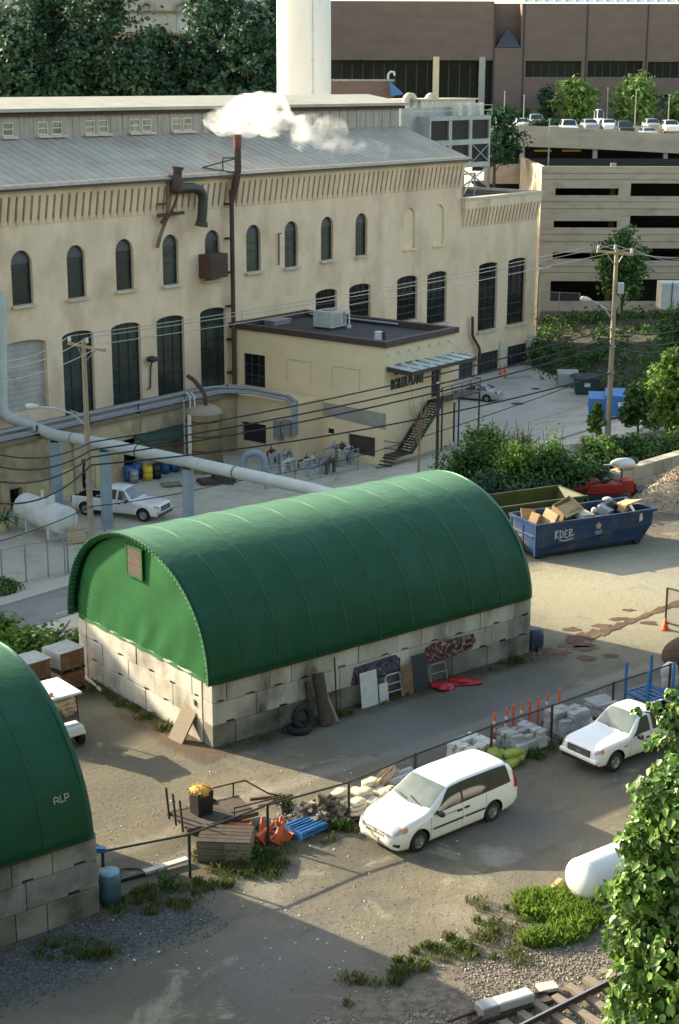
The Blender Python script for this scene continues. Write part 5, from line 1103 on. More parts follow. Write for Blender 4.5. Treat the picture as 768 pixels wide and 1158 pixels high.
for i, h in enumerate(ah):
 m_ = MB(); m_.add([mfn(a, b, -.8) for a, b in h], [tuple(range(len(h)))]); w_ = m_.build('window', K['white_dull'] if i in (3, 2) else K['glass_dark'], MU, world=True)
 c = sum(a for a, b in h[:2])/2; hw = (h[1][0]-h[0][0])/2; m_ = MB(); n = 10
 for k in range(n): t0_, t1_ = math.pi*k/n, math.pi*(k+1)/n; zc = h[2][1]; q = [(c+hw*1.02*math.cos(t0_), zc+hw*1.02*math.sin(t0_)), (c+hw*1.45*math.cos(t0_), zc+hw*1.45*math.sin(t0_)), (c+hw*1.45*math.cos(t1_), zc+hw*1.45*math.sin(t1_)), (c+hw*1.02*math.cos(t1_), zc+hw*1.02*math.sin(t1_))]; m_.prism(q, mfn, .25, .01)
 m_.build('arch_surround', K['museum'], w_, world=True)
m_ = MB()
for v, hh, pr in ((57, .5, .7), (47, .7, .5), (38, .35, .6), (13, .3, .4)): z = ym(100, v)[1]; m_.box(((xl_+xr_)/2, YM-pr/2, z), (xr_-xl_, pr, hh))
m_.build('string_course', K['brick_dark'], MU, world=True)
spec = [(-6, 200, 70, 31, 7.2), (22, 196, 60, 30, 6.4), (60, 203, 62, 33, 5.2), (88, 197, 64, 27, 6.4), (122, 199, 62, 35, 7.0), (156, 196, 60, 27, 5.8), (176, 202, 60, 28, 4.2), (224, 200, 60, 26, 5.6), (245, 204, 60, 34, 6.8), (282, 198, 60, 30, 6.4), (306, 207, 60, 30, 5), (50, 214, 60, 32, 4.0), (196, 196, 60, 19, 4.4)]
labs = ['at the left edge of the photo', 'second from the left edge', 'tall and thin before the pale stone', 'rounded, left of the middle', 'tallest in the middle of the wood', 'right below the second stone arch', 'slim, before the gap of pale stone', 'left of the pair beside the white chimney', 'tallest beside the white chimney', 'next to the white chimney', 'half behind the white chimney', 'thin, standing behind the others at left', 'low, filling the gap under the stone arches']
for k, (u, y_, v, h_, r_) in enumerate(spec):
 p = Y(u, v, y_); zb_ = max(LOW, np.interp(y_, [182, 215, 262], [LOW, 6, 14]))
 tree('hillside_tree', 'dark tree behind the plant roof, ' + labs[k], (p[0], y_, zb_), h_ + r_*.0, r_, K['leaf_dark'], 12500, .62, 60+k, 'dark trees on the hillside', cb=.2, nc=20)
# vehicles
def pchip(xs, ys, xq):
 xs, ys = np.asarray(xs, float), np.asarray(ys, float); h = np.diff(xs); d = np.diff(ys)/h; m = np.zeros(len(xs))
 for i in range(1, len(xs)-1):
  if d[i-1]*d[i] > 0: w1, w2 = 2*h[i]+h[i-1], h[i]+2*h[i-1]; m[i] = (w1+w2)/(w1/d[i-1]+w2/d[i])
 m[0], m[-1] = d[0], d[-1]
 xq = np.clip(np.asarray(xq, float), xs[0], xs[-1]); i = np.clip(np.searchsorted(xs, xq, side='right')-1, 0, len(xs)-2); t = (xq-xs[i])/h[i]
 return (2*t**3-3*t**2+1)*ys[i] + (t**3-2*t**2+t)*h[i]*m[i] + (-2*t**3+3*t**2)*ys[i+1] + (t**3-t**2)*h[i]*m[i+1]
class Body:
 "car body lofted through stations (x, zb, ws, wm, zm, wb, zbelt, wt, zte, zt), x forward"
 def __init__(s, st): s.st = np.array(sorted(st), float)
 def ctrl(s, x):
  q = [pchip(s.st[:, 0], s.st[:, k], [x])[0] for k in range(1, 10)]; zb, ws, wm, zm, wb, zbl, wt, zte, zt_ = q
  return [(0, zb), (ws*.9, zb), (ws, zb + .07), (wm, zm), (wb, zbl), (wt, zte), (wt*.62, zte + (zt_-zte)*.72), (0, zt_)]
 def pts(s, x, ss):
  c = s.ctrl(x); k = list(range(8)); y = pchip(k, [a for a, _ in c], ss); z = pchip(k, [b for _, b in c], ss); return np.stack([np.full(len(y), x), y, z], 1)
 def mesh(s, nx=72, ns=36):
  xs = np.unique(np.concatenate([np.linspace(s.st[0, 0], s.st[-1, 0], nx), s.st[:, 0]])); ss = np.linspace(0, 7, ns); R_ = []
  for x in xs:
   p = s.pts(x, ss); q = p[1:-1].copy(); q[:, 1] *= -1; R_.append(np.concatenate([p, q[::-1]]))
  return np.array(R_)
 def patch(s, mb, xa, xb, s0, s1, side=1, off=.006, nx=12, ns=6, mi=0, both=False):
  "patch lying off metres proud of the body; xa, xb may depend on the position 0..1 between s0 and s1"
  fa = xa if callable(xa) else (lambda t: xa); fb = xb if callable(xb) else (lambda t: xb)
  ss = np.linspace(s0, s1, ns); P = np.zeros((nx, ns, 3))
  for j, t in enumerate(np.linspace(0, 1, ns)):
   for i, u in enumerate(np.linspace(0, 1, nx)): P[i, j] = s.pts(fa(t) + (fb(t)-fa(t))*u, ss[j:j+1])[0]
  du = np.gradient(P, axis=0); dv = np.gradient(P, axis=1); n = np.cross(dv, du); n /= np.linalg.norm(n, axis=2)[:, :, None] + 1e-9
  c = P - np.array([0, 0, s.st[:, 9].mean()*.55]); c[:, :, 0] *= .1; sg = np.sign((n*c).sum(2).mean()) or 1
  P = P + n*sg*off
  if side < 0: P[:, :, 1] *= -1
  mb.grid(P, mi, flip=(sg*side < 0) == False)
  if both:
   Q = P.copy(); Q[:, :, 1] *= -1; mb.grid(Q, mi, flip=(sg*side < 0))
def wheel(parent, x, y, r, w_, side, spokes=5, rim=None):
 T = MB(); mt = Matrix.Rotation(math.pi/2, 3, 'X')
 o = (x, y - side*w_/2, r)
 T.lathe([(r*.60, w_/2), (r*.72, w_/2), (r*.93, w_*.46), (r, w_*.32), (r, -w_*.32), (r*.93, -w_*.46), (r*.6, -w_/2)], o, 28, mat=mt); t_ = T.build('wheel', K['rubber'], parent)
 m = MB(); sg = -side   # outward face
 prof = [(0, .30), (r*.12, .30), (r*.14, .22), (r*.50, .14), (r*.56, .30), (r*.62, .46), (r*.64, .40)]
 m.lathe([(a, sg*b*w_) for a, b in prof], o, 28, mat=mt)
 for k in range(spokes):
  a = 2*math.pi*k/spokes; d = Vector((math.cos(a), 0, math.sin(a))); p = Vector(o) + Vector((0, side*w_*.32, 0)); m.bar(p + d*r*.08, p + d*r*.56, r*.17, .03)
 m.build('rim', rim or K['alloy'], t_)
 return t_
def carbody(T, B, wheels, r, paint, W_, cut=None, name='body'):
 R_ = B.mesh(); mb = MB(); mb.grid(R_, 0, wrap=True); n = R_.shape[1]; k = R_.shape[0]
 mb.f.append(tuple(range(n-1, -1, -1))); mb.m.append(0); mb.s.append(False); mb.f.append(tuple(range((k-1)*n, k*n))); mb.m.append(0); mb.s.append(False)
 o = mb.build(name, [paint, K['black_plastic']], T)
 bm = bmesh.new(); bm.from_mesh(o.data); bmesh.ops.recalc_face_normals(bm, faces=bm.faces); bm.to_mesh(o.data); bm.free()
 cs = []
 for x in wheels:
  for sd_ in (1, -1):
   c = MB(); c.cyl((x, sd_*(W_/2 - .34), r), (x, sd_*(W_/2 + .3), r), r + .075, n=32, mi=1, sm=False); cs.append(c)
 if cut: cs.append(cut)
 for c in cs:
  q = c.build('cutter', [paint, K['black_plastic']], T); bm = bmesh.new(); bm.from_mesh(q.data); bmesh.ops.remove_doubles(bm, verts=bm.verts, dist=1e-5); bmesh.ops.recalc_face_normals(bm, faces=bm.faces); bm.to_mesh(q.data); bm.free()
  md = o.modifiers.new('b', 'BOOLEAN'); md.operation = 'DIFFERENCE'; md.object = q; md.solver = 'EXACT'
  bpy.context.view_layer.update(); dg = bpy.context.evaluated_depsgraph_get(); me = bpy.data.meshes.new_from_object(o.evaluated_get(dg)); o.modifiers.clear(); o.data = me; bpy.data.objects.remove(q)
 o.data.name = name
 return o
def part(T, name, m, fn, **k): b = MB(); fn(b); return b.build(name, m, T, **k)
def car_at(pf, pr, track):
 "frame whose left front and rear wheels stand on ground points pf and pr"
 pf, pr = np.array(pf[:2]), np.array(pr[:2]); h = (pf-pr)/np.linalg.norm(pf-pr); left = np.array([-h[1], h[0]]); c = (pf+pr)/2 - left*track/2; return (c[0], c[1]), math.atan2(h[1], h[0])
def minivan():
 (cx, cy), a = car_at(G(474, 963), G(556, 929), 1.84)
 T = thing('minivan', 'white minivan parked beside the fence, nose to the rubble heap', 'minivan', (cx, cy, 0), a)
 st = [(2.46, .42, .50, .55, .52, .52, .60, .40, .66, .68), (2.40, .26, .72, .78, .50, .74, .66, .60, .74, .76), (2.22, .20, .86, .90, .52, .86, .76, .74, .86, .89), (1.9, .19, .93, .97, .55, .92, .86, .80, .97, 1.00), (1.45, .19, .94, .985, .58, .94, .93, .84, 1.05, 1.08), (1.18, .19, .94, .985, .60, .95, .97, .85, 1.12, 1.15),
   (.75, .19, .94, .985, .60, .955, .985, .80, 1.36, 1.42), (.35, .19, .94, .985, .60, .955, .995, .755, 1.60, 1.66), (.1, .19, .94, .985, .60, .955, 1.0, .745, 1.66, 1.735), (-.5, .19, .94, .985, .60, .955, 1.01, .74, 1.69, 1.77), (-1.5, .19, .94, .985, .60, .955, 1.03, .735, 1.69, 1.77), (-2.1, .21, .93, .975, .62, .95, 1.05, .73, 1.665, 1.745), (-2.38, .25, .92, .965, .64, .93, 1.06, .71, 1.60, 1.68), (-2.58, .30, .88, .93, .60, .90, 1.05, .72, 1.33, 1.36), (-2.66, .34, .84, .89, .58, .87, .98, .74, 1.10, 1.12), (-2.70, .42, .70, .76, .56, .74, .78, .60, .86, .88)]
 B = Body(st); carbody(T, B, (1.54, -1.54), .335, K['white_paint'], 1.97)
 for x in (1.54, -1.54):
  for sd_ in (1, -1): wheel(T, x, sd_*.955, .335, .22, sd_, 9)
 part(T, 'windscreen', K['windshield'], lambda b: B.patch(b, lambda t: .30 + .04*t, lambda t: 1.02 + .14*t, 5.15, 7, off=.008, both=True, nx=14, ns=8))
 part(T, 'rear_window', K['car_glass'], lambda b: B.patch(b, -2.58, -2.40, 5.15, 7, off=.01, both=True))
 for sd_ in (1, -1):
  part(T, 'window_surround', K['black_plastic'], lambda b: B.patch(b, lambda t: -2.30 + .1*t, lambda t: 1.0 - .72*t, 4.10, 4.90, sd_, .004, 26, 8))
  for (xa, xb) in (((lambda t: -.17), (lambda t: .98 - .72*t)), ((lambda t: -1.30), (lambda t: -.25)), ((lambda t: -2.28 + .1*t), (lambda t: -1.38))):
   part(T, 'side_window', K['car_glass'], lambda b: B.patch(b, xa, xb, 4.13, 4.88, sd_, .007, 14, 7))
  part(T, 'side_moulding', K['black_plastic'], lambda b: (B.patch(b, -.22, 1.02, 2.92, 3.08, sd_, .016, 10, 4), B.patch(b, -1.16, -.30, 2.92, 3.08, sd_, .016, 10, 4)))
  part(T, 'door_gap', K['dark_metal'], lambda b: (B.patch(b, -.212, -.200, 2.1, 4.1, sd_, .004, 2, 12), B.patch(b, 1.085, 1.097, 2.1, 4.0, sd_, .004, 2, 12), B.patch(b, -1.225, -1.213, 2.6, 4.1, sd_, .004, 2, 12)))
  part(T, 'door_handle', K['black_plastic'], lambda b: b.box((-.07, sd_*.985, .87), (.20, .05, .055)), bevel=.012)
  part(T, 'door_handle', K['black_plastic'], lambda b: b.box((-.38, sd_*.985, .88), (.20, .05, .055)), bevel=.012)
  part(T, 'wing_mirror', K['black_plastic'], lambda b: b.blob((.80, sd_*1.08, 1.04), (.09, .14, .10), 3, .05), )
  part(T, 'headlight', K['lamp_clear'], lambda b: B.patch(b, lambda t: 2.16 - .05*t, lambda t: 2.40 - .02*t, 4.05, 5.5, sd_, .008, 8, 6))
  part(T, 'indicator', K['lamp_amber'], lambda b: B.patch(b, lambda t: 1.98, lambda t: 2.15, 3.75, 4.55, sd_, .008, 6, 5))
  part(T, 'tail_light', K['lamp_red'], lambda b: B.patch(b, -2.64, -2.46, 3.6, 4.6, sd_, .012, 6, 8))
  part(T, 'fog_lamp', K['black_plastic'], lambda b: B.patch(b, 2.26, 2.41, 2.35, 2.75, sd_, .008, 8, 5))
 gr = part(T, 'grille', K['grey_metal'], lambda b: (B.patch(b, 2.41, 2.455, 4.2, 7, 1, .010, 6, 8, both=True)))
 part(gr, 'grille_bar', mat('chrome', (.62, .52, .42), rough=.25, metal=.6), lambda b: (b.box((2.462, 0, .645), (.03, .74, .03)), b.box((2.45, 0, .715), (.05, .70, .03)), b.box((2.46, 0, .665), (.03, .06, .13)), b.box((2.455, 0, .59), (.03, .8, .03))))
 part(T, 'wiper', K['black_plastic'], lambda b: (b.bar((1.10, .55, 1.17), (.98, -.05, 1.275), .03), b.bar((1.10, -.1, 1.20), (.98, -.62, 1.235), .03)))
 part(T, 'number_plate', K['sack'], lambda b: b.box((2.47, 0, .44), (.02, .32, .15)))
 part(T, 'door_lettering', K['grey_metal'], lambda b: [b.box((.60 - .06*k, .988, .90), (.035, .006, .045 if k % 3 else .03)) for k in range(11)])
 part(T, 'spoiler', K['black_plastic'], lambda b: B.patch(b, -2.42, -2.30, 5.2, 7, 1, .018, 4, 8, both=True))
 return T
minivan()
def pickup(label, loc, a, L, W_, H, wb, r, kind='compact', seed=0):
 T = thing('pickup_truck', label, 'pickup truck', (loc[0], loc[1], loc[2] if len(loc) > 2 else 0), a)
 h = W_/2; f = wb/2 + .88*L/5.1; rr = -(L - f); k = H/1.70
 hood, belt = 1.02*k, 1.00*k; bed = 1.04*k
 cf, cr_ = wb/2 - .62*L/5.1, (-.62 if kind == 'compact' else -.60)*L/5.1   # windscreen foot, cab rear
 st = [(f, .45*k, h*.72, h*.78, .60*k, h*.76, .72*k, h*.66, .78*k, .80*k), (f-.06, .38*k, h*.86, h*.90, .58*k, h*.86, .80*k, h*.74, .88*k, .90*k), (f-.25, .34*k, h*.93, h*.96, .60*k, h*.92, .88*k, h*.79, .965*k, .985*k), (cf+.5, .33*k, h*.95, h*.99, .62*k, h*.95, .95*k, h*.83, hood+.01, hood+.035), (cf, .33*k, h*.95, h*.99, .62*k, h*.955, belt, h*.84, hood+.06, hood+.09),
   (cf-.38, .33*k, h*.95, h*.99, .62*k, h*.96, belt+.01, h*.77, 1.38*k, 1.42*k), (cf-.68, .33*k, h*.95, h*.99, .62*k, h*.96, belt+.02, h*.71, 1.58*k, 1.645*k), (cf-1.0, .33*k, h*.95, h*.99, .62*k, h*.96, belt+.02, h*.70, 1.62*k, 1.70*k), (cr_+.12, .33*k, h*.95, h*.99, .62*k, h*.96, belt+.02, h*.70, 1.61*k, 1.69*k), (cr_, .33*k, h*.95, h*.99, .62*k, h*.96, belt+.02, h*.69, 1.50*k, 1.55*k), (cr_-.07, .33*k, h*.95, h*.985, .62*k, h*.96, belt, h*.80, bed+.03, bed+.06),
   (cr_-.16, .33*k, h*.95, h*.985, .62*k, h*.96, bed-.06, h*.93, bed, bed), (rr+.1, .36*k, h*.95, h*.985, .62*k, h*.96, bed-.06, h*.93, bed, bed), (rr, .42*k, h*.90, h*.95, .62*k, h*.93, bed-.08, h*.90, bed-.02, bed-.02)]
 cut = MB(); cut.box(((cr_-.2 + rr+.08)/2, 0, bed+.0), (abs(rr+.08-cr_+.2), W_*.80, .98*k), mi=1)
 B = Body(st); carbody(T, B, (wb/2, -wb/2), r, K['white_paint'], W_, cut)
 for x in (wb/2, -wb/2):
  for sd_ in (1, -1): wheel(T, x, sd_*(h-.03), r, .25, sd_, 5, K['alloy'])
 part(T, 'windscreen', K['windshield'], lambda b: B.patch(b, lambda t: cf-.66, lambda t: cf-.10+.03*t, 5.18, 7, off=.008, both=True, nx=12, ns=8))
 part(T, 'rear_window', K['car_glass'], lambda b: B.patch(b, cr_-.03, cr_+.06, 5.25, 7, off=.012, both=True, nx=6))
 xm = cr_ + (.52 if kind == 'compact' else .95)
 for sd_ in (1, -1):
  part(T, 'side_window', K['car_glass'], lambda b: B.patch(b, lambda t: xm+.06, lambda t: cf-.16-.52*t, 4.12, 4.86, sd_, .007, 12, 7))
  part(T, 'side_window', K['car_glass'], lambda b: B.patch(b, lambda t: cr_+.10, lambda t: xm-.07, 4.12, 4.86, sd_, .007, 8, 7))
  part(T, 'door_gap', K['dark_metal'], lambda b: (B.patch(b, xm-.006, xm+.006, 2.1, 4.9, sd_, .004, 2, 14), B.patch(b, cf-.06, cf-.048, 2.1, 4.0, sd_, .004, 2, 12), B.patch(b, cr_-.10, cr_-.075, 2.1, 4.1, sd_, .003, 2, 12)))
  part(T, 'door_handle', K['black_plastic'], lambda b: b.box((xm+.17, sd_*(h*.985), .88*k), (.17, .05, .05)), bevel=.01)
  part(T, 'wing_mirror', K['black_plastic'], lambda b: b.box((cf-.36, sd_*(h+.12), 1.06*k), (.10, .22, .17)), bevel=.03)
  part(T, 'headlight', K['lamp_clear'], lambda b: B.patch(b, f-.16, lambda t: f-.025, 4.0, 4.9, sd_, .008, 6, 5))
  part(T, 'indicator', K['lamp_amber'], lambda b: B.patch(b, f-.32, f-.17, 3.7, 4.5, sd_, .008, 5, 5))
  part(T, 'tail_light', K['lamp_red'], lambda b: B.patch(b, rr+.01, rr+.09, 3.2, 4.5, sd_, .01, 4, 6))
  part(T, 'fender_badge', K['grey_metal'], lambda b: b.box((cf+.16, sd_*(h*.972), .82*k), (.2, .02, .05)))
 gr = part(T, 'grille', K['black_plastic'], lambda b: b.box((f+.0, 0, .76*k), (.06, h*1.12, .24*k)), bevel=.02)
 part(gr, 'grille_bar', K['alloy'], lambda b: ([b.box((f+.035, 0, .70*k + .06*i*k), (.02, h*1.08, .018)) for i in range(4)], b.box((f+.037, 0, .76*k), (.02, .2, .08))))
 part(T, 'front_bumper', K['white_paint'] if kind == 'compact' else K['alloy'], lambda b: b.box((f-.02, 0, .56*k), (.18, W_*.93, .16*k)), bevel=.05)
 part(T, 'lower_valance', K['black_plastic'], lambda b: b.box((f-.05, 0, .42*k), (.14, W_*.86, .14*k)), bevel=.03)
 part(T, 'rear_bumper', K['alloy'], lambda b: b.box((rr-.05, 0, .52*k), (.14, W_*.9, .14)), bevel=.03)
 part(T, 'wiper', K['black_plastic'], lambda b: (b.bar((cf-.06, h*.55, hood+.10), (cf-.17, h*.02, hood+.19), .025), b.bar((cf-.06, -h*.08, hood+.12), (cf-.17, -h*.6, hood+.16), .025)))
 return T
p0 = G(693, 872); hd = np.array([-.785, -.62]); lf_ = np.array([-hd[1], hd[0]]); c = p0[:2] - hd*1.6 - lf_*.74
pickup('white extended-cab pickup by the fence behind the minivan, half hidden by vine leaves', c, math.atan2(hd[1], hd[0]), 5.1, 1.78, 1.68, 3.2, .36)
def ang(u0, v0, u1, v1): a, b = G(u0, v0), G(u1, v1); return math.atan2(b[1]-a[1], b[0]-a[0])
g0 = G(158, 591); hd2 = ang(112, 574, 176, 593); g0 = G(163, 590); h2 = np.array([math.cos(hd2), math.sin(hd2)]); n2 = np.array([-h2[1], h2[0]])
hd2 = rad(-22); h2 = np.array([math.cos(hd2), math.sin(hd2)]); n2 = np.array([-h2[1], h2[0]]); c2 = g0[:2] - h2*2.05 + n2*.86
pickup('white work pickup in the low yard below the grey pipe', (c2[0], c2[1], zt(*c2)), hd2, 6.2, 2.03, 1.95, 4.1, .42, 'full')
def sedan(label, loc, a, paint, L=4.6, W_=1.8, H=1.45):
 T = thing('parked_car', label, 'car', loc, a); h = W_/2; k = H/1.45; s_ = L/4.6
 st = [(2.3*s_, .40, h*.6, h*.66, .50, h*.62, .56, h*.5, .62, .64), (2.2*s_, .24, h*.84, h*.88, .50, h*.84, .64, h*.7, .72, .74), (1.7*s_, .19, h*.94, h*.98, .54, h*.94, .76, h*.8, .84, .88), (.95*s_, .19, h*.95, h*.99, .56, h*.95, .86, h*.83, .93, .97), (.3*s_, .19, h*.95, h*.99, .56, h*.95, .89, h*.68, 1.28, 1.33), (-.1*s_, .19, h*.95, h*.99, .56, h*.95, .90, h*.64, 1.38, 1.44), (-.8*s_, .19, h*.95, h*.99, .56, h*.95, .91, h*.64, 1.36, 1.43), (-1.35*s_, .2, h*.95, h*.99, .58, h*.94, .92, h*.70, 1.18, 1.22), (-1.8*s_, .22, h*.93, h*.97, .60, h*.92, .92, h*.78, 1.0, 1.03), (-2.15*s_, .28, h*.88, h*.92, .6, h*.88, .88, h*.74, .97, .99), (-2.3*s_, .40, h*.7, h*.76, .58, h*.74, .74, h*.6, .80, .82)]
 B = Body([tuple(np.array(q)*np.array([1, 1, 1, 1, 1, 1, 1, 1, k, k])) for q in st]); carbody(T, B, (1.36*s_, -1.36*s_), .315, paint, W_)
 for x in (1.36*s_, -1.36*s_):
  for sd_ in (1, -1): wheel(T, x, sd_*(h-.02), .315, .2, sd_, 6)
 part(T, 'windscreen', K['car_glass'], lambda b: B.patch(b, .05*s_, .86*s_, 5.18, 7, off=.008, both=True))
 part(T, 'rear_window', K['car_glass'], lambda b: B.patch(b, -1.6*s_, -.95*s_, 5.18, 7, off=.008, both=True))
 for sd_ in (1, -1):
  part(T, 'side_window', K['car_glass'], lambda b: B.patch(b, -.32*s_, lambda t: .75*s_-.6*s_*t, 4.12, 4.86, sd_, .007)); part(T, 'side_window', K['car_glass'], lambda b: B.patch(b, lambda t: -1.42*s_+.3*s_*t, -.4*s_, 4.12, 4.86, sd_, .007))
  part(T, 'headlight', K['lamp_clear'], lambda b: B.patch(b, 2.0*s_, 2.2*s_, 4.0, 5.2, sd_, .008)); part(T, 'tail_light', K['lamp_red'], lambda b: B.patch(b, -2.24*s_, -2.06*s_, 3.7, 4.9, sd_, .008))
  part(T, 'wing_mirror', paint, lambda b: b.blob((.66*s_, sd_*(h+.06), .93*k), (.08, .1, .07), 2))
 return T
p = G(539, 452); sedan('silver saloon parked by the dark door of the plant beyond the canopy', (p[0]-.1, p[1]+.2, LOW), rad(180-26), K['silver_paint'])
def far_car(label, u, v, y, paint, dark=False, kindh=1.5, w_=1.85, a=-math.pi/2, box=None):
 p = Y(u, v, y); T = thing('parked_car', label, 'car', (p[0], y, p[2]-.9), a, 'cars on the top deck of the garage'); h = w_/2; H_ = kindh
 st = [(2.2, .3, h*.8, h*.86, .5, h*.82, .66, h*.7, .72, .74), (2.0, .25, h*.95, h*.98, .55, h*.94, .78, h*.8, .86, .9), (1.1, .25, h*.96, h, .58, h*.96, .9, h*.84, .98, 1.02), (.4, .25, h*.96, h, .58, h*.96, .94, h*.72, H_-.1, H_-.04), (-1.2, .25, h*.96, h, .58, h*.96, .96, h*.72, H_-.06, H_), (-1.9, .27, h*.95, h*.98, .58, h*.94, .96, h*.74, H_-.3, H_-.26), (-2.2, .34, h*.86, h*.9, .58, h*.86, .86, h*.76, .98, 1.0)]
 B = Body(st); carbody(T, B, (1.35, -1.35), .33, paint, w_)
 for x in (1.35, -1.35):
  for sd_ in (1, -1): wheel(T, x, sd_*(h-.02), .33, .2, sd_)
 part(T, 'windscreen', K['car_glass'], lambda b: B.patch(b, .45, 1.0, 5.2, 7, off=.01, both=True)); part(T, 'rear_window', K['car_glass'], lambda b: B.patch(b, -1.9, -1.35, 5.2, 7, off=.01, both=True))
 for sd_ in (1, -1): part(T, 'side_window', K['car_glass'], lambda b: B.patch(b, -1.5, lambda t: .85-.5*t, 4.12, 4.86, sd_, .008))
 return T
DK = mat('dark_car_paint', (.02, .028, .04), rough=.3); GR = mat('grey_car_paint', (.30, .32, .33), rough=.35)
for (u, v, y, pt, h_, w_, lb) in ((590, 139, 205, K['white_paint'], 1.5, 1.9, 'white car at the left end of the top deck before the hedge'), (606, 136, 214, GR, 1.7, 2.0, 'grey pickup-like car at the left end of the top deck behind the white one'), (627, 146, 199, GR, 1.3, 1.8, 'low grey car beside the clipped hedge on the top deck'), (643, 143, 200, K['white_paint'], 1.75, 2.1, 'white van-like car right of the clipped hedge on the top deck'),
  (667, 140, 205, GR, 1.5, 1.9, 'grey car in front of the first lime tree on the top deck'), (678, 135, 214, K['white_paint'], 2.2, 1.0, 'narrow white van behind the cars between the two lime trees'), (688, 140, 205, K['white_paint'], 1.5, 2.0, 'white car between the two lime trees on the top deck'), (706, 144, 198, DK, 1.7, 2.0, 'dark blue off-roader on the top deck under the widest lime tree'),
  (737, 140, 207, GR, 1.55, 1.9, 'silver car under the right side of the widest lime tree'), (758, 142, 205, K['white_paint'], 1.6, 2.1, 'white car nearest the right edge of the top deck'), (733, 149, 194, GR, 1.4, 1.8, 'pale car low behind the parapet right of the dark off-roader')):
 far_car(lb, u, v, y, pt, kindh=h_, w_=w_)
def cart():
 p = G(76, 838); a = rad(-52); T = thing('utility_cart', 'white-roofed utility cart half hidden behind the left green hall', 'utility cart', (p[0]-.35, p[1]+.1, 0), a)
 part(T, 'body', K['white_paint'], lambda b: (b.box((.75, 0, .62), (.7, 1.15, .34), taper=.85), b.box((-.2, 0, .42), (1.6, 1.1, .18)), b.box((-.95, 0, .66), (.9, 1.15, .34))), bevel=.06)
 part(T, 'seat', K['black_plastic'], lambda b: (b.box((-.25, 0, .68), (.5, 1.0, .22)), b.box((-.48, 0, .98), (.12, 1.0, .45))), bevel=.04)
 part(T, 'canopy', K['white_paint'], lambda b: b.box((-.05, 0, 1.86), (1.75, 1.2, .09)), bevel=.03)
 part(T, 'roof_post', K['black_plastic'], lambda b: [b.bar((x, y, .7), (x2, y, 1.84), .05) for (x, x2) in ((.62, .45), (-.62, -.7)) for y in (-.52, .52)])
 part(T, 'windscreen', K['car_glass'], lambda b: b.add([(.63, -.5, .85), (.63, .5, .85), (.47, .5, 1.8), (.47, -.5, 1.8)], [(0, 1, 2, 3)])).modifiers.new('s', 'SOLIDIFY').thickness = .01
 part(T, 'beacon', K['lamp_amber'], lambda b: b.blob((.55, -.45, 1.95), (.09, .09, .09), 1, .02))
 for x in (.78, -.9):
  for s_ in (1, -1): wheel(T, x, s_*.55, .27, .22, s_)
 return T
cart()
def loader():
 p = G(683, 572); T = thing('red_loader', 'small red tracked loader behind the dumpsters before the block wall', 'loader', (p[0], p[1]+.6, p[2]), rad(8))
 part(T, 'body', K['red_paint'], lambda b: (b.box((0, 0, .85), (2.0, .95, .6)), b.box((-.55, 0, 1.22), (.7, .75, .3), taper=.8), b.box((-1.3, 0, .8), (.9, .6, .35))), bevel=.08)
 part(T, 'cowl', K['red_paint'], lambda b: (b.box((1.3, 0, .95), (.75, .85, .7), taper=.8), b.box((1.72, 0, .9), (.12, .6, .4))), bevel=.12)
 part(T, 'exhaust', K['dark_metal'], lambda b: b.tube([(1.1, .25, 1.25), (1.1, .25, 1.75), (1.0, .25, 1.85)], .05, 8))
 part(T, 'hydraulic_hose', K['cable'], lambda b: b.tube([(.9, -.3, 1.2), (.3, -.5, 1.45), (-.6, -.46, 1.25), (-1.4, -.44, 1.0)], .03, 6))
 part(T, 'track', K['rubber'], lambda b: [b.box((.1, y, .3), (2.3, .3, .58)) for y in (-.55, .55)], bevel=.2)
 part(T, 'seat', K['black_plastic'], lambda b: (b.box((.1, 0, 1.3), (.5, .5, .14)), b.box((-.12, 0, 1.6), (.12, .5, .5))), bevel=.04)
 part(T, 'lever', K['grey_metal'], lambda b: (b.bar((.5, .2, 1.1), (.35, .25, 2.0), .06), b.bar((.5, -.2, 1.1), (.6, -.3, 1.75), .05), b.box((.3, .2, 2.05), (.5, .2, .06))))
 part(T, 'arm', K['red_paint'], lambda b: [b.bar((-.8, y, 1.15), (-1.9, y, .75), .14) for y in (-.42, .42)])
 part(T, 'bucket', K['dark_metal'], lambda b: b.box((2.15, 0, .45), (.7, 1.3, .6)), bevel=.05)
loader()
# utility poles and wires
V3 = lambda p: np.array(p, float)
def vpx(base, v):
 "height above which point of the vertical through base is seen at photo row v"
 lo, hi = base[2]-2, base[2]+40
 for _ in range(50):
  m = (lo+hi)/2; r = np.array([base[0], base[1], m-CAMH]); c, s = math.cos(TH), math.sin(TH); d = r[1]*c - r[2]*s; up = r[1]*s + r[2]*c
  if 579 - F*up/d > v: lo = m
  else: hi = m
 return lo
LPB = G(104, 624); RPB = G(687, 499)
def pole(name, label, base, v_top, r0, r1, dx=0):
 T = thing(name, label, 'utility pole', tuple(base), 0); zt_ = vpx(base, v_top)
 m = MB(); m.tube([base - V3((0, 0, .3)), V3((base[0]+dx*.5, base[1], (base[2]+zt_)/2)), V3((base[0]+dx, base[1], zt_))], [r0, (r0+r1)/2, r1], 12); m.build('pole', K['pole_wood'], T, world=True)
 return T, zt_
wdir = (RPB - LPB)[:2]; wdir /= np.linalg.norm(wdir); wperp = np.array([-wdir[1], wdir[0]])
INS = {}
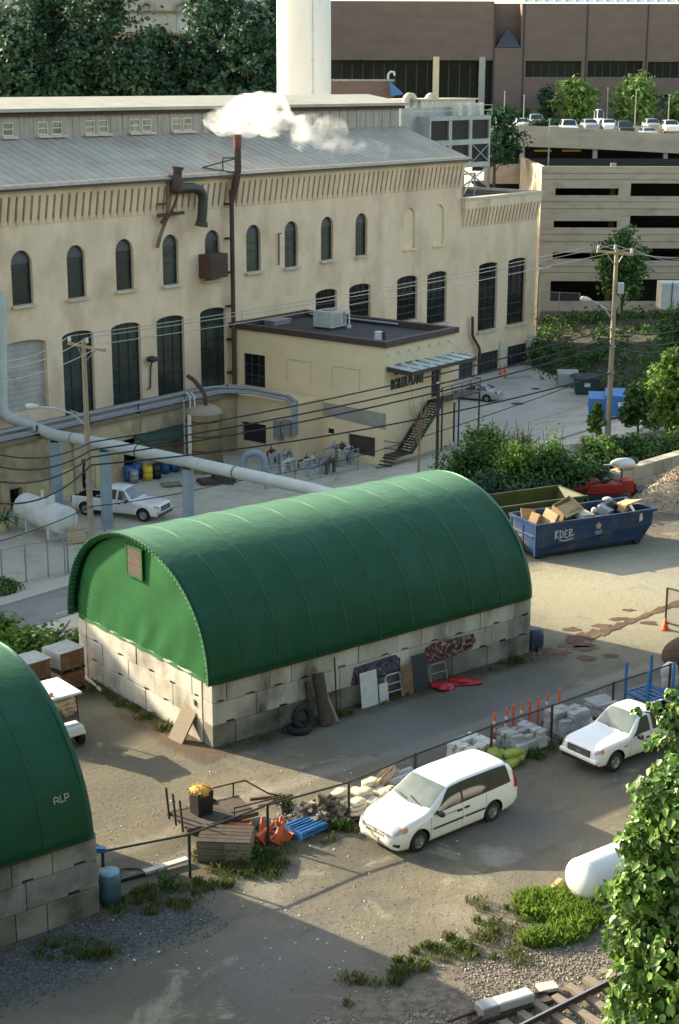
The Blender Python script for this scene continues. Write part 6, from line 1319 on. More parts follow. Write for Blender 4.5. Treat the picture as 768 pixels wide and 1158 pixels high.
for key, (base, vt_, lb, dx, u0, u1, vv) in {'L': (LPB, 386, 'timber utility pole with a street lamp standing left of the green hall', 0, 76, 120, 397), 'R': (RPB, 281, 'tall timber utility pole with a street lamp standing among the shrubs at right', 0, 675, 716, 287)}.items():
 T, zt_ = pole('utility_pole', lb, base, vt_, .20, .13, dx); T['group'] = 'timber utility poles'
 tx = base[0] + dx; zc_ = vpx(V3((tx, base[1], base[2])), vv)
 if key == 'L': a = Y(77, 388, base[1]-.3), Y(120, 397, base[1]+.3)
 else: a = Y(675, 284, base[1]-.3), Y(716, 288, base[1]+.3)
 m = MB(); m.bar(a[0], a[1], .13, .16); ca_ = m.build('crossarm', K['wood_pale'], T, world=True)
 m = MB(); mid = (a[0]+a[1])/2; dn = V3((tx, base[1], mid[2]-.9)); m.bar(a[0]*.75+a[1]*.25, dn, .05); m.bar(a[0]*.25+a[1]*.75, dn, .05); m.build('brace', K['grey_metal'], T, world=True)
 INS[key] = []
 for f in (.04, .5, .96):
  p = a[0]*(1-f) + a[1]*f + V3((0, 0, .08 if f != .5 else .2)); m = MB(); m.lathe([(.03, 0), (.09, .04), (.11, .12), (.07, .16), (.10, .22), (.05, .33), (.0, .34)], p, 10); m.build('insulator', K['white_dull'], T, world=True); INS[key].append(p + V3((0, 0, .33)))
 if key == 'L': arm = [Y(96, 480, base[1]), Y(82, 468, base[1]-.5), Y(62, 461.5, base[1]-1.2), Y(40, 460, base[1]-1.8)]; arm2 = [Y(97, 470, base[1]), Y(80, 464.5, base[1]-.5)]; hd_ = (Y(43, 460, base[1]-1.7), Y(29, 459, base[1]-2.1))
 else: arm = [Y(691, 359, base[1]), Y(684, 349, base[1]-.4), Y(675, 342.5, base[1]-.8), Y(667, 339.5, base[1]-1.1)]; arm2 = [Y(691.5, 352, base[1]), Y(681, 346, base[1]-.5)]; hd_ = (Y(668, 339.6, base[1]-1.05), Y(657, 337, base[1]-1.4))
 m = MB(); m.tube(arm, .055, 6); m.tube(arm2, .035, 6); la = m.build('lamp_arm', K['pale_metal'], T, world=True)
 m = MB(); m.tube([hd_[0], hd_[0]*.6+hd_[1]*.4, hd_[1]*.9+hd_[0]*.1, hd_[1]], [.10, .17, .15, .05], 8); m.build('lamp_head', K['white_dull'], T, world=True)
 if key == 'R':
  m = MB(); p = Y(702, 326, base[1]-.1); m.box(p, (.4, .35, .72)); m.build('meter_box', K['pale_metal'], T, world=True, bevel=.04)
 for v in ((505, 530, 545) if key == 'L' else (372, 391, 421)): z = vpx(V3((base[0]+dx*.4, base[1], base[2])), v); m = MB(); m.cyl((base[0]+dx*.4, base[1], z-.06), (base[0]+dx*.4, base[1], z+.06), .23, n=12); m.build('band', K['grey_metal'], T, world=True)
WG = 'overhead wires'
def wire(label, pts, r, m, sag=.4, name='overhead_wire', grp=WG):
 mb = MB(); out = []
 for a, b in zip(pts[:-1], pts[1:]):
  a, b = V3(a), V3(b); n = 14
  for i in range(n + (1 if b is pts[-1] else 0)):
   t = i/n; p = a*(1-t) + b*t; p[2] -= sag*4*t*(1-t); out.append(p)
 out.append(V3(pts[-1])); mb.tube(out, r, 5)
 o = solo(mb, name, m, label, 'wire', out[0], grp); return o
ext = LPB[:2] - wdir*45; YL = LPB[1] - 6
lb3 = ('thin top wire between the two timber poles, highest of the three', 'thin top wire between the two timber poles, middle of the three', 'thin top wire between the two timber poles, lowest of the three')
for k in range(3):
 L_, R_ = INS['L'][k], INS['R'][k]; vL = (410, 419, 433)[k]
 pl = Y(-8, vL, YL - 8); pr = Y(790, (290, 293, 297)[k], RPB[1] + 14)
 wire(lb3[k], [pl, L_, R_, pr], .022, K['wire'], .35)
cb = [(578, 497, 372, 0), (522, 505, 383, 1), (533, 512, 391, 2), (567, 525, 422, 3)]
lbl = ('thick cable under the left street lamp, uppermost of the four heavy cables', 'heavy cable, second from the top of four crossing the annex stair', 'heavy cable, third from the top of four crossing the annex stair', 'lowest of the four heavy cables, dipping behind the right shrubs')
tL = {0: (512, 500), 1: (526, 509), 2: (543, 517), 3: (568, 526)}
for k in range(4):
 vl, vm = tL[k]; vr = cb[k][2]
 p0 = Y(-8, vl, YL-6); p1 = Y(104 - 1, vm, LPB[1]-.25); p2 = Y(690, vr, RPB[1]-.25); p3 = Y(790, (366, 379, 386, 420)[k], RPB[1]+12)
 wire(lbl[k], [p0, p1, p2, p3], (.045, .05, .05, .05)[k], K['cable'], (.55, .6, .65, .8)[k])
wire('low slack cable running from the left edge past the white tank to the left pole', [Y(-8, 614, YL-6), Y(102, 573, LPB[1]-.25), Y(256, 546, LPB[1]+8), Y(420, 512, LPB[1]+18), Y(679, 424, RPB[1]-.3)], .03, K['cable'], .15)
wire('thin guy wire slanting from the left pole to the ground by the pallet', [Y(98, 500, LPB[1]), G(80, 612)], .018, K['wire'], 0)
for (u, v0, v1, lb) in ((495, 433, 531, 'slim black post carrying a cable right of the annex sign'), (512.5, 456, 501, 'shorter slim black post behind the first one by the annex stair')):
 b = G(u - (1 if v1 > 510 else 0), v1); T = thing('steel_post', lb, 'post', tuple(b), 0, 'slim black posts'); z = vpx(b, v0); m = MB(); m.cyl(b, V3((b[0], b[1], z)), .11, .10, 10); m.build('post', K['dark_metal'], T, world=True); m = MB(); m.cyl(V3((b[0], b[1], z)), V3((b[0], b[1], z+.08)), .16, .1, 10); m.build('cap', K['wood_pale'] if v1 > 510 else K['dark_metal'], T, world=True)
# grey steam pipe on supports
sb = [G(64, 585), G(118, 603), G(212, 590)]
pz = [(3, 472), (62, 492), (118, 502), (212, 522), (352, 553), (430, 575)]
SPT = thing('steam_pipe', 'long grey-green jacketed pipe crossing the low yard on posts to the green hall', 'pipe', tuple(sb[1]))
ys = [100, 97.6, 92.4, 90, 84.5, 81]
sp_ = [Y(u, v, y) for (u, v), y in zip(pz, ys)]
m = MB(); up_ = Y(1, 330, ys[0]); m.tube([up_, sp_[0] + V3((0, 0, .9)), sp_[0] + V3((.1, 0, .3)), sp_[0] + V3((.6, -.2, -.05))] + sp_[1:], .36, 14); m.build('jacket', K['pipe_grey'], SPT, world=True)
for a, b in zip(sp_[1:-1], sp_[2:]):
 for f in (.4,): m = MB(); p = a*(1-f) + b*f; d = (b-a)/np.linalg.norm(b-a); m.tube([p - d*.05, p + d*.05], .375, 14); m.build('joint_band', K['rust_light'], SPT, world=True)
for i, (u, vt_) in enumerate(((62, 497), (118, 507), (212, 527))):
 p = sp_[i+1]; zg_ = zt(p[0], p[1]); m = MB(); w_ = 0
 if i < 2: m.box((p[0], p[1], (p[2]-.3+zg_)/2), (.12, .62, p[2]-.3-zg_)); m.box((p[0]-.28, p[1], (p[2]-.3+zg_)/2), (.06, .62, p[2]-.3-zg_)); m.box((p[0]+.28, p[1], (p[2]-.3+zg_)/2), (.06, .62, p[2]-.3-zg_)); m.box((p[0], p[1]-.33, (p[2]-.3+zg_)/2), (.6, .04, p[2]-.3-zg_))
 else: m.cyl((p[0], p[1], zg_), (p[0], p[1], p[2]-.42), .34, n=16)
 m.build('support_post', K['pipe_blue'], SPT, world=True); m = MB(); m.box((p[0], p[1], p[2]-.36), (.5, .7, .1)); m.build('saddle', K['rust'], SPT, world=True)
# low yard: tanks, drums, gate
def tank_h(label, p0, p1, r, zc, m, saddles=True, name='gas_tank', legm=None, extra=False, cap_=.55):
 p0, p1 = V3(p0), V3(p1); d = p1-p0; L = np.linalg.norm(d); d /= L; T = thing(name, label, 'tank', (p0[0], p0[1], zt(p0[0], p0[1])), 0)
 q = Vector(d).to_track_quat('Z', 'X').to_matrix(); pr = []
 for k in range(9): a = math.pi/2*k/8; pr.append((r*math.sin(a), -r*cap_*math.cos(a)))
 pr += [(r, L*f_) for f_ in (.04, .25, .5, .75, .96, 1)] + [(r*math.cos(math.pi/2*k/8), L + r*cap_*math.sin(math.pi/2*k/8)) for k in range(1, 9)]
 mb = MB(); mb.lathe(pr, (p0[0], p0[1], zc), 36, mat=q); mb.build('shell', m, T, world=True)
 for f in (0, .5, 1): mb = MB(); mb.lathe([(r-.01, -.02), (r+.006, -.015), (r+.006, .015), (r-.01, .02)], p0*1 + d*L*f + V3((0, 0, zc - p0[2])), 36, mat=q); mb.build('weld_seam', m, T, world=True)
 if saddles:
  for f in (.22, .78):
   c = p0 + d*L*f; zg_ = zt(c[0], c[1]); mb = MB(); mb.box((c[0], c[1], (zg_+zc-r*.7)/2), (.18, r*1.5, zc-r*.7-zg_ + .1), rz=math.atan2(d[1], d[0])); mb.build('saddle', legm or K['white_tank2'], T, world=True)
 if extra:
  c = p0 + d*L*.68; mb = MB(); mb.cyl((c[0], c[1], zc+r*.9), (c[0], c[1], zc+r+.42), .22, n=12); mb.build('valve_dome', K['white_dull'], T, world=True); c = p0 + d*L*.45; mb = MB(); mb.cyl((c[0], c[1], zc+r*.9), (c[0], c[1], zc+r+.55), .09, n=8); mb.build('riser', K['white_dull'], T, world=True)
  c = p0 + d*L*.9; mb = MB(); mb.blob((c[0]+.5, c[1]+.6, zc+.1), (.2, .2, .3), 2); mb.build('red_valve', K['red_plastic'], T, world=True)
 return T
a = G(31, 600); b = G(76, 608); zc_ = -2.0
pa2, pb2 = G(29, 573, a[2]+1.3), G(74, 589, a[2]+1.3)
tank_h('horizontal white tank on saddles in the low yard at the left edge', pa2, pb2, .86, pa2[2], K['white_tank2'], extra=True, cap_=.22)
for k, (u, v) in enumerate(((19, 594), (37, 600), (54, 605))):
 p = G(u, v); m = MB(); m.cyl(p, p + V3((0, 0, 1.1)), .12, n=10); m.blob(p + V3((0, 0, 1.1)), (.12, .12, .08), 1, 0, 2); solo(m, 'bollard', K['yellow_pale'], ('leftmost', 'middle', 'rightmost')[k] + ' of the three pale yellow bollards before the horizontal white tank', 'bollard', p, 'pale yellow bollards')
p = G(62, 609); m = MB(); m.cyl(p, p + V3((0, 0, 1.0)), .08, n=10); m.cyl(p + V3((0, 0, 1.0)), p + V3((0, 0, 1.06)), .1, n=10); solo(m, 'short_post', K['white_dull'], 'short white post under the right end of the horizontal white tank', 'post', p)
def pallet(mb, c, w_, d_, rz, h=.14, rot=None, mi=0):
 R3 = rot if rot is not None else Matrix.Rotation(rz, 3, 'Z'); c = Vector(c)
 for i in range(6): mb.box(c + R3 @ Vector((0, -d_/2 + d_*(i+.5)/6, h-.012)), (w_, d_/6*.72, .022), rot=R3, mi=mi)
 for x in (-w_/2+.05, 0, w_/2-.05): mb.box(c + R3 @ Vector((x, 0, h/2)), (.09, d_, h-.05), rot=R3, mi=mi)
 for y in (-d_/2+.06, d_/2-.06): mb.box(c + R3 @ Vector((0, y, .011)), (w_, .1, .022), rot=R3, mi=mi)
p = G(87, 614); m = MB(); pallet(m, p + V3((0, 0, .5)), 1.1, 1.0, 0, rot=Matrix.Rotation(rad(20), 3, 'Z') @ Matrix.Rotation(rad(68), 3, 'X')); solo(m, 'leaning_pallet', K['wood_pale'], 'pale timber pallet standing on edge between the left pole and the white tank', 'pallet', p)
K['tank_top'] = mat('dusty_tank_top', (.36, .30, .21), (.28, .23, .16), sc=1, rough=.8)
p = G(232, 532); tz = vpx(p, 460); VT = thing('storage_tank', 'upright brown stained tank with a domed pale top beside the lean-to', 'tank', tuple(p)); rr_ = 41/1779*np.hypot(p[1], p[2]-22)/2
m = MB(); m.lathe([(rr_, p[2]), (rr_, tz-.5), (rr_*.96, tz-.3)], (p[0], p[1], 0), 32); m.build('shell', K['tank_brown'], VT, world=True)
m = MB(); m.lathe([(rr_*1.02, tz-.42), (rr_*.98, tz-.25), (rr_*.7, tz), (0, tz+.12)], (p[0], p[1], 0), 32); m.build('domed_top', K['tank_top'], VT, world=True)
m = MB()
for z in np.linspace(p[2]+.6, tz-.9, 4): m.lathe([(rr_+.03, z-.05), (rr_+.03, z+.05)], (p[0], p[1], 0), 32)
m.build('hoop', K['rust'], VT, world=True)
m = MB(); q = V3((p[0]-rr_*.72, p[1]-rr_*.75, 0)); m.box((q[0], q[1], p[2]+1.9+ (tz-p[2]-3)/2), (.26, .12, tz-p[2]-1.6)); m.build('gauge_strip', K['white_dull'], VT, world=True)
m = MB(); q = V3((p[0]+rr_*.1, p[1], tz)); m.tube([q, q + V3((0, 0, .7)), q + V3((-.25, .2, 1.15)), q + V3((-.9, .8, 1.75)), q + V3((-1.3, 1.2, 1.9))], .15, 8); m.build('vent_pipe', K['rust'], VT, world=True)
m = MB()
for s_ in (-.9, -.6): m.tube([V3((p[0]+s_, p[1]-.3, tz-.1)), V3((p[0]+s_, p[1]-.3, tz+.8)), V3((p[0]+s_-.25, p[1]-.2, tz+1.0))], .05, 6)
m.build('riser', K['white_dull'], VT, world=True)
p = G(210, 545); m = MB(); m.cyl(p, V3((p[0], p[1], vpx(p, 450))), .06, n=8); solo(m, 'thin_mast', K['grey_metal'], 'thin grey mast standing left of the upright brown tank', 'mast', p)
def drum(name, label, u, v, m_, h=.9, r=.3, grp='drums by the lean-to'):
 p = G(u, v); T = thing(name, label, 'drum', tuple(p), 0, grp); m = MB(); m.lathe([(0, 0), (r, 0), (r, h*.33), (r+.015, h*.35), (r, h*.37), (r, h*.64), (r+.015, h*.66), (r, h*.68), (r, h), (r-.03, h), (r-.03, h-.03)], (0, 0, 0), 20); m.build('shell', m_, T); m = MB(); m.lathe([(r-.03, h-.03), (0, h-.03)], (0, 0, 0), 20); m.cyl((.15, 0, h-.03), (.15, 0, h), .05, n=8); m.build('lid', m_, T)
for k, (u, v, lb) in enumerate(((146, 544, 'leftmost of the blue drums below the green awning'), (155, 541, 'second blue drum from the left, left of the yellow drum'), (187, 535, 'blue drum nearest the upright brown tank but one'), (197, 533, 'blue drum nearest the upright brown tank'), (176, 530, 'blue drum behind the black one under the awning'), (160, 533, 'blue drum at the back, above the yellow drum'), (184, 526, 'blue drum at the back beneath the awning corner'), (193, 524, 'blue drum at the back beside the brown tank'))): drum('plastic_drum', lb, u, v, K['blue_plastic'], 1.05, .33)
drum('yellow_drum', 'single yellow drum among the blue ones by the lean-to', 167.5, 543, K['yellow'], 1.0, .33); drum('grey_drum', 'single dark grey drum in front of the blue ones by the lean-to', 152, 546, K['grey_metal'], .9, .3); drum('black_drum', 'single black drum right of the yellow one by the lean-to', 177, 541, K['black_plastic'], 1.0, .32)
p = G(194, 549); m = MB(); pallet(m, p, 1.3, 1.1, .3); solo(m, 'flat_pallet', K['wood'], 'empty grey pallet lying in front of the blue drums', 'pallet', p)
p = G(245, 546); m = MB(); m.box(p + V3((0, 0, .18)), (2.4, 1.1, .3), rz=.4); m.box(p + V3((.3, .1, .45)), (1.1, .8, .3), rz=.5); m.tube([p + V3((-1.4, .4, .1)), p + V3((1.2, -.6, .12))], .09, 6); solo(m, 'scrap_pile', K['wood_dark'], 'low pile of dark scrap timber in front of the upright brown tank', 'scrap', p)
p = G(120, 577); m = MB(); m.box(p + V3((-.4, 0, .4)), (1.4, .9, .8)); solo(m, 'blue_crate', K['blue_plastic'], 'blue crate behind the work pickup in the low yard', 'crate', p, bevel=.05)
p = G(4, 600); T = thing('potted_plant', 'spiky palm in a pale pot at the left edge of the low yard', 'potted plant', tuple(p)); m = MB(); m.lathe([(.3, 0), (.42, .7), (.36, .7), (.34, .6), (0, .6)], (0, 0, 0), 16); m.build('pot', K['yellow_pale'], T)
m = MB()
for k in range(26):
 a = k*2.4; e = .4 + .6*(k % 5)/5; d = V3((math.cos(a), math.sin(a), 0)); pts = [V3((0, 0, .6)) + d*(1.3*t) + V3((0, 0, 1.3*t*e*1.4 - 1.0*t*t)) for t in (0, .4, .75, 1)]; sd_ = V3((-d[1], d[0], 0))
 for q0, q1, w0, w1 in zip(pts[:-1], pts[1:], (.03, .07, .06), (.07, .06, .005)): m.add([q0 - sd_*w0, q0 + sd_*w0, q1 + sd_*w1, q1 - sd_*w1], [(0, 1, 2, 3)])
m.build('fronds', K['leaf_mid'], T)
p = G(275, 541); UB = thing('blue_pipe_loop', 'blue-grey pipe loop standing in the piping yard left of the annex', 'pipe', tuple(p)); z1_ = vpx(p, 512) - p[2]; m = MB(); m.tube([(0, 0, -.1), (0, 0, z1_-.7)] + [(.75 - .75*math.cos(math.pi*k/8), 0, z1_-.7 + .7*math.sin(math.pi*k/8)) for k in range(1, 8)] + [(1.5, 0, z1_-.7), (1.5, 0, -.1)], .25, 14); m.build('pipe', K['pipe_blue'], UB); m = MB(); m.lathe([(.38, 0), (.38, .1)], (0, 0, .25), 14); m.lathe([(.38, 0), (.38, .1)], (1.5, 0, .25), 14); m.box((.75, 0, .1), (2.4, 1.0, .2)); m.build('flange', K['pipe_blue'], UB)
q = random.Random(9); VY = thing('valve_manifold', 'tangle of grey valves and pipes behind a mesh fence left of the annex', 'pipework', tuple(G(340, 540)))
for k in range(16):
 p = G(q.uniform(302, 392), q.uniform(524, 541)); h = q.uniform(.5, 1.3); m = MB(); d = D*q.uniform(.8, 2.2); e = V3((p[0]+d[0], p[1]+d[1], p[2]))
 m.tube([p, p + V3((0, 0, h)), e + V3((0, 0, h)), e], q.choice([.07, .1, .13]), 8); m.blob((p+e)/2 + V3((0, 0, h)), (.22, .22, .22), k, .05, 1); m.cyl((p+e)/2 + V3((0, 0, h)), (p+e)/2 + V3((0, 0, h+.4)), .04, n=6); m.build('valve_pipe', q.choice([K['pipe_blue'], K['grey_metal'], K['pale_metal'], K['rust']]), VY, world=True)
# chain-link fences: posts, rails and real wire
def wiremesh(mb, a, b, h, sp=.075, r=.0022, z0=.03):
 a, b = V3(a), V3(b); L = np.linalg.norm((b-a)[:2]); d = (b-a)/L; n = V3((-d[1], d[0], 0)); w_ = r*1.2
 def seg(x0, zz0, x1, zz1):
  p, q_ = a + d*x0 + V3((0, 0, zz0)), a + d*x1 + V3((0, 0, zz1)); t = (q_-p)/np.linalg.norm(q_-p); s_ = np.cross(t, n)*w_
  mb.add([p+s_, p+n*w_, p-s_, p-n*w_, q_+s_, q_+n*w_, q_-s_, q_-n*w_], [(0, 1, 5, 4), (1, 2, 6, 5), (2, 3, 7, 6), (3, 0, 4, 7)])
 x = -h
 while x < L:
  x0, x1 = x, x+h; zz0, zz1 = z0, h
  if x0 < 0: zz0 = z0 + (0-x0)*(h-z0)/h; x0 = 0
  if x1 > L: zz1 = h - (x1-L)*(h-z0)/h; x1 = L
  if x1 > x0: seg(x0, zz0, x1, zz1); seg(x0, h+z0-zz0, x1, h+z0-zz1)
  x += sp
def fence(name, label, bases, h, m, cat='fence', rail_bottom=False, sp=.075, r=.0022, hs=None):
 T = thing(name, label, cat, tuple(bases[0])); 
 for p in bases: mb = MB(); mb.cyl(V3(p) - V3((0, 0, .1)), V3(p) + V3((0, 0, h+.03)), .046, n=8); mb.blob(V3(p) + V3((0, 0, h+.04)), (.04, .04, .03), 1, 0, 1); mb.build('post', m, T, world=True)
 mb = MB()
 for a, b in zip(bases[:-1], bases[1:]): mb.tube([V3(a) + V3((0, 0, h)), V3(b) + V3((0, 0, h))], .034, 6)
 mb.build('top_rail', m, T, world=True)
 if rail_bottom:
  mb = MB()
  for a, b in zip(bases[:-1], bases[1:]): mb.tube([V3(a) + V3((0, 0, .12)), V3(b) + V3((0, 0, .12))], .02, 6)
  mb.build('bottom_rail', m, T, world=True)
 mb = MB()
 for a, b in zip(bases[:-1], bases[1:]): wiremesh(mb, a, b, h, sp, r)
 mb.build('wire_mesh', m, T, world=True); return T
fb = [G(118, 1012), G(215, 992), G(303, 957), G(394.5, 930), G(469, 897), G(555, 863), G(623, 839), G(692, 812), G(756, 790), G(830, 765)]
FT = [962, 936, 908, 877.5, 853, 824, 800, 775.5, 755, 730]
FH_ = 1.34
fence('chain_link_fence', 'long black chain-link fence crossing the yard between the parked cars and the hall', fb, FH_, K['dark_metal'])
mb = MB(); p = fb[0] + V3((0, 0, FH_)); mb.box(p + V3((-.04, 0, .05)), (.26, .16, .14)); solo(mb, 'blue_clamp', K['blue_bright'], 'small blue cap clamped on the first post of the black chain-link fence', 'clamp', p)
gb = [G(3, 665), G(30, 659), G(55, 653.5), G(74, 650), G(77.5, 649), G(100, 643), G(120, 637)]
fence('yard_gate', 'grey chain-link gate and fence along the pavement left of the green hall', gb, 2.1, K['grey_metal'], 'gate', True, .14, .003)
pn = [G(300, 553), G(334, 549), G(362, 541), G(405, 531)]
fence('mesh_fence', 'light mesh fence around the pipework left of the annex', pn, 1.5, K['grey_metal'], 'fence', True, .16, .003)
gf = [G(752, 712), G(790, 722), G(840, 735)]
T = thing('gate_panel', 'black mesh gate panel at the right edge standing in an orange cone base', 'gate', tuple(gf[0]))
mb = MB(); hgt = vpx(gf[0], 664) - gf[0][2]
for p in gf[:2]: mb.tube([p + V3((0, 0, .1)), p + V3((0, 0, hgt))], .045, 8)
for z in (.32, hgt): mb.tube([gf[0] + V3((0, 0, z)), gf[1] + V3((0, 0, z)), gf[2] + V3((0, 0, z))], .04, 8)
mb.build('frame', K['dark_metal'], T, world=True); mb = MB(); wiremesh(mb, gf[0] + V3((0, 0, .2)), gf[2] + V3((0, 0, .2)), hgt-.2, .07); mb.build('wire_mesh', K['dark_metal'], T, world=True)
# cones, delineators
def cone(label, p, h=.72, grp='orange traffic cones', rz=0, tilt=None, name='traffic_cone'):
 T = thing(name, label, 'traffic cone', tuple(p), rz, grp); m = MB(); m.lathe([(.17, .03), (.15, .08), (.035, h), (0, h)], (0, 0, 0), 18); m.build('cone', K['orange'], T); m = MB(); m.box((0, 0, .02), (.38, .38, .04)); m.build('foot', K['orange'], T, bevel=.01)
 if tilt: T.rotation_euler = (tilt[0], tilt[1], rz)
 return T
cone('traffic cone under the lower corner of the black gate panel at right', gf[0], .55)
for k, (u, v, tl_, lb) in enumerate(((297, 951, None, 'upright orange cone left of the third fence post'), (318, 950, None, 'upright orange cone just right of the third fence post'), (293, 957, (.9, .3), 'orange cone fallen over left of the third fence post'), (312, 953, (.2, -.35), 'tilted orange cone close behind the third fence post'), (324, 948, (.1, .5), 'orange cone leaning towards the blue crate'), (283, 944, (1.2, -.6), 'orange cone lying by the timber crate'))):
 cone(lb, G(u, v) + V3((0, 0, .04 if not tl_ or abs(tl_[0]) < .5 else .2)), .75, tilt=tl_, rz=k)
def delin(label, u, v, white):
 p = G(u, v); T = thing('delineator_post', label, 'delineator', tuple(p), 0, 'orange delineator posts'); m = MB(); m.lathe([(.05, .05), (.05, 1.0), (.035, 1.05), (.05, 1.1), (.03, 1.14), (0, 1.14)], (0, 0, 0), 12); m.build('tube', K['orange'], T)
 m = MB(); m.lathe([(.19, 0), (.19, .05), (.08, .07), (.05, .07)], (0, 0, 0), 14); m.build('foot', K['black_plastic'], T)
 if white: m = MB(); m.lathe([(.054, .45), (.054, .58)], (0, 0, 0), 12); m.lathe([(.054, .72), (.054, .85)], (0, 0, 0), 12); m.build('reflective_band', K['white_dull'], T)
for k, (u, v, wh, lb) in enumerate(((558.5, 841, 1, 'leftmost orange delineator, in front of the lime sacks'), (572, 835, 1, 'banded delineator behind the left end of the grey block pallet'), (579.5, 831, 0, 'plain orange delineator, third from the left in the row'), (589, 828, 1, 'banded orange delineator, fourth from the left in the row'), (598, 825, 0, 'plain orange delineator, fifth from the left in the row'), (607.5, 822, 0, 'orange delineator right before the sixth fence span post'), (618, 818, 1, 'orange delineator beside the raised slab pallet'), (631.5, 813, 0, 'rightmost orange delineator, behind the slab stack'))): delin(lb, u, v, wh)
# stores along the fence
def stackpal(name, label, u, v, rz, layers, bm, w_=1.15, d_=1.0, seed=0, bw=.4, bd=.2, bh=.1, ragged=.2, grp='pallets of pavers'):
 p = G(u, v); T = thing(name, label, 'pallet', tuple(p), rz, grp); m = MB(); pallet(m, (0, 0, 0), w_, d_, 0); m.build('pallet', K['wood'], T); q = random.Random(seed); m = MB(); z = .15
 for l in range(layers):
  nx, ny = int(w_/bw), int(d_/bd)
  for i in range(nx):
   for j in range(ny):
    if l >= layers-2 and q.random() < ragged: continue
    m.box((-w_/2 + w_*(i+.5)/nx + q.uniform(-.012, .012), -d_/2 + d_*(j+.5)/ny + q.uniform(-.012, .012), z + bh/2), (w_/nx*.96, d_/ny*.95, bh*.97), rz=q.uniform(-.06, .06) if l < layers-2 else q.uniform(-.4, .4))
  z += bh
 m.build('stack', bm, T, bevel=.008); return T
AA = BA
stackpal('paver_pallet', 'pallet of whitish flagstones just behind the minivan roof', 533, 859, AA+.1, 4, K['white_dull'], 1.3, 1.1, 3, .42, .36, .13, .5)
stackpal('block_pallet', 'pallet of loose grey concrete blocks below the row of delineators', 590, 848, AA, 5, K['paver'], 1.4, 1.1, 4, .38, .2, .12, .55)
stackpal('block_pallet', 'pallet of neat grey hollow blocks left of the slab stack', 640, 829, AA, 4, K['paver'], 1.3, 1.0, 5, .4, .33, .19, .15)
stackpal('slab_pallet', 'neat stack of flat grey slabs directly behind the pickup bonnet', 679, 812, AA+.05, 5, K['paver'], 1.0, .9, 6, 1.0, .9, .11, 0)
stackpal('slab_pallet', 'short pallet of pale slabs raised behind the hollow block pallet', 632, 818, AA-.1, 3, K['paver'], .9, .8, 7, .9, .8, .12, 0)
p = G(664, 824); m = MB(); m.box(p + V3((0, 0, .18)), (1.3, .7, .09), rz=AA); m.box(p + V3((.15, -.1, .27)), (1.1, .6, .08), rz=AA+.1); m.box(p + V3((.1, -.05, .07)), (1.1, .6, .14), rz=AA); solo(m, 'kerb_stones', K['paver'], 'grey kerb slabs lying between the hollow blocks and the slab stack', 'slabs', p, bevel=.01)
def sackheap(name, label, u, v, rz, m_, spec, seed, sz=(.31, .20, .09), grp=None, cat='sacks'):
 p = G(u, v); T = thing(name, label, cat, tuple(p), rz, grp); q = random.Random(seed)
 for (x, y, z, a) in spec:
  m = MB(); vv, ff = ico(3); pts = vv.copy(); pts = np.sign(pts)*np.abs(pts)**.6*np.array(sz); pts[:, 2] += .02*np.sin(pts[:, 0]*14+x*9)*np.sign(pts[:, 2]); c, s_ = math.cos(a), math.sin(a); pts = np.stack([pts[:, 0]*c - pts[:, 1]*s_, pts[:, 0]*s_ + pts[:, 1]*c, pts[:, 2]], 1) + np.array([x, y, z]); m.add(pts, ff, 0, True); m.build('sack', m_, T)
 return T
sp = [(x*.62-.62, y*.42-.4, .25 + l*.17, (x*7+y*3+l) % 5*.12-.2) for l in range(3) for x in range(3) for y in range(3) if not (l == 2 and (x+y) % 2)]
SH = sackheap('sack_pallet', 'pallet heaped with pale cement sacks behind the fourth fence post', 412, 915, AA, K['sack'], sp, 1, grp=None); m = MB(); pallet(m, (0, 0, 0), 2.0, 1.3, 0); m.build('pallet', K['wood_dark'], SH)
sackheap('lime_sacks', 'yellow-green sacks slumped beside the fifth fence post', 571, 862, AA, K['lime'], [(-.5, 0, .12, .1), (.2, .1, .12, -.2), (-.1, -.35, .12, .2), (.6, -.1, .12, .6), (-.3, .1, .3, .4), (.25, -.1, .3, -.1), (-.45, .15, .46, .9)], 2, (.42, .2, .12))
p = G(451, 896); T = thing('pipe_rolls', 'bundle of pale blue-white rolls behind the minivan windscreen', 'rolls', tuple(p), AA)
for k, (y, z) in enumerate(((-.3, .2), (0, .2), (.3, .2), (-.15, .48), (.15, .48))): m = MB(); m.tube([(-.55 + .1*(k % 2), y, z), (.6 + .1*(k % 3), y + .05, z)], .15, 12); m.build('roll', K['pale_metal'], T)
p = G(430, 903); T = thing('lumber_pile', 'leaning bundle of pale broken lumber left of the white rolls', 'lumber', tuple(p), AA+.2); q = random.Random(4)
for k in range(11): m = MB(); x = q.uniform(-.6, .4); m.bar((x, q.uniform(-.4, .4), .05 + .05*k), (x + q.uniform(.6, 1.2), q.uniform(-.3, .3), .2 + .06*k + q.uniform(0, .2)), .09, .04); m.build('plank', K['wood_pale'], T)
p = G(368, 925); T = thing('rubble_heap', 'heap of brown firewood and rubble left of the cement sacks', 'rubble', tuple(p), AA); q = random.Random(6)
RB = [mat('rubble_brown', (.16, .11, .075), (.10, .07, .05), sc=4, rough=.95, island=.3), K['wood'], K['paver']]
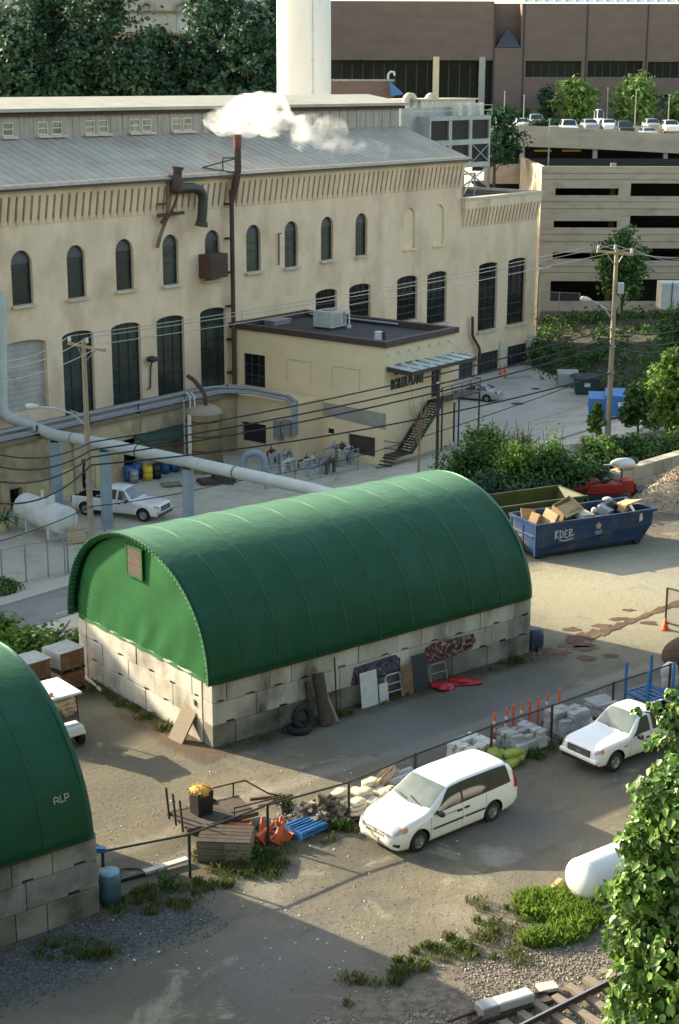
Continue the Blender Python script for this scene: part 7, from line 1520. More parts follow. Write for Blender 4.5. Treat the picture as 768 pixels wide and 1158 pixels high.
for k in range(95):
 r = q.random()**.6; a = q.uniform(0, 6.28); x, y = 1.15*r*math.cos(a), .75*r*math.sin(a); z = .06 + .62*(1-r)**.7*q.uniform(.75, 1.1); m = MB(); rot = Matrix.Rotation(q.uniform(0, 3), 3, 'Z') @ Matrix.Rotation(q.uniform(-.6, .6), 3, 'X') @ Matrix.Rotation(q.uniform(-.6, .6), 3, 'Y'); m.box((x, y, z), (q.uniform(.2, .5), q.uniform(.1, .22), q.uniform(.08, .16)), rot=rot); m.build('chunk', RB[k % 7 // 3 if k % 7 < 6 else 2], T, bevel=.015)
m = MB(); m.blob((0, 0, -.05), (.95, .58, .42), 3, .2, 2); m.build('core', K['soil'], T)
p = G(346, 941); T = thing('bread_crate', 'bright blue plastic crate lying upside down left of the rubble heap', 'crate', tuple(p), AA+.1); m = MB()
for y in np.linspace(-.35, .35, 6): m.box((0, y, .28), (1.0, .05, .05))
for x in np.linspace(-.48, .48, 7): m.box((x, 0, .25), (.05, .78, .04))
for x in (-.5, .5): m.box((x, 0, .14), (.04, .8, .28))
for y in (-.4, .4): m.box((0, y, .14), (1.04, .04, .1)); m.box((0, y, .26), (1.04, .04, .06))
m.build('crate', K['blue_bright'], T)
p = G(256, 966); T = thing('timber_crate', 'long slatted timber crate overgrown with weeds beside the second fence post', 'crate', tuple(p), AA-.75); L_ = 1.55
for k in range(5): m = MB(); m.box((0, -.45 + .225*k, .66), (L_, .2, .03)); m.build('slat', K['wood_dark'], T)
for z in (.12, .33, .54): 
 for y in (-.55, .55): m = MB(); m.box((0, y, z), (L_, .03, .19)); m.build('slat', K['wood'], T)
 for x in (-L_/2, L_/2): m = MB(); m.box((x, 0, z), (.03, 1.08, .19)); m.build('slat', K['wood'], T)
m = MB()
for x in (-L_/2+.05, L_/2-.05):
 for y in (-.5, .5): m.box((x, y, .32), (.08, .08, .64))
m.build('corner_post', K['wood'], T)
p = G(245, 934); TR = thing('flat_trailer', 'rusty flat trailer with stake posts and a rail behind the second fence post', 'trailer', tuple(p), AA-.15)
m = MB(); m.box((-.1, 0, .45), (2.3, 1.3, .07)); m.box((-.1, .65, .43), (2.4, .06, .14)); m.box((-.1, -.65, .43), (2.4, .06, .14)); m.build('bed', K['wood_dark'], TR)
for (x, y) in ((-1.3, .6), (-1.3, .1), (-1.3, -.4)): m = MB(); m.bar((x, y, .3), (x-.08, y, 1.35), .06); m.build('stake', K['dark_metal'], TR)
m = MB(); m.tube([(-.2, .65, .45), (-.2, .65, .95), (1.3, .65, .95), (1.9, .2, .55), (2.3, 0, .45)], .03, 6); m.tube([(.9, .65, .45), (.9, .65, .95)], .03, 6); m.tube([(.3, -.65, .45), (.3, -.65, .8), (1.8, -.65, .8)], .03, 6); m.build('rail', K['rust'], TR)
m = MB(); m.bar((1.3, .3, .45), (2.6, 0, .42), .08); m.bar((1.3, -.3, .45), (2.6, 0, .42), .08); m.build('drawbar', K['rust'], TR)
wheel(TR, .1, .78, .3, .18, 1); wheel(TR, .1, -.78, .3, .18, -1)
p = G(228, 937); T = thing('straw_bin', 'black bin overflowing with yellow straw on the left end of the flat trailer', 'bin', (p[0], p[1]+.1, .02), AA); m = MB(); m.box((0, 0, .75), (.5, .5, .95), taper=1.12); m.build('bin', K['black_plastic'], T, bevel=.03); m = MB(); q = random.Random(2)
for k in range(260): a = q.uniform(0, 6.28); r = q.random()**.5*.33; z = 1.22 + .16*(1-r/.33) + q.uniform(-.05, .05); e = q.uniform(0, 6.28); m.bar((r*math.cos(a), r*math.sin(a), z), (r*math.cos(a)+.13*math.cos(e), r*math.sin(a)+.13*math.sin(e), z+q.uniform(-.1, .07)), .012)
m.blob((0, 0, 1.2), (.3, .3, .15), 1, .2); m.build('straw', K['straw'], T)
a, b = G(163, 990), G(212, 976); m = MB(); m.bar(a + V3((0, 0, .1)), b + V3((0, 0, .14)), .22, .08); solo(m, 'white_beam', K['white_dull'], 'long white beam lying behind the fence between its first two posts', 'beam', a)
a, b = G(128, 1000), G(166, 990); m = MB(); m.bar(a + V3((0, 0, .06)), b + V3((0, 0, .08)), .1, .1); solo(m, 'black_pipe', K['black_plastic'], 'dark pipe lying on the ground left of the white beam', 'pipe', a)
a, b = G(237, 962), G(253, 975); m = MB(); m.bar(a + V3((0, 0, .3)), b + V3((0, 0, .12)), .12, .06); solo(m, 'loose_plank', K['wood_pale'], 'short pale plank leaning on the end of the timber crate', 'plank', a)
p = G(148, 989); m = MB(); pts = [p + V3((.35*math.cos(t), .3*math.sin(t), .05 + .02*math.sin(3*t))) for t in np.linspace(0, 12, 40)]; m.tube(pts, .025, 6); solo(m, 'coiled_hose', K['black_plastic'], 'black hose coiled on the ground beside the first fence span', 'hose', p)
p = G(125, 1021); T = thing('rain_barrel', 'blue-grey barrel at the corner of the left hall by the first fence post', 'barrel', tuple(p)); m = MB(); m.lathe([(0, 0), (.27, 0), (.31, .3), (.31, .65), (.28, .95), (.25, .95)], (0, 0, 0), 22); m.build('shell', mat('dark_teal_barrel', (.06, .12, .15), (.045, .09, .115), sc=2, rough=.5), T); m = MB(); m.lathe([(.285, .93), (.285, .98), (0, 1.0)], (0, 0, 0), 22); m.build('lid', mat('pale_blue_lid', (.20, .36, .42), rough=.4), T)
p = G(733, 798); T = thing('stillage_rack', 'bright blue steel stillage rack with tall corner posts behind the vine leaves', 'rack', tuple(p), AA-.05); a, b = 1.3, 1.1
for (x, y) in ((-a/2, -b/2), (a/2, -b/2), (a/2, b/2), (-a/2, b/2)): m = MB(); m.box((x, y, .8), (.075, .075, 1.6)); m.lathe([(.06, 1.6), (.06, 1.66), (0, 1.7)], (x, y, 0), 8); m.build('post', K['blue_bright'], T)
m = MB()
for z in (.12, .5):
 for y in (-b/2, b/2): m.box((0, y, z), (a, .06, .07))
 for x in (-a/2, a/2): m.box((x, 0, z), (.06, b, .07))
for k in range(5): m.box((-a/2 + a*(k+.5)/5, 0, .5), (.06, b, .05))
m.build('frame', K['blue_bright'], T)
sackheap('white_bags', 'white printed bags propped behind the blue rack near the right edge', 757, 779, AA, K['white_dull'], [(0, 0, .3, .3), (.25, .2, .25, 1), (0, .05, .7, .2)], 3, (.35, .25, .3))
p = G(772, 755); m = MB(); m.blob(p + V3((.55, .6, .2)), (1.1, .9, .9), 5, .12, 4, flat=-.2); solo(m, 'mulch_heap', K['soil'], 'dark brown mulch heap cut by the right edge behind the blue rack', 'mulch', p)
m = MB(); p = G(727, 806); m.lathe([(.16, .0), (.2, .35), (.17, .35), (.15, .05)], p, 14); solo(m, 'orange_bucket', K['orange'], 'orange bucket behind the roof of the pickup by the fence', 'bucket', p)
# along the hall walls
def wp(x, o, z=0): p = B1 + A*x - C*o; return V3((p[0], p[1], z))
def leanboard(name, label, x, w_, h, m_, tilt=.12, o=.42, cat='board', th=.03, grp=None):
 p = wp(x, o); T = thing(name, label, cat, tuple(p), BA, grp); m = MB(); rot = Matrix.Rotation(-tilt, 3, 'X'); m.box(Vector((0, 0, 0)) + rot @ Vector((0, 0, h/2+.01)), (w_, th, h), rot=rot); m.build('panel', m_, T, bevel=.005); return T
T = leanboard('white_board', 'tall white board leaning on the long block wall under the purple lettering', 6.6, .78, 1.32, K['white_dull'])
leanboard('white_board', 'small white board leaning right of the tall white one', 7.27, .42, .72, K['white_dull'])
leanboard('brown_board', 'rusty brown sheet leaning on the block wall right of the folding frame', 8.45, .62, 1.15, K['rust_light'])
leanboard('dark_door', 'dark grey door leaning on the block wall between the two murals', 9.05, .72, 1.42, mat('dark_slate_paint', (.035, .045, .05), rough=.6))
p = wp(7.8, .42); T = thing('folding_frame', 'grey tubular frame leaning on the block wall right of the white boards', 'frame', tuple(p), BA); m = MB(); rot = Matrix.Rotation(-.2, 3, 'X')
f3 = lambda x, z: tuple(rot @ Vector((x, 0, z)))
m.tube([f3(-.36, 0), f3(-.36, .85), f3(-.28, .95), f3(.28, .95), f3(.36, .85), f3(.36, 0)], .03, 6)
for z in (.3, .6): m.tube([f3(-.36, z), f3(.36, z)], .022, 6)
m.build('frame', K['pale_metal'], T)
p = wp(10.0, .42); T = thing('wall_hoop', 'thin grey metal hoop leaning on the block wall above the red tarpaulin', 'frame', tuple(p), BA); m = MB(); m.tube([f3(-.4, 0), f3(-.4, .75), f3(-.3, .85), f3(.3, .85), f3(.4, .75), f3(.4, 0)], .025, 6); m.tube([f3(-.4, .5), f3(.4, .5)], .02, 6); m.build('frame', K['grey_metal'], T)
for k, (x, lb, s_) in enumerate(((9.85, 'red plastic sheet crumpled at the wall, left of the pair', (.32, .25, .16)), (10.75, 'red plastic sheet lying flat at the wall, right of the pair', (.5, .25, .14)))):
 p = wp(x, .8); m = MB(); m.blob(p + V3((0, 0, s_[2]*.5)), s_, 8+k, .5, 3, flat=-.1, freq=3.2); solo(m, 'red_sheet', K['red_plastic'], lb, 'sheet', p, 'red plastic sheets')
for k, (x, tl_, lb, mm_, h) in enumerate(((4.75, .3, 'thick grey timber post leaning on the long wall, left of the white boards', K['wood'], 1.9), (4.3, .22, 'dark rolled netting leaning left of the grey timber post', K['wood_dark'], 1.75), (3.9, .15, 'dark timber leaning on the wall above the tyre', K['wood_dark'], 1.5), (5.0, .05, 'thin upright iron bar against the long wall', K['dark_metal'], 2.2))):
 p = wp(x, .75 if k < 2 else .5); T = thing(('timber_post', 'netting_roll', 'dark_timber', 'iron_bar')[k], lb, 'timber' if k != 3 else 'bar', tuple(p), BA); m = MB(); w_ = (.18, .24, .16, .05)[k]; e = (-.45 if k == 0 else .1, (.75 if k < 2 else .45), h)
 if k == 1: m.tube([(0, 0, 0), (e[0], e[1]*.8, e[2])], .22, 10)
 else: m.bar((0, 0, 0), (e[0], e[1]*.95 if k != 3 else .3, e[2]), w_)
 m.build('shaft', mm_, T)
for k, (x, o, z, tilt, lb) in enumerate(((3.2, .62, .0, None, 'black tyre lying flat at the foot of the long wall'), (3.45, .5, .0, 1.25, 'black tyre propped upright against the long wall'))):
 p = wp(x, o); T = thing('old_tyre', lb, 'tyre', (p[0], p[1], 0), BA, 'old tyres at the wall'); m = MB(); rt = Matrix.Identity(3) if tilt is None else Matrix.Rotation(tilt, 3, 'X'); c0 = (0, 0, .12) if tilt is None else (0, 0, .42); m.lathe([(.25, -.1), (.4, -.12), (.45, -.05), (.45, .05), (.4, .12), (.25, .1), (.25, -.1)], c0, 26, mat=rt); m.build('tyre', K['rubber'], T)
p = wp(15.6, -.1); T = thing('blue_keg', 'dark blue barrel at the far right corner of the hall wall', 'barrel', tuple(p)); m = MB(); m.lathe([(0, 0), (.3, 0), (.34, .3), (.34, .6), (.3, .85), (.22, .9), (0, .9)], (0, 0, 0), 20); m.build('shell', mat('navy_plastic', (.03, .05, .08), rough=.5), T)
p = wp(14.9, .9); m = MB(); q = random.Random(3)
for k in range(34): a = q.uniform(0, 6.28); r = q.uniform(0, .9); h = q.uniform(.15, .6); m.tube([p + V3((r*math.cos(a), r*.5*math.sin(a), 0)), p + V3((r*math.cos(a)*1.2, r*.5*math.sin(a), h*.6)), p + V3((r*math.cos(a)*1.5, r*.6*math.sin(a), h))], .012, 4)
solo(m, 'dead_brush', K['twig'], 'low dead brush at the far right corner of the hall wall', 'dead brush', p)
p = G(203, 842); T = thing('propped_board', 'weathered board propped up at the near corner of the lit gable wall', 'board', tuple(p), BA); m = MB(); rt = Matrix.Rotation(rad(52), 3, 'Y'); m.box((.52, .35, .72), (1.75, .75, .07), rot=Matrix.Rotation(rad(-58), 3, 'Y') @ Matrix.Rotation(rad(6), 3, 'X')); m.build('board', K['wood'], T); m = MB(); m.bar((.75, -.05, 1.35), (1.0, .75, 1.45), .2); m.build('beam', K['rust'], T); m = MB(); m.bar((1.0, 0, 0), (.85, .1, 1.3), .1); m.build('prop', K['wood_dark'], T)
def brickpal(label, u, v, rz, seed):
 p = G(u, v); T = thing('brick_pallet', label, 'pallet', tuple(p), rz, 'wrapped pallets of bricks'); z = 0
 for l in range(2):
  m = MB(); pallet(m, (0, 0, z), 1.15, 1.05, 0); m.build('pallet', K['wood_dark'], T); q = random.Random(seed+l); m = MB()
  for k in range(8):
   for i in range(5):
    for j in range(2): m.box((-.44 + .22*i, -.26 + .52*j, z+.15+.08*k+.04), (.21, .51, .076))
  m.build('bricks', mat('red_brick', (.24, .12, .07), (.17, .085, .05), sc=3, rough=.9, island=.25) if 'rb' not in K else K['rb'], T); z += .82
 m = MB(); m.box((0, 0, z+.015), (1.18, 1.1, .03)); m.box((-.575, 0, z-.30), (.02, 1.08, .62)); m.box((-.575, 0, z-1.12), (.02, 1.08, .6)); m.build('wrap', K['paver'], T); return T
K['rb'] = mat('red_brick', (.24, .12, .07), (.17, .085, .05), sc=3, rough=.9, island=.25)
brickpal('wrapped double pallet of red bricks beside the far end of the gable wall', 74, 779, BA+.15, 1)
brickpal('wrapped brick pallet half hidden behind the left hall roof', 36, 792, BA+.1, 4)
a, b = G(96, 768), G(115, 784); m = MB(); m.tube([a + V3((0, 0, .1)), b + V3((0, 0, .1))], .07, 8); solo(m, 'white_pipe', K['white_dull'], 'white pipe lying in the weeds at the foot of the gable wall', 'pipe', a)
# roll-off containers, block bay, lot bins
def rolloff(label, pA, pB, depth, h, m_, name='roll_off_container', group=None):
 "pA, pB = ground ends of the near long side"
 pA, pB = V3(pA), V3(pB); d = (pB-pA)[:2]; L = np.linalg.norm(d); a = math.atan2(d[1], d[0]); T = thing(name, label, 'container', (pA[0], pA[1], pA[2]), a, group); m = MB(); t = .07; z0 = .22
 o_ = .1
 def sh(pts): m.add(pts, [(0, 1, 2, 3)])
 ob = [(o_, o_, z0), (L-.55, o_, z0), (L-.55, depth-o_, z0), (o_, depth-o_, z0)]; ot = [(0, 0, h), (L, 0, h), (L, depth, h), (0, depth, h)]; mdp = [(0, 0, z0+.35), (L-.06, 0, z0+.8), (L-.06, depth, z0+.8), (0, depth, z0+.35)]
 for i in range(4):
  j = (i+1) % 4; sh([ob[i], ob[j], mdp[j], mdp[i]]); sh([mdp[i], mdp[j], ot[j], ot[i]])
 inn = [(t, t, h), (L-t, t, h), (L-t, depth-t, h), (t, depth-t, h)]; inb = [(t, t, z0+.1), (L-.5, t, z0+.1), (L-.5, depth-t, z0+.1), (t, depth-t, z0+.1)]
 for i in range(4): j = (i+1) % 4; sh([ot[i], ot[j], inn[j], inn[i]]); sh([inn[i], inn[j], inb[j], inb[i]])
 sh(inb); sh(ob[::-1]); m.build('shell', m_, T)
 m = MB(); m.bar((-.05, -.03, h-.04), (L+.18, -.03, h-.04), .1, .13); m.bar((-.05, depth+.03, h-.04), (L+.18, depth+.03, h-.04), .1, .13); m.bar((-.03, -.03, h-.045), (-.03, depth+.03, h-.045), .1, .12); m.bar((L+.03, -.03, h-.045), (L+.03, depth+.03, h-.045), .1, .12); m.build('top_rail', m_, T)
 m = MB()
 for y in (.1, depth-.1): m.box((.02, y, h/2+.05), (.12, .14, h-.2))
 m.box((.0, depth/2, h/2), (.06, .1, h-.5)); m.box((-.03, depth/2, h*.62), (.06, depth*.8, .08)); m.build('door_frame', m_, T)
 m = MB()
 for y in (.35, depth-.35): m.box((L/2-.2, y, .12), (L-.6, .16, .2))
 for y in (.2, depth-.2): m.cyl((.35, y-.1, .13), (.35, y+.1, .13), .13, n=12); m.cyl((L-.8, y-.1, .13), (L-.8, y+.1, .13), .13, n=12)
 m.build('skid_rail', K['dark_metal'], T)
 return T, a, L
pA, pB = G(606, 634), G(737, 614)
RO_, ra_, RL = rolloff('dark blue roll-off container heaped with broken furniture', pA, pB, 2.35, 1.75, K['dumpster_blue'], group='roll-off containers')
m = MB(); sfx = lambda a, b, d: (a, -d, b)
lets = [[(0, 0), (.02, .42)], [(.22, .42), (.04, .2), (.24, 0)], [(.34, .4), (.34, .02), (.52, .08), (.56, .24), (.48, .36), (.34, .4)], [(.86, .34), (.7, .4), (.66, .22), (.8, .2), (.66, .18), (.68, .02), (.86, .02)], [(.98, 0), (.98, .4), (1.14, .38), (1.14, .24), (.99, .2), (1.16, .04), (1.3, .12)], [(.3, -.08), (.7, -.14), (1.25, -.08)]]
for s_ in lets: stroke(m, [(1.05 + a*.82, .92 + b*1.0) for a, b in s_], .045, sfx, .003, .012)
m.build('graffiti_tag', K['white_dull'], RO_)
m = MB(); st = []
for k in range(10): a = math.pi/2 + k*math.pi/5; r = .2 if k % 2 == 0 else .12; st.append((3.55 + r*math.cos(a), 1.28 + r*math.sin(a)))
m.prism(st, sfx, .003, .010); m.build('round_mark', mat('faded_pink_paint', (.55, .33, .33), rough=.7), RO_)
m = MB()
for k, (w_, z) in enumerate(((.42, .98), (.34, .88))): m.prism([(3.55-w_/2, z), (3.55+w_/2, z), (3.55+w_/2, z+.055), (3.55-w_/2, z+.055)], sfx, .003, .009)
m.build('printed_line', mat('faded_grey_paint', (.36, .38, .44), rough=.7), RO_)
m = MB(); m.prism([(5.95, 1.2), (6.15, 1.25), (6.13, 1.62), (5.97, 1.62)], sfx, .003, .009); m.build('worn_patch', K['white_dull'], RO_)
RMt = WM[RO_.name]
def inro(x, y, z): return RMt @ Vector((x, y, z))
q = random.Random(12)
def junk(name, label, x, y, z, d, m_, rot, cat, shape='box'):
 p = inro(x, y, z); T = thing(name, label, cat, tuple(p), ra_); R3 = Matrix.Rotation(rot[2], 3, 'Z') @ Matrix.Rotation(rot[1], 3, 'Y') @ Matrix.Rotation(rot[0], 3, 'X'); m = MB()
 if shape == 'box': m.box((0, 0, 0), d, rot=R3)
 elif shape == 'cabinet':
  for s_ in (-1, 1): m.box(R3 @ Vector((s_*d[0]/2, 0, 0)), (.03, d[1], d[2]), rot=R3); m.box(R3 @ Vector((0, s_*d[1]/2, 0)), (d[0], .03, d[2]), rot=R3)
  m.box(R3 @ Vector((0, 0, -d[2]/2)), (d[0], d[1], .03), rot=R3); m.box(R3 @ Vector((0, 0, 0)), (d[0], d[1], .025), rot=R3)
 elif shape == 'blob': m.blob((0, 0, 0), (d[0]/2, d[1]/2, d[2]/2), int(x*7), .25, 2)
 m.build('panel', m_, T, bevel=.015 if shape == 'box' else 0); return T
junk('wooden_cabinet', 'pale wooden cabinet tipped on its side, largest thing in the blue container', 2.55, 1.4, 1.85, (1.15, .8, .65), K['wood_pale'], (.5, -.25, .2), 'cabinet', 'cabinet')
junk('cabinet_panel', 'pale tabletop leaning against the tipped cabinet in the blue container', 2.65, 1.1, 1.98, (1.3, .75, .05), K['wood_pale'], (.55, -.15, .25), 'board')
junk('cardboard_box', 'tan cardboard box at the left end of the blue container', .85, 1.3, 1.6, (.6, .5, .5), K['cardboard'], (.1, .5, .4), 'box')
junk('white_plank', 'pale plank sticking out of the left end of the blue container', 1.15, .7, 1.65, (.2, .9, 1.0), K['wood_pale'], (.2, .35, .2), 'board')
junk('pale_drawer', 'pale drawer in the middle of the blue container', 3.35, 1.0, 1.6, (.9, .7, .3), K['sack'], (.2, .15, .3), 'drawer')
junk('white_bucket', 'small white bucket beside the pale drawer in the blue container', 4.05, 1.1, 1.7, (.35, .35, .35), K['white_dull'], (.2, 0, 0), 'bucket', 'blob')
junk('black_bags', 'black rubbish bags right of the middle of the blue container', 5.0, 1.3, 1.75, (1.0, .8, .55), K['black_plastic'], (0, 0, 0), 'bag', 'blob')
junk('grey_carton', 'dark grey box left of the black bags in the blue container', 4.55, .9, 1.68, (.7, .6, .4), K['grey_metal'], (.4, .1, .6), 'box')
junk('grey_bag', 'white crumpled sheet on top of the black bags in the blue container', 5.25, 1.7, 2.0, (.5, .4, .25), K['white_dull'], (0, 0, 0), 'sheet', 'blob')
junk('tan_panel', 'wide tan panel lying across the right end of the blue container', 6.0, 1.2, 1.85, (1.1, 1.3, .08), K['wood_pale'], (-.25, -.12, .15), 'board')
junk('broken_panel', 'brown broken panel behind the cardboard box in the blue container', .75, 1.9, 1.6, (.9, .05, .8), K['cardboard'], (-.4, .2, .1), 'board')
junk('light_box', 'small tan carton in front of the tan panel in the blue container', 5.55, .8, 1.7, (.4, .4, .35), K['cardboard'], (.2, .3, .5), 'box')
for x in (1.8, 3.2, 4.6, 5.8): pass
p = inro(3.3, 1.2, .9); m = MB(); m.blob(p, (2.9, .95, .62), 3, .12, 3); o = solo(m, 'debris_bed', K['wood_dark'], 'dark broken debris filling the blue container under the furniture', 'debris', p); o.rotation_euler = (0, 0, 0)
me = o.data
for v in me.vertices:
 x, y = v.co.x, v.co.y; c, s_ = math.cos(ra_), math.sin(ra_); v.co.x, v.co.y = x*c - y*s_, x*s_ + y*c
off = np.array([-math.sin(ra_), math.cos(ra_), 0])*3.0
gA, gB = pA + off + V3((-2.3, -.6, 0)), pB + off + V3((-1.7, -.25, 0)); gA[2] = 0; gB[2] = 0
rolloff('empty yellow-green roll-off container behind the blue one', gA, gB, 2.3, 1.75, K['dumpster_green'], group='roll-off containers')
bw0, bw1 = G(703, 563), G(797, 534); d = (bw1-bw0)[:2]; Lb = np.linalg.norm(d); ab = math.atan2(d[1], d[0]); BW = thing('block_bay_wall', 'bay wall of big tan and grey concrete blocks behind the gravel heap', 'retaining wall', (bw0[0], bw0[1], 0), ab); m = MB(); q = random.Random(2)
for row in range(2):
 x = -.3*(row % 2)
 while x < 10: l = q.choice([.9, 1.2]); m.box((x+l/2, .35, .38+.76*row), (l-.02, .7+q.uniform(-.04, .04), .745)); x += l
m.build('blocks', mat('bay_block', (.45, .37, .26), (.34, .30, .24), sc=1.2, rough=.9, island=.3, bump=.3), BW, bevel=.03)
p = G(735, 573); m = MB(); vv, ff = ico(5)
def heap(lbl, p, rx, ry, h, seed, m_, name, stones, sm):
 n = 40; q = np.random.default_rng(seed); P_ = []
 for i in range(26):
  r = i/25; row = []
  for j in range(n):
   a = 2*math.pi*j/n; wob = 1 + .09*math.sin(2*a+1) + .06*math.sin(5*a+seed); z = h*(1 - r**1.25)*(1 + .05*math.sin(3*a+r*4)) if r > .04 else h; row.append((p[0] + rx*r*wob*math.cos(a), p[1] + ry*r*wob*math.sin(a), p[2] + max(z, -.02) + q.normal(0, .02)))
  P_.append(row)
 mb = MB(); mb.grid(P_, wrap=True, flip=True)
 for k in range(stones):
  i, j = q.integers(1, 25), q.integers(0, n); c = V3(P_[i][j]) + q.normal(0, .1, 3)*np.array([1, 1, .15]); s_ = q.uniform(.03, .075); v4 = q.normal(size=(4, 3)); v4 /= np.linalg.norm(v4, axis=1)[:, None]; mb.add(c + v4*s_, [(0, 1, 2), (0, 2, 3), (0, 3, 1), (1, 3, 2)])
 return solo(mb, name, m_, lbl, 'gravel', p)
heap('heap of tan gravel in the block bay right of the dumpsters', G(762, 572) + V3((.6, .6, 0)), 3.0, 2.4, 1.95, 3, K['gravel_tan'], 'gravel_heap', 5200, None)
p = V3(RMt @ Vector((0, 0, 0))); pw = V3((bw0[0], bw0[1], 2.28))
c, s_ = math.cos(ab), math.sin(ab)
def onw(x, y, z): return V3((bw0[0] + x*c - y*s_, bw0[1] + x*s_ + y*c, 1.52 + z))
for k, (x, mm_, lb, sz) in enumerate(((.35, K['white_dull'], 'white crumpled bag on the left end of the block bay wall', (.62, .35, .28)), (1.15, K['black_plastic'], 'black bag beside the white one on the block bay wall', (.45, .32, .24)))):
 m = MB(); m.blob(onw(x, .35, sz[2]*.8), sz, 20+k, .35, 3); solo(m, 'rubbish_bag', mm_, lb, 'bag', onw(x, .35, 0))
def bin_(name, label, u, v, w_, d_, h, m_, rz, lid=None, sign=False):
 p = G(u, v); T = thing(name, label, 'waste bin', (p[0], p[1]+d_/2, p[2]), rz); m = MB(); m.box((0, 0, h*.45+.12), (w_, d_, h*.9), taper=1.06); m.build('body', m_, T, bevel=.03); m = MB(); m.add([(-w_*.53, -d_*.53, h*.92+.12), (w_*.53, -d_*.53, h*.92+.12), (w_*.53, d_*.53, h+.25), (-w_*.53, d_*.53, h+.25)], [(0, 1, 2, 3)]); l_ = m.build('lid', lid or m_, T); l_.modifiers.new('s', 'SOLIDIFY').thickness = .06
 m = MB()
 for x in (-w_*.56, w_*.56): m.box((x, 0, h*.62), (.06, d_*.7, .12))
 m.build('lifting_sleeve', m_, T); 
 for x in (-w_*.4, w_*.4):
  for y in (-d_*.4, d_*.4): m = MB(); m.cyl((x, y-.03, .1), (x, y+.03, .1), .1, n=10); m.build('caster', K['rubber'], T)
 if sign: m = MB(); m.box((0, -d_*.53, h*.62), (.5, .02, .34)); m.build('label_plate', K['white_dull'], T)
bin_('green_dumpster', 'dark green dumpster with a white label at the back of the parking lot', 664, 447, 1.95, 1.4, 1.45, K['bin_green'], -.02, K['black_plastic'], True)
bin_('grey_box', 'grey concrete box left of the dark green dumpster', 643, 438, 1.75, 1.3, 1.15, K['concrete_grey'], -.02)
bin_('blue_dumpster', 'bright blue dumpster, left one of the pair behind the right pole', 680, 476, 1.7, 1.6, 1.7, K['blue_bright'], -.15)
bin_('blue_dumpster', 'bright blue dumpster, right one half hidden behind leaves', 704, 473, 2.3, 1.8, 1.7, K['blue_bright'], -.15, None, True)
for k, (u, v) in enumerate(((566, 424), (571, 422))): cone(('left', 'right')[k] + ' one of two far orange cones by the plant louvres', G(u, v), .9)
a = G(581, 428); m = MB(); m.box(a + V3((.4, .3, .12)), (2.4, .8, .2), rz=.3); solo(m, 'stone_slab', K['concrete_grey'], 'pale slab lying by the embankment foot right of the plant louvres', 'slab', a)
p = Y(752, 345, 152); T = thing('white_container', 'white storage container before the dark garage ground floor at the right edge', 'container', (p[0], 152, p[2]-.6)); m = MB(); m.box((1.9, 1.2, 1.45), (4.6, 2.4, 2.5)); m.build('shell', K['white_tank2'], T); m = MB()
for k in range(16): m.box((-.35 + .29*k, -.02, 1.45), (.1, .05, 2.3))
m.build('corrugation', K['white_tank2'], T); m = MB(); m.box((.6, -.06, 1.5), (.07, .05, 2.6)); m.build('door_bar', K['dark_metal'], T)
# near right: white tank, track, switch machine
p0, p1 = G(652, 997, .68), G(735, 962, .68); T = tank_h('big white gas tank lying in the grass behind the vine-covered tree', p0 + (p1-p0)/np.linalg.norm(p1-p0)*.25, p1 + (p1-p0)*.8, .60, .68, K['white_tank'], legm=K['concrete_grey'])
RD = A; RN_ = C; rp = RAILP
def rl(s_, o, z=0): p = rp + RD*s_ + RN_*o; return (p[0], p[1], z)
def railthing(label, o):
 T = thing('rail', label, 'rail', rl(0, o), 0, 'rails of the track'); m = MB(); prof = [(-.07, 0), (.07, 0), (.07, .015), (.012, .035), (.012, .12), (.036, .13), (.036, .165), (-.036, .165), (-.036, .13), (-.012, .12), (-.012, .035), (-.07, .015)]
 m.prism([(a, b + .12) for a, b in prof], lambda a, b, d: rl(d, o + a, b), -22, 26); m.build('rail_profile', K['rust'], T, world=True); m = MB(); m.prism([(-.03, .286), (.03, .286), (.03, .289), (-.03, .289)], lambda a, b, d: rl(d, o + a, b), -22, 26); m.build('running_surface', mat('worn_steel', (.35, .33, .31), rough=.3, metal=.7), T, world=True)
railthing('rail of the track nearest the yard at the bottom right corner', 0); railthing('far rail of the track, mostly below the frame at the bottom edge', -1.43)
q = random.Random(8)
for k in range(18):
 s_ = -5 + .6*k; m = MB(); a = q.uniform(-.03, .03); c0 = rl(s_, -.7); m.box((c0[0], c0[1], .05), (.23, 2.6 + q.uniform(-.15, .15), .2), rz=BA + a); solo(m, 'sleeper', K['wood'], 'brown timber sleeper under the rail at the bottom right corner', 'sleeper', c0, 'sleepers of the track', bevel=.015)
p = G(580, 1142); T = thing('switch_machine', 'long grey point machine beside the rail at the bottom edge', 'point machine', tuple(p), BA - .2); m = MB(); m.box((0, 0, .28), (1.05, .38, .26)); m.build('casing', K['pale_metal'], T, bevel=.05); m = MB(); m.box((-.75, 0, .24), (.5, .42, .34)); m.build('gear_housing', K['grey_metal'], T, bevel=.04); m = MB(); m.box((-.1, 0, .08), (2.2, .5, .12)); m.build('base', K['wood_dark'], T); 
for pp in ([(-.8, -.1, .2), (-1.9, -.4, .2)], [(-.8, .12, .2), (-1.8, .1, .14)], [(.6, .1, .2), (1.1, .1, .15)]): m = MB(); m.tube(pp, .035, 6); m.build('rod', K['rust'], T)
p = G(619, 1123); T = thing('junction_box', 'small pale junction box lying on the ballast right of the point machine', 'junction box', tuple(p), BA - .35); m = MB(); m.box((0, 0, .17), (.5, .36, .10)); m.build('lid', K['sack'], T, bevel=.02); m = MB(); m.box((0, 0, .06), (.42, .3, .14)); m.build('box', K['wood_dark'], T)
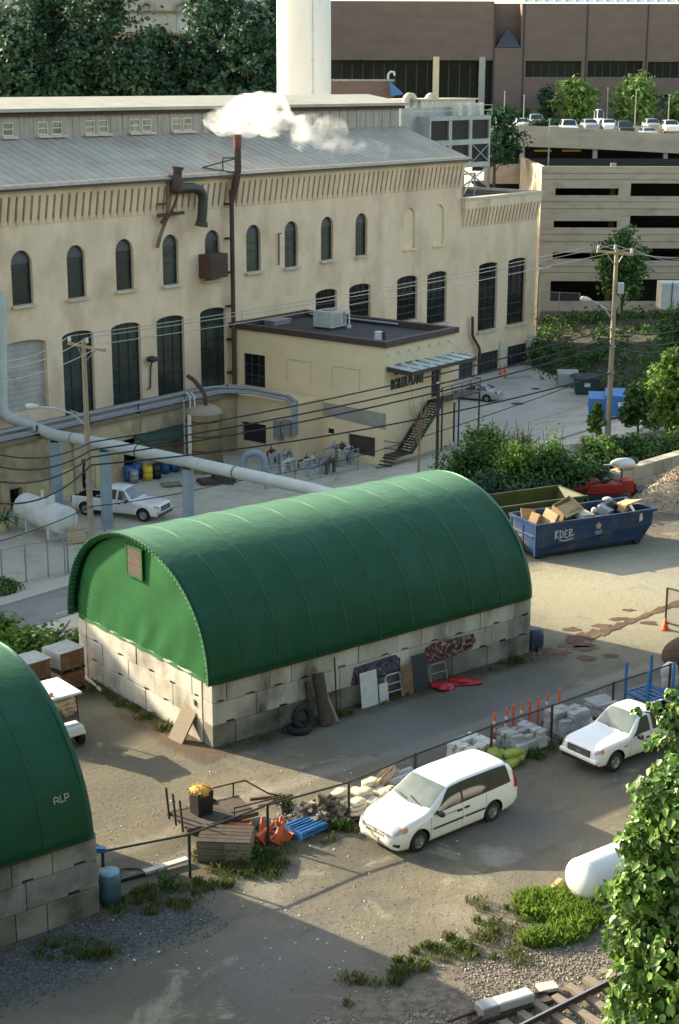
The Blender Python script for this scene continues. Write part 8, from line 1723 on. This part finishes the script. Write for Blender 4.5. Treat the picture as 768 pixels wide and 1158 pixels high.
a, b = G(620, 1010), G(634, 997); m = MB(); m.bar(a + V3((0, 0, .06)), b + V3((0, 0, .08)), .14, .06); solo(m, 'short_board', K['wood_pale'], 'short pale board lying by the rounded end of the white gas tank', 'board', a)
def stones(name, pts, s0, s1, m_, seed):
 q = np.random.default_rng(seed); base = np.array([(1, 0, -.5), (-.5, .87, -.5), (-.5, -.87, -.5), (0, 0, .8), (.5, .8, .3), (-.9, 0, .25), (.4, -.8, .3)], float); fc = [(0, 1, 4), (1, 2, 5), (2, 0, 6), (3, 4, 5), (3, 5, 6), (3, 6, 4), (0, 4, 6), (1, 5, 4), (2, 6, 5), (0, 2, 1)]
 mb = MB()
 for p in pts:
  s_ = q.uniform(s0, s1); a = q.uniform(0, 6.28); c, sn = math.cos(a), math.sin(a); v = base*q.uniform(.6, 1.2, (7, 1))*np.array([1, q.uniform(.6, 1), q.uniform(.5, .9)])*s_; v = np.stack([v[:, 0]*c - v[:, 1]*sn, v[:, 0]*sn + v[:, 1]*c, v[:, 2]], 1); mb.add(v + np.array([p[0], p[1], (p[2] if len(p) > 2 else 0) + s_*.25]), fc)
 return struct(mb, name, m_, 'stuff')
K['gravel_mix'] = mat('mixed_gravel', (.23, .20, .155), (.15, .13, .10), sc=6, rough=.95, island=.5)
q = np.random.default_rng(21); pts = []
while len(pts) < 15000:
 s_, o = q.uniform(-7, 9), q.uniform(-1.7, 3.9)
 lim = 2.5 + .7*math.sin(s_*1.1) + .4*math.sin(s_*2.9+1)
 if o > lim and q.random() > .12*math.exp(-(o-lim)): continue
 pts.append(rl(s_, o))
stones('ballast', pts, .022, .055, K['ballast'], 1)
pts = []; b2 = B2C
while len(pts) < 7000:
 a_, c_ = q.uniform(-6, 2.4), q.uniform(-2.9, .1)
 k = abs(c_ + 1.2 + .3*math.sin(a_*1.3)); 
 if a_ > 1.0 and c_ > -.3: continue
 if k > 1.0 and q.random() > .25: continue
 p = b2 + A*a_ + C*c_; pts.append((p[0], p[1], 0))
stones('grey_gravel', pts, .02, .05, K['ballast_grey'], 2)
pts = [G(q.uniform(20, 640), q.uniform(840, 1140)) for _ in range(5000)]; stones('loose_stones', pts, .010, .03, K['gravel_mix'], 3)
pts = [G(q.uniform(120, 520), q.uniform(870, 1100)) for _ in range(160)]; stones('litter', [p for p in pts], .02, .05, K['white_dull'], 4)
q = np.random.default_rng(5); trail = [(640, 723, .35), (655, 722, .75), (672, 718, .8), (690, 712, .6), (708, 705, .42), (726, 698, .34), (745, 690, .45), (768, 682, .5)]; mb = MB()
rows = [[], []]
for i in range(60):
 f = i/59*(len(trail)-1); k = min(int(f), len(trail)-2); t = f-k; u = trail[k][0]*(1-t)+trail[k+1][0]*t; v = trail[k][1]*(1-t)+trail[k+1][1]*t; w_ = trail[k][2]*(1-t)+trail[k+1][2]*t; p = G(u, v)
 for s_, r_ in ((-1, rows[0]), (1, rows[1])): e = w_*(.8 + .25*math.sin(i*.9+s_) + .15*math.sin(i*2.3)); r_.append((p[0] + s_*e*.3, p[1] + s_*e, p[2] + .012))
mb.grid([[(x, y, z + .012) for x, y, z in r_] for r_ in rows], sm=False); o = struct(mb, 'earth_trail', K['red_earth'], 'stuff')
if sum(pp.normal.z for pp in o.data.polygons) < 0: o.data.flip_normals()
mb = MB()
for (u, v, r) in ((625, 738, .5), (660, 733, .35), (690, 742, .25), (648, 712, .3), (735, 705, .3), (663, 745, .3), (600, 712, .35), (712, 690, .2), (700, 700, .3), (680, 708, .3), (652, 730, .45)):
 p = G(u, v); n = 14; ring = [(p[0] + r*q.uniform(.5, 1.3)*math.cos(6.283*k/n)*1.5, p[1] + r*q.uniform(.5, 1.3)*math.sin(6.283*k/n), p[2]+.012) for k in range(n)]; mb.add(ring, [tuple(range(n))])
struct(mb, 'earth_clods', K['red_earth'], 'stuff')
# vegetation
def big_leaves(name, clumps, n, size, seed, m, parent):
 "heart-shaped leaves in two halves folded along the midrib, hanging outwards in shingled layers"
 r = np.random.default_rng(seed); vol = np.array([c[1][0]*c[1][2] for c in clumps]); cnt = (n*vol/vol.sum()).astype(int); Q = []
 for (c, rr_), k in zip(clumps, cnt):
  d = r.normal(size=(k, 3)); d /= np.linalg.norm(d, axis=1)[:, None]; ra = r.uniform(.55, 1.06, k)**.7; ph = r.uniform(0, 6.28, 5); f = r.normal(0, 2.6, (5, 3)); lump = 1 + .16*sum(np.sin(d @ f[i] + ph[i]) for i in range(5))
  p = np.asarray(c) + d*np.asarray(rr_)*(ra*lump)[:, None]
  nr = d + np.array([0, 0, .55]) + r.normal(0, .42, (k, 3)); nr /= np.linalg.norm(nr, axis=1)[:, None]
  dn = np.array([0, 0, -1.0]) + r.normal(0, .45, (k, 3)); t = dn - nr*(dn*nr).sum(1)[:, None]; t /= np.linalg.norm(t, axis=1)[:, None]; s = np.cross(nr, t); z = size*r.uniform(.5, 1.3, k)[:, None]; fo = nr*z*.14
  Q.append(np.stack([p - t*z*.42, p - t*z*.22 + s*z*.44 + fo, p + t*z*.22 + s*z*.30 + fo, p + t*z*.62 - nr*z*.12, p + t*z*.22 - s*z*.30 + fo, p - t*z*.22 - s*z*.44 + fo], 1))
 V = np.concatenate(Q); q = V.reshape(-1, 3) - np.array(WM[parent.name].translation); nl = len(V)
 me = bpy.data.meshes.new(name); me.vertices.add(len(q)); me.vertices.foreach_set('co', q.ravel().astype(np.float32)); b = np.arange(nl)[:, None]*6
 idx = np.concatenate([b + np.array([0, 1, 2, 3]), b + np.array([0, 3, 4, 5])], 1).ravel(); me.loops.add(len(idx)); me.loops.foreach_set('vertex_index', idx.astype(np.int32)); me.polygons.add(nl*2); me.polygons.foreach_set('loop_start', np.arange(0, nl*8, 4, dtype=np.int32)); me.update(calc_edges=True)
 me.materials.append(m); o = bpy.data.objects.new(name, me); COL.objects.link(o); o.parent = parent; WM[o.name] = WM[parent.name]; return o
K['leaf_vine2'] = mat('vine_leaf_glossy', (.085, .175, .03), (.15, .26, .05), sc=1.5, rough=.38, island=.5, trans=.25, spec=.5)
yv = 18.0
def yvp(u, v, dy=0): return tuple(Y(u, v, yv + dy))
tb = Y(800, 1000, 19.0)
VT_ = thing('vine_covered_tree', 'tree smothered in broad-leaved vines filling the lower right corner', 'tree', (tb[0], 19.0, 0))
m = MB(); m.tube([(tb[0], 19.0, -.2), (tb[0]-.1, 19.0, 5), (tb[0]+.1, 19.1, 10), (tb[0]+.2, 19.2, 14)], [.32, .26, .2, .08], 10)
for (u, v) in ((770, 900), (760, 1000), (760, 1080), (775, 880)): e = Y(u, v, 18.3); m.tube([(tb[0], 19.0, e[2]-1.0), ((tb[0]+e[0])/2, 18.7, e[2]-.3), tuple(e)], [.09, .06, .02], 6)
m.build('trunk', K['bark'], VT_, world=True)
vc = [((792, 905), .62, .62), ((762, 925), .48, .55), ((745, 965), .40, .5), ((752, 900), .34, .36), ((800, 1000), .9, .8), ((752, 1010), .52, .5), ((725, 1005), .26, .30), ((706, 1012), .20, .20), ((688, 1010), .14, .13), ((760, 1070), .62, .6), ((722, 1060), .30, .36), ((742, 1120), .55, .5), ((715, 1110), .26, .3), ((800, 1130), .9, .8), ((720, 1155), .34, .3), ((712, 955), .14, .16), ((770, 870), .30, .24), ((752, 1165), .6, .4), ((699, 1135), .12, .14), ((730, 925), .2, .22)]
cl = [(yvp(u, v, (i % 3)*.25), (a, a*.9, b)) for i, ((u, v), a, b) in enumerate(vc)]
big_leaves('vine_foliage', cl, 11500, .125, 3, K['leaf_vine2'], VT_)
cl2 = [(tuple(Y(u, v, 23)), (a, a, b)) for (u, v), a, b in (((758, 815), .20, .16), ((770, 838), .3, .22), ((738, 799), .13, .06), ((722, 805), .09, .05), ((775, 803), .24, .22), ((748, 838), .13, .08), ((733, 843), .10, .05), ((778, 862), .24, .2), ((760, 785), .10, .08))]
t2 = Y(830, 830, 23.5); SB_ = thing('leafy_branch_tree', 'tree reaching in from the right edge over the tail of the nearer pickup', 'tree', (t2[0], 23.5, 0)); m = MB(); m.tube([(t2[0], 23.5, -.2), (t2[0], 23.5, 7), (t2[0]+.1, 23.4, 13.5)], [.25, .2, .06], 8)
for (u, v) in ((758, 812), (728, 805), (738, 843), (768, 838)): e = Y(u, v, 23); m.tube([(t2[0], 23.5, e[2]-1.2), ((t2[0]+e[0])/2, 23.2, e[2]-.2), tuple(e)], [.07, .04, .01], 5)
m.build('trunk', K['bark'], SB_, world=True); big_leaves('crown', cl2, 900, .115, 8, K['leaf_vine2'], SB_)
p = G(38, 762); bush('leafy_shrub', 'sunlit leafy shrub between the left hall roof and the gable wall', (p[0]-.2, p[1]+.6, p[2]), 6.2, 3.2, 2.3, K['leaf_light'], 5200, .24, 11)
p = G(-12, 745); bush('leafy_shrub', 'smaller lit shrub at the left edge behind the left hall roof', (p[0], p[1]+.4, p[2]), 3.6, 2.8, 2.0, K['leaf_light'], 2600, .24, 12)
p = G(4, 672); bush('dark_shrub', 'dark low shrub by the pavement at the left edge', tuple(p), 2.4, 1.8, 1.0, K['leaf_mid'], 1500, .16, 13)
SG = 'shrubs on the bank behind the dumpsters'
for k, (u, vb, vt_, w_, m_, lb, n) in enumerate(((527, 566, 492, 30, K['leaf_mid'], 'green shrub against the right shoulder of the green hall roof, leftmost on the bank', 4600), (548, 556, 469, 34, K['leaf_light'], 'tallest light-topped shrub just right of the green hall roof', 5200), (575, 560, 490, 32, K['leaf_mid'], 'rounded shrub second right of the green hall roof', 4200), (600, 566, 482, 36, K['leaf_light'], 'wide light green shrub in the middle of the bank', 5200), (633, 566, 487, 34, K['leaf_mid'], 'shrub on the bank left of the right pole foot', 4600), (655, 560, 508, 30, K['leaf_mid'], 'low dark shrub right behind the yellow-green container', 3200), (565, 575, 530, 34, K['leaf_dark'], 'low dark shrub behind the far end of the green hall', 2800), (610, 576, 535, 44, K['leaf_dark'], 'dark undergrowth just behind the yellow-green container', 3000), (540, 556, 486, 16, K['leaf_lime'], 'slim lime green shoot standing above the shrubs nearest the green hall roof', 900), (590, 558, 468, 13, K['leaf_lime'], 'slim lime green shoot in the middle of the bank shrubs', 800), (622, 558, 476, 18, K['leaf_lime'], 'lime green shoot right of the middle of the bank shrubs', 1000), (672, 545, 485, 24, K['leaf_light'], 'light green shrub at the very foot of the right pole', 2600))):
 b = G(u, vb); z1_ = vpx(b, vt_); sc_ = 1779/np.hypot(b[1], b[2]-22); bush('bank_shrub', lb, tuple(b), w_*2.0/sc_*1.25, w_*1.6/sc_, (z1_-b[2])*1.02, m_, n, .2, 30+k, SG)
for k, (u, vb, vt_, w_, m_, lb, n) in enumerate(((700, 530, 484, 40, K['leaf_mid'], 'spreading creeper mound right of the right pole foot', 4200), (735, 526, 488, 44, K['leaf_mid'], 'creeper mound above the block bay wall', 4200), (772, 520, 476, 40, K['leaf_light'], 'creeper mound at the right edge above the block bay wall', 3600), (672, 545, 508, 26, K['leaf_dark'], 'dark bush left of the block bay wall end', 2400))):
 b = G(u, vb); z1_ = vpx(b, vt_); sc_ = 1779/np.hypot(b[1], b[2]-22); bush('creeper_mound', lb, tuple(b), w_*2.1/sc_, w_*1.5/sc_, (z1_-b[2])*1.02, m_, n, .22, 50+k, 'creepers right of the pole')
for k, (u, vb, vt_, w_) in enumerate(((662, 527, 490, 16), (580, 532, 482, 14))):
 b = G(u, vb); z1_ = vpx(b, vt_); q = random.Random(k); m = MB(); sc_ = 1779/np.hypot(b[1], b[2]-22); hh = z1_-b[2]
 for i in range(220): a = q.uniform(0, 6.28); r = q.random()**.5*w_/sc_; z = q.uniform(.2, 1)*hh; s_ = V3((b[0]+r*math.cos(a), b[1]+r*math.sin(a)*.8, b[2]+z*(1-.3*r*sc_/w_))); m.bar(s_, s_ + V3((q.uniform(-.35, .35), q.uniform(-.3, .3), q.uniform(-.5, .1))), .022)
 for i in range(8): a = q.uniform(0, 6.28); m.bar(b, b + V3((w_/sc_*.5*math.cos(a), w_/sc_*.4*math.sin(a), hh*.9)), .03)
 solo(m, 'dry_bush', K['rust_light'], ('brown dried bush at the foot of the right pole', 'brown dried bush between the light-topped shrubs')[k], 'dry bush', b)
for k, (u, vb, vt_, r_, m_, lb, n, yy) in enumerate(((702, 352, 252, 34, K['leaf_mid'], 'green tree before the garage right behind the top of the right pole', 3400, 150), (760, 500, 386, 38, K['leaf_light'], 'light green sunlit tree at the right edge beside the blue dumpsters', 6000, 0), (722, 492, 428, 26, K['leaf_mid'], 'darker small tree in front of the right blue dumpster', 3000, 0), (766, 440, 338, 32, K['leaf_mid'], 'tall darker tree cut by the right edge above the parking lot', 4600, 128), (596+78, 500, 452, 10, K['leaf_light'], 'spindly sapling just left of the right pole foot', 700, 0))):
 b = G(u, vb) if not yy else Y(u, vb, yy); z1_ = vpx(V3(b), vt_); sc_ = 1779/np.hypot(b[1], b[2]-22); tree('small_tree', lb, tuple(b), z1_-b[2], r_/sc_, m_, n, .3 if k != 0 else .4, 70+k, 'small trees round the parking lot', cb=.12, nc=14)
ed = [G(600, 415), G(622, 424), G(655, 434), G(700, 452), G(760, 470), G(860, 500)]; tp_ = [Y(612, 352, 164), Y(640, 352, 164), Y(690, 352, 164), Y(740, 354, 164), Y(800, 356, 164), Y(900, 360, 164)]
m = MB(); Pg = []
for a, b in zip(ed, tp_):
 a = V3(a); b = V3(b); Pg.append([a + V3((0, 0, -.1))] + [a*(1-f) + b*f + V3((0, 0, .9*math.sin(math.pi*f))) for f in (.12, .35, .6, .85, 1)])
m.grid(Pg); o = struct(m, 'embankment', mat('dark_bank_soil', (.045, .045, .025), (.06, .05, .03), sc=1, rough=.95))
q = np.random.default_rng(9); cl = []
for k in range(110):
 i = q.integers(0, 5); f, g_ = q.random(), q.uniform(.05, 1)**1.5*.9; a = V3(ed[i])*(1-f) + V3(ed[i+1])*f; b = V3(tp_[i])*(1-f) + V3(tp_[i+1])*f; p = a*(1-g_) + b*g_; s_ = q.uniform(.5, 1.7); cl.append(((p[0], p[1], p[2] + .9*math.sin(math.pi*g_) + .3), (s_*1.4, s_, s_*.62)))
o = leaf_mesh('ground_cover', leaves(cl, 12000, .34, 10, gap=.6), K['leaf_mid']); o['kind'] = 'stuff'
mb = MB(); fbk = [Y(612, 352, 160), Y(632, 353, 160), Y(655, 354, 160)]
fence('back_fence', 'pale wire fence on the bank under the garage, left of the tree', [V3(p) for p in fbk], 2.0, K['grey_metal'], 'fence', True, .25, .006)
p = Y(603, 300, 158); LPt = Y(608, 345, 158); T = thing('garage_lamp', 'small pale street lamp before the left edge of the garage', 'street lamp', tuple(LPt)); m = MB(); m.tube([LPt - V3((0, 0, 3)), Y(609, 312, 158), Y(611, 304, 158)], .09, 6); m.build('pole', K['grey_metal'], T, world=True); m = MB(); m.bar(Y(609, 304, 158), Y(620, 302.5, 157.5), .3, .16); m.build('lamp_head', K['white_dull'], T, world=True)
b = G(473, 541); T = thing('dry_sapling', 'bare dry sapling standing before the annex near the hall roof', 'sapling', tuple(b)); q = random.Random(6); m = MB(); z1_ = vpx(b, 432) - b[2]
m.tube([(0, 0, -.1), (.03, 0, z1_*.32), (.06, 0, z1_*.5)], [.09, .07, .05], 6)
for k in range(13):
 a = q.uniform(0, 6.28); z0 = z1_*q.uniform(.3, .5); L_ = z1_*q.uniform(.2, .55); s_ = q.uniform(.15, .5); m.tube([(.04, 0, z0), (math.cos(a)*L_*s_*.5, math.sin(a)*L_*s_*.5, z0 + L_*.5), (math.cos(a)*L_*s_*.8, math.sin(a)*L_*s_*.8, z0 + L_*.9)], [.035, .025, .008], 5)
m.build('stem', K['twig'], T)
def blades(name, spots, m_, seed, h=(.2, .5), per=60, label=None):
 q = np.random.default_rng(seed); Vs = []
 for (x, y, z, r, k) in spots:
  n = int(per*k); a = q.uniform(0, 6.28, n); rr = r*np.sqrt(q.random(n)); b = np.stack([x + rr*np.cos(a), y + rr*np.sin(a), np.full(n, z)], 1); hh = q.uniform(*h, n)*(1.15 - .5*rr/r); d = q.uniform(0, 6.28, n); l = np.stack([np.cos(d), np.sin(d), np.zeros(n)], 1); s_ = np.stack([-np.sin(d), np.cos(d), np.zeros(n)], 1)*.011; up = np.array([0, 0, 1.0])
  t_ = q.uniform(.15, .7, n)[:, None]; mid = b + up*hh[:, None]*.6 + l*hh[:, None]*t_*.3; tip = b + up*hh[:, None]*(1 - .2*t_) + l*hh[:, None]*t_
  Vs.append(np.stack([b - s_, b + s_, mid + s_*.8, tip], 1)); Vs.append(np.stack([b - s_, mid + s_*.8, tip, mid - s_*.8], 1))
 o = leaf_mesh(name, np.concatenate(Vs), m_); o['kind'] = 'stuff'; return o
q = random.Random(4); sp_ = []
for (u, v, r, k) in ((600, 1022, .55, 5), (618, 1020, .6, 6), (640, 1026, .55, 5), (628, 1036, .6, 6), (650, 1040, .5, 5), (606, 1036, .4, 3), (612, 1064, .45, 5), (630, 1062, .5, 5), (648, 1056, .5, 5), (660, 1048, .4, 4), (600, 1066, .3, 2.5), (640, 1016, .4, 4), (660, 1030, .4, 4), (670, 1040, .4, 4)): p = G(u, v); sp_.append((p[0], p[1], 0, r, k*3.2))
blades('grass', sp_, K['grass'], 2, (.10, .5), 26)
sp_ = []
for i in range(60): u = q.uniform(120, 330); v = np.interp(u, [120, 215, 330], [1020, 1005, 962]) + q.uniform(-6, 22); p = G(u, v); sp_.append((p[0], p[1], 0, q.uniform(.1, .4), q.uniform(.3, 1.4)))
for i in range(40): f = q.random(); u, v = 390 + f*190, 1125 - f*85 + q.uniform(-14, 14); p = G(u, v); sp_.append((p[0], p[1], 0, q.uniform(.1, .35), q.uniform(.3, 1.1)))
for i in range(26): p = G(q.uniform(40, 130), q.uniform(1066, 1086)); sp_.append((p[0], p[1], 0, q.uniform(.1, .3), .5))
for i in range(30): u = q.uniform(340, 640); v = np.interp(u, [340, 394, 469, 555, 640], [952, 934, 905, 872, 842]) + q.uniform(-4, 10); p = G(u, v); sp_.append((p[0], p[1], 0, q.uniform(.1, .3), q.uniform(.2, .8)))
for i in range(36): x = q.uniform(.3, 14.8); p = B1 + A*x - C*q.uniform(.15, .6); sp_.append((p[0], p[1], 0, .22, q.uniform(.2, .7)))
for i in range(24): x = q.uniform(2.5, 8.8); p = B1 + C*x - A*q.uniform(.15, .6); sp_.append((p[0], p[1], 0, .25, q.uniform(.2, .9)))
for i in range(30): p = G(q.uniform(530, 600), q.uniform(1015, 1090)); sp_.append((p[0], p[1], 0, q.uniform(.1, .35), q.uniform(.2, .8)))
for i in range(14): p = G(q.uniform(225, 300), q.uniform(960, 985)); sp_.append((p[0], p[1], 0, .35, 1.6))
blades('weeds', sp_, K['grass_dry'], 3, (.08, .30), 60)
for k, (u, v, w_, h, lb) in enumerate(((190, 1004, 1.1, .55, 'leafy weed clump under the black fence by the white beam'), (272, 972, 1.6, .75, 'tall weeds growing over the timber crate'), (323, 920, .9, .8, 'slender weeds behind the third fence post among the cones'), (385, 938, .7, .5, 'weeds at the foot of the fourth fence post'), (603, 856, .9, .4, 'weeds between the lime sacks and the block pallet'))):
 p = G(u, v); bush('weed_clump', lb, tuple(p), w_, w_*.7, h, K['leaf_mid'], 420, .085, 90+k, 'weed clumps along the fence')
q = random.Random(77)
for nm, mm, n, sz in (('timber_scraps', K['wood'], 110, (.5, .09, .05)), ('brick_rubble', RB[0], 150, (.2, .11, .09)), ('concrete_rubble', K['paver'], 120, (.16, .13, .1))):
 mb = MB()
 for i in range(n):
  u = q.uniform(225, 650); v = np.interp(u, [225, 303, 394, 469, 555, 650], [962, 940, 914, 886, 852, 822]) + q.uniform(-8, 12); p = G(u, v); rot = Matrix.Rotation(q.uniform(0, 3), 3, 'Z') @ Matrix.Rotation(q.uniform(-.3, .3), 3, 'X'); k = q.uniform(.5, 1.4); mb.box((p[0], p[1], sz[2]*.5 + q.uniform(0, .06)), (sz[0]*k, sz[1]*k, sz[2]*k), rot=rot)
 struct(mb, nm, mm, 'stuff')
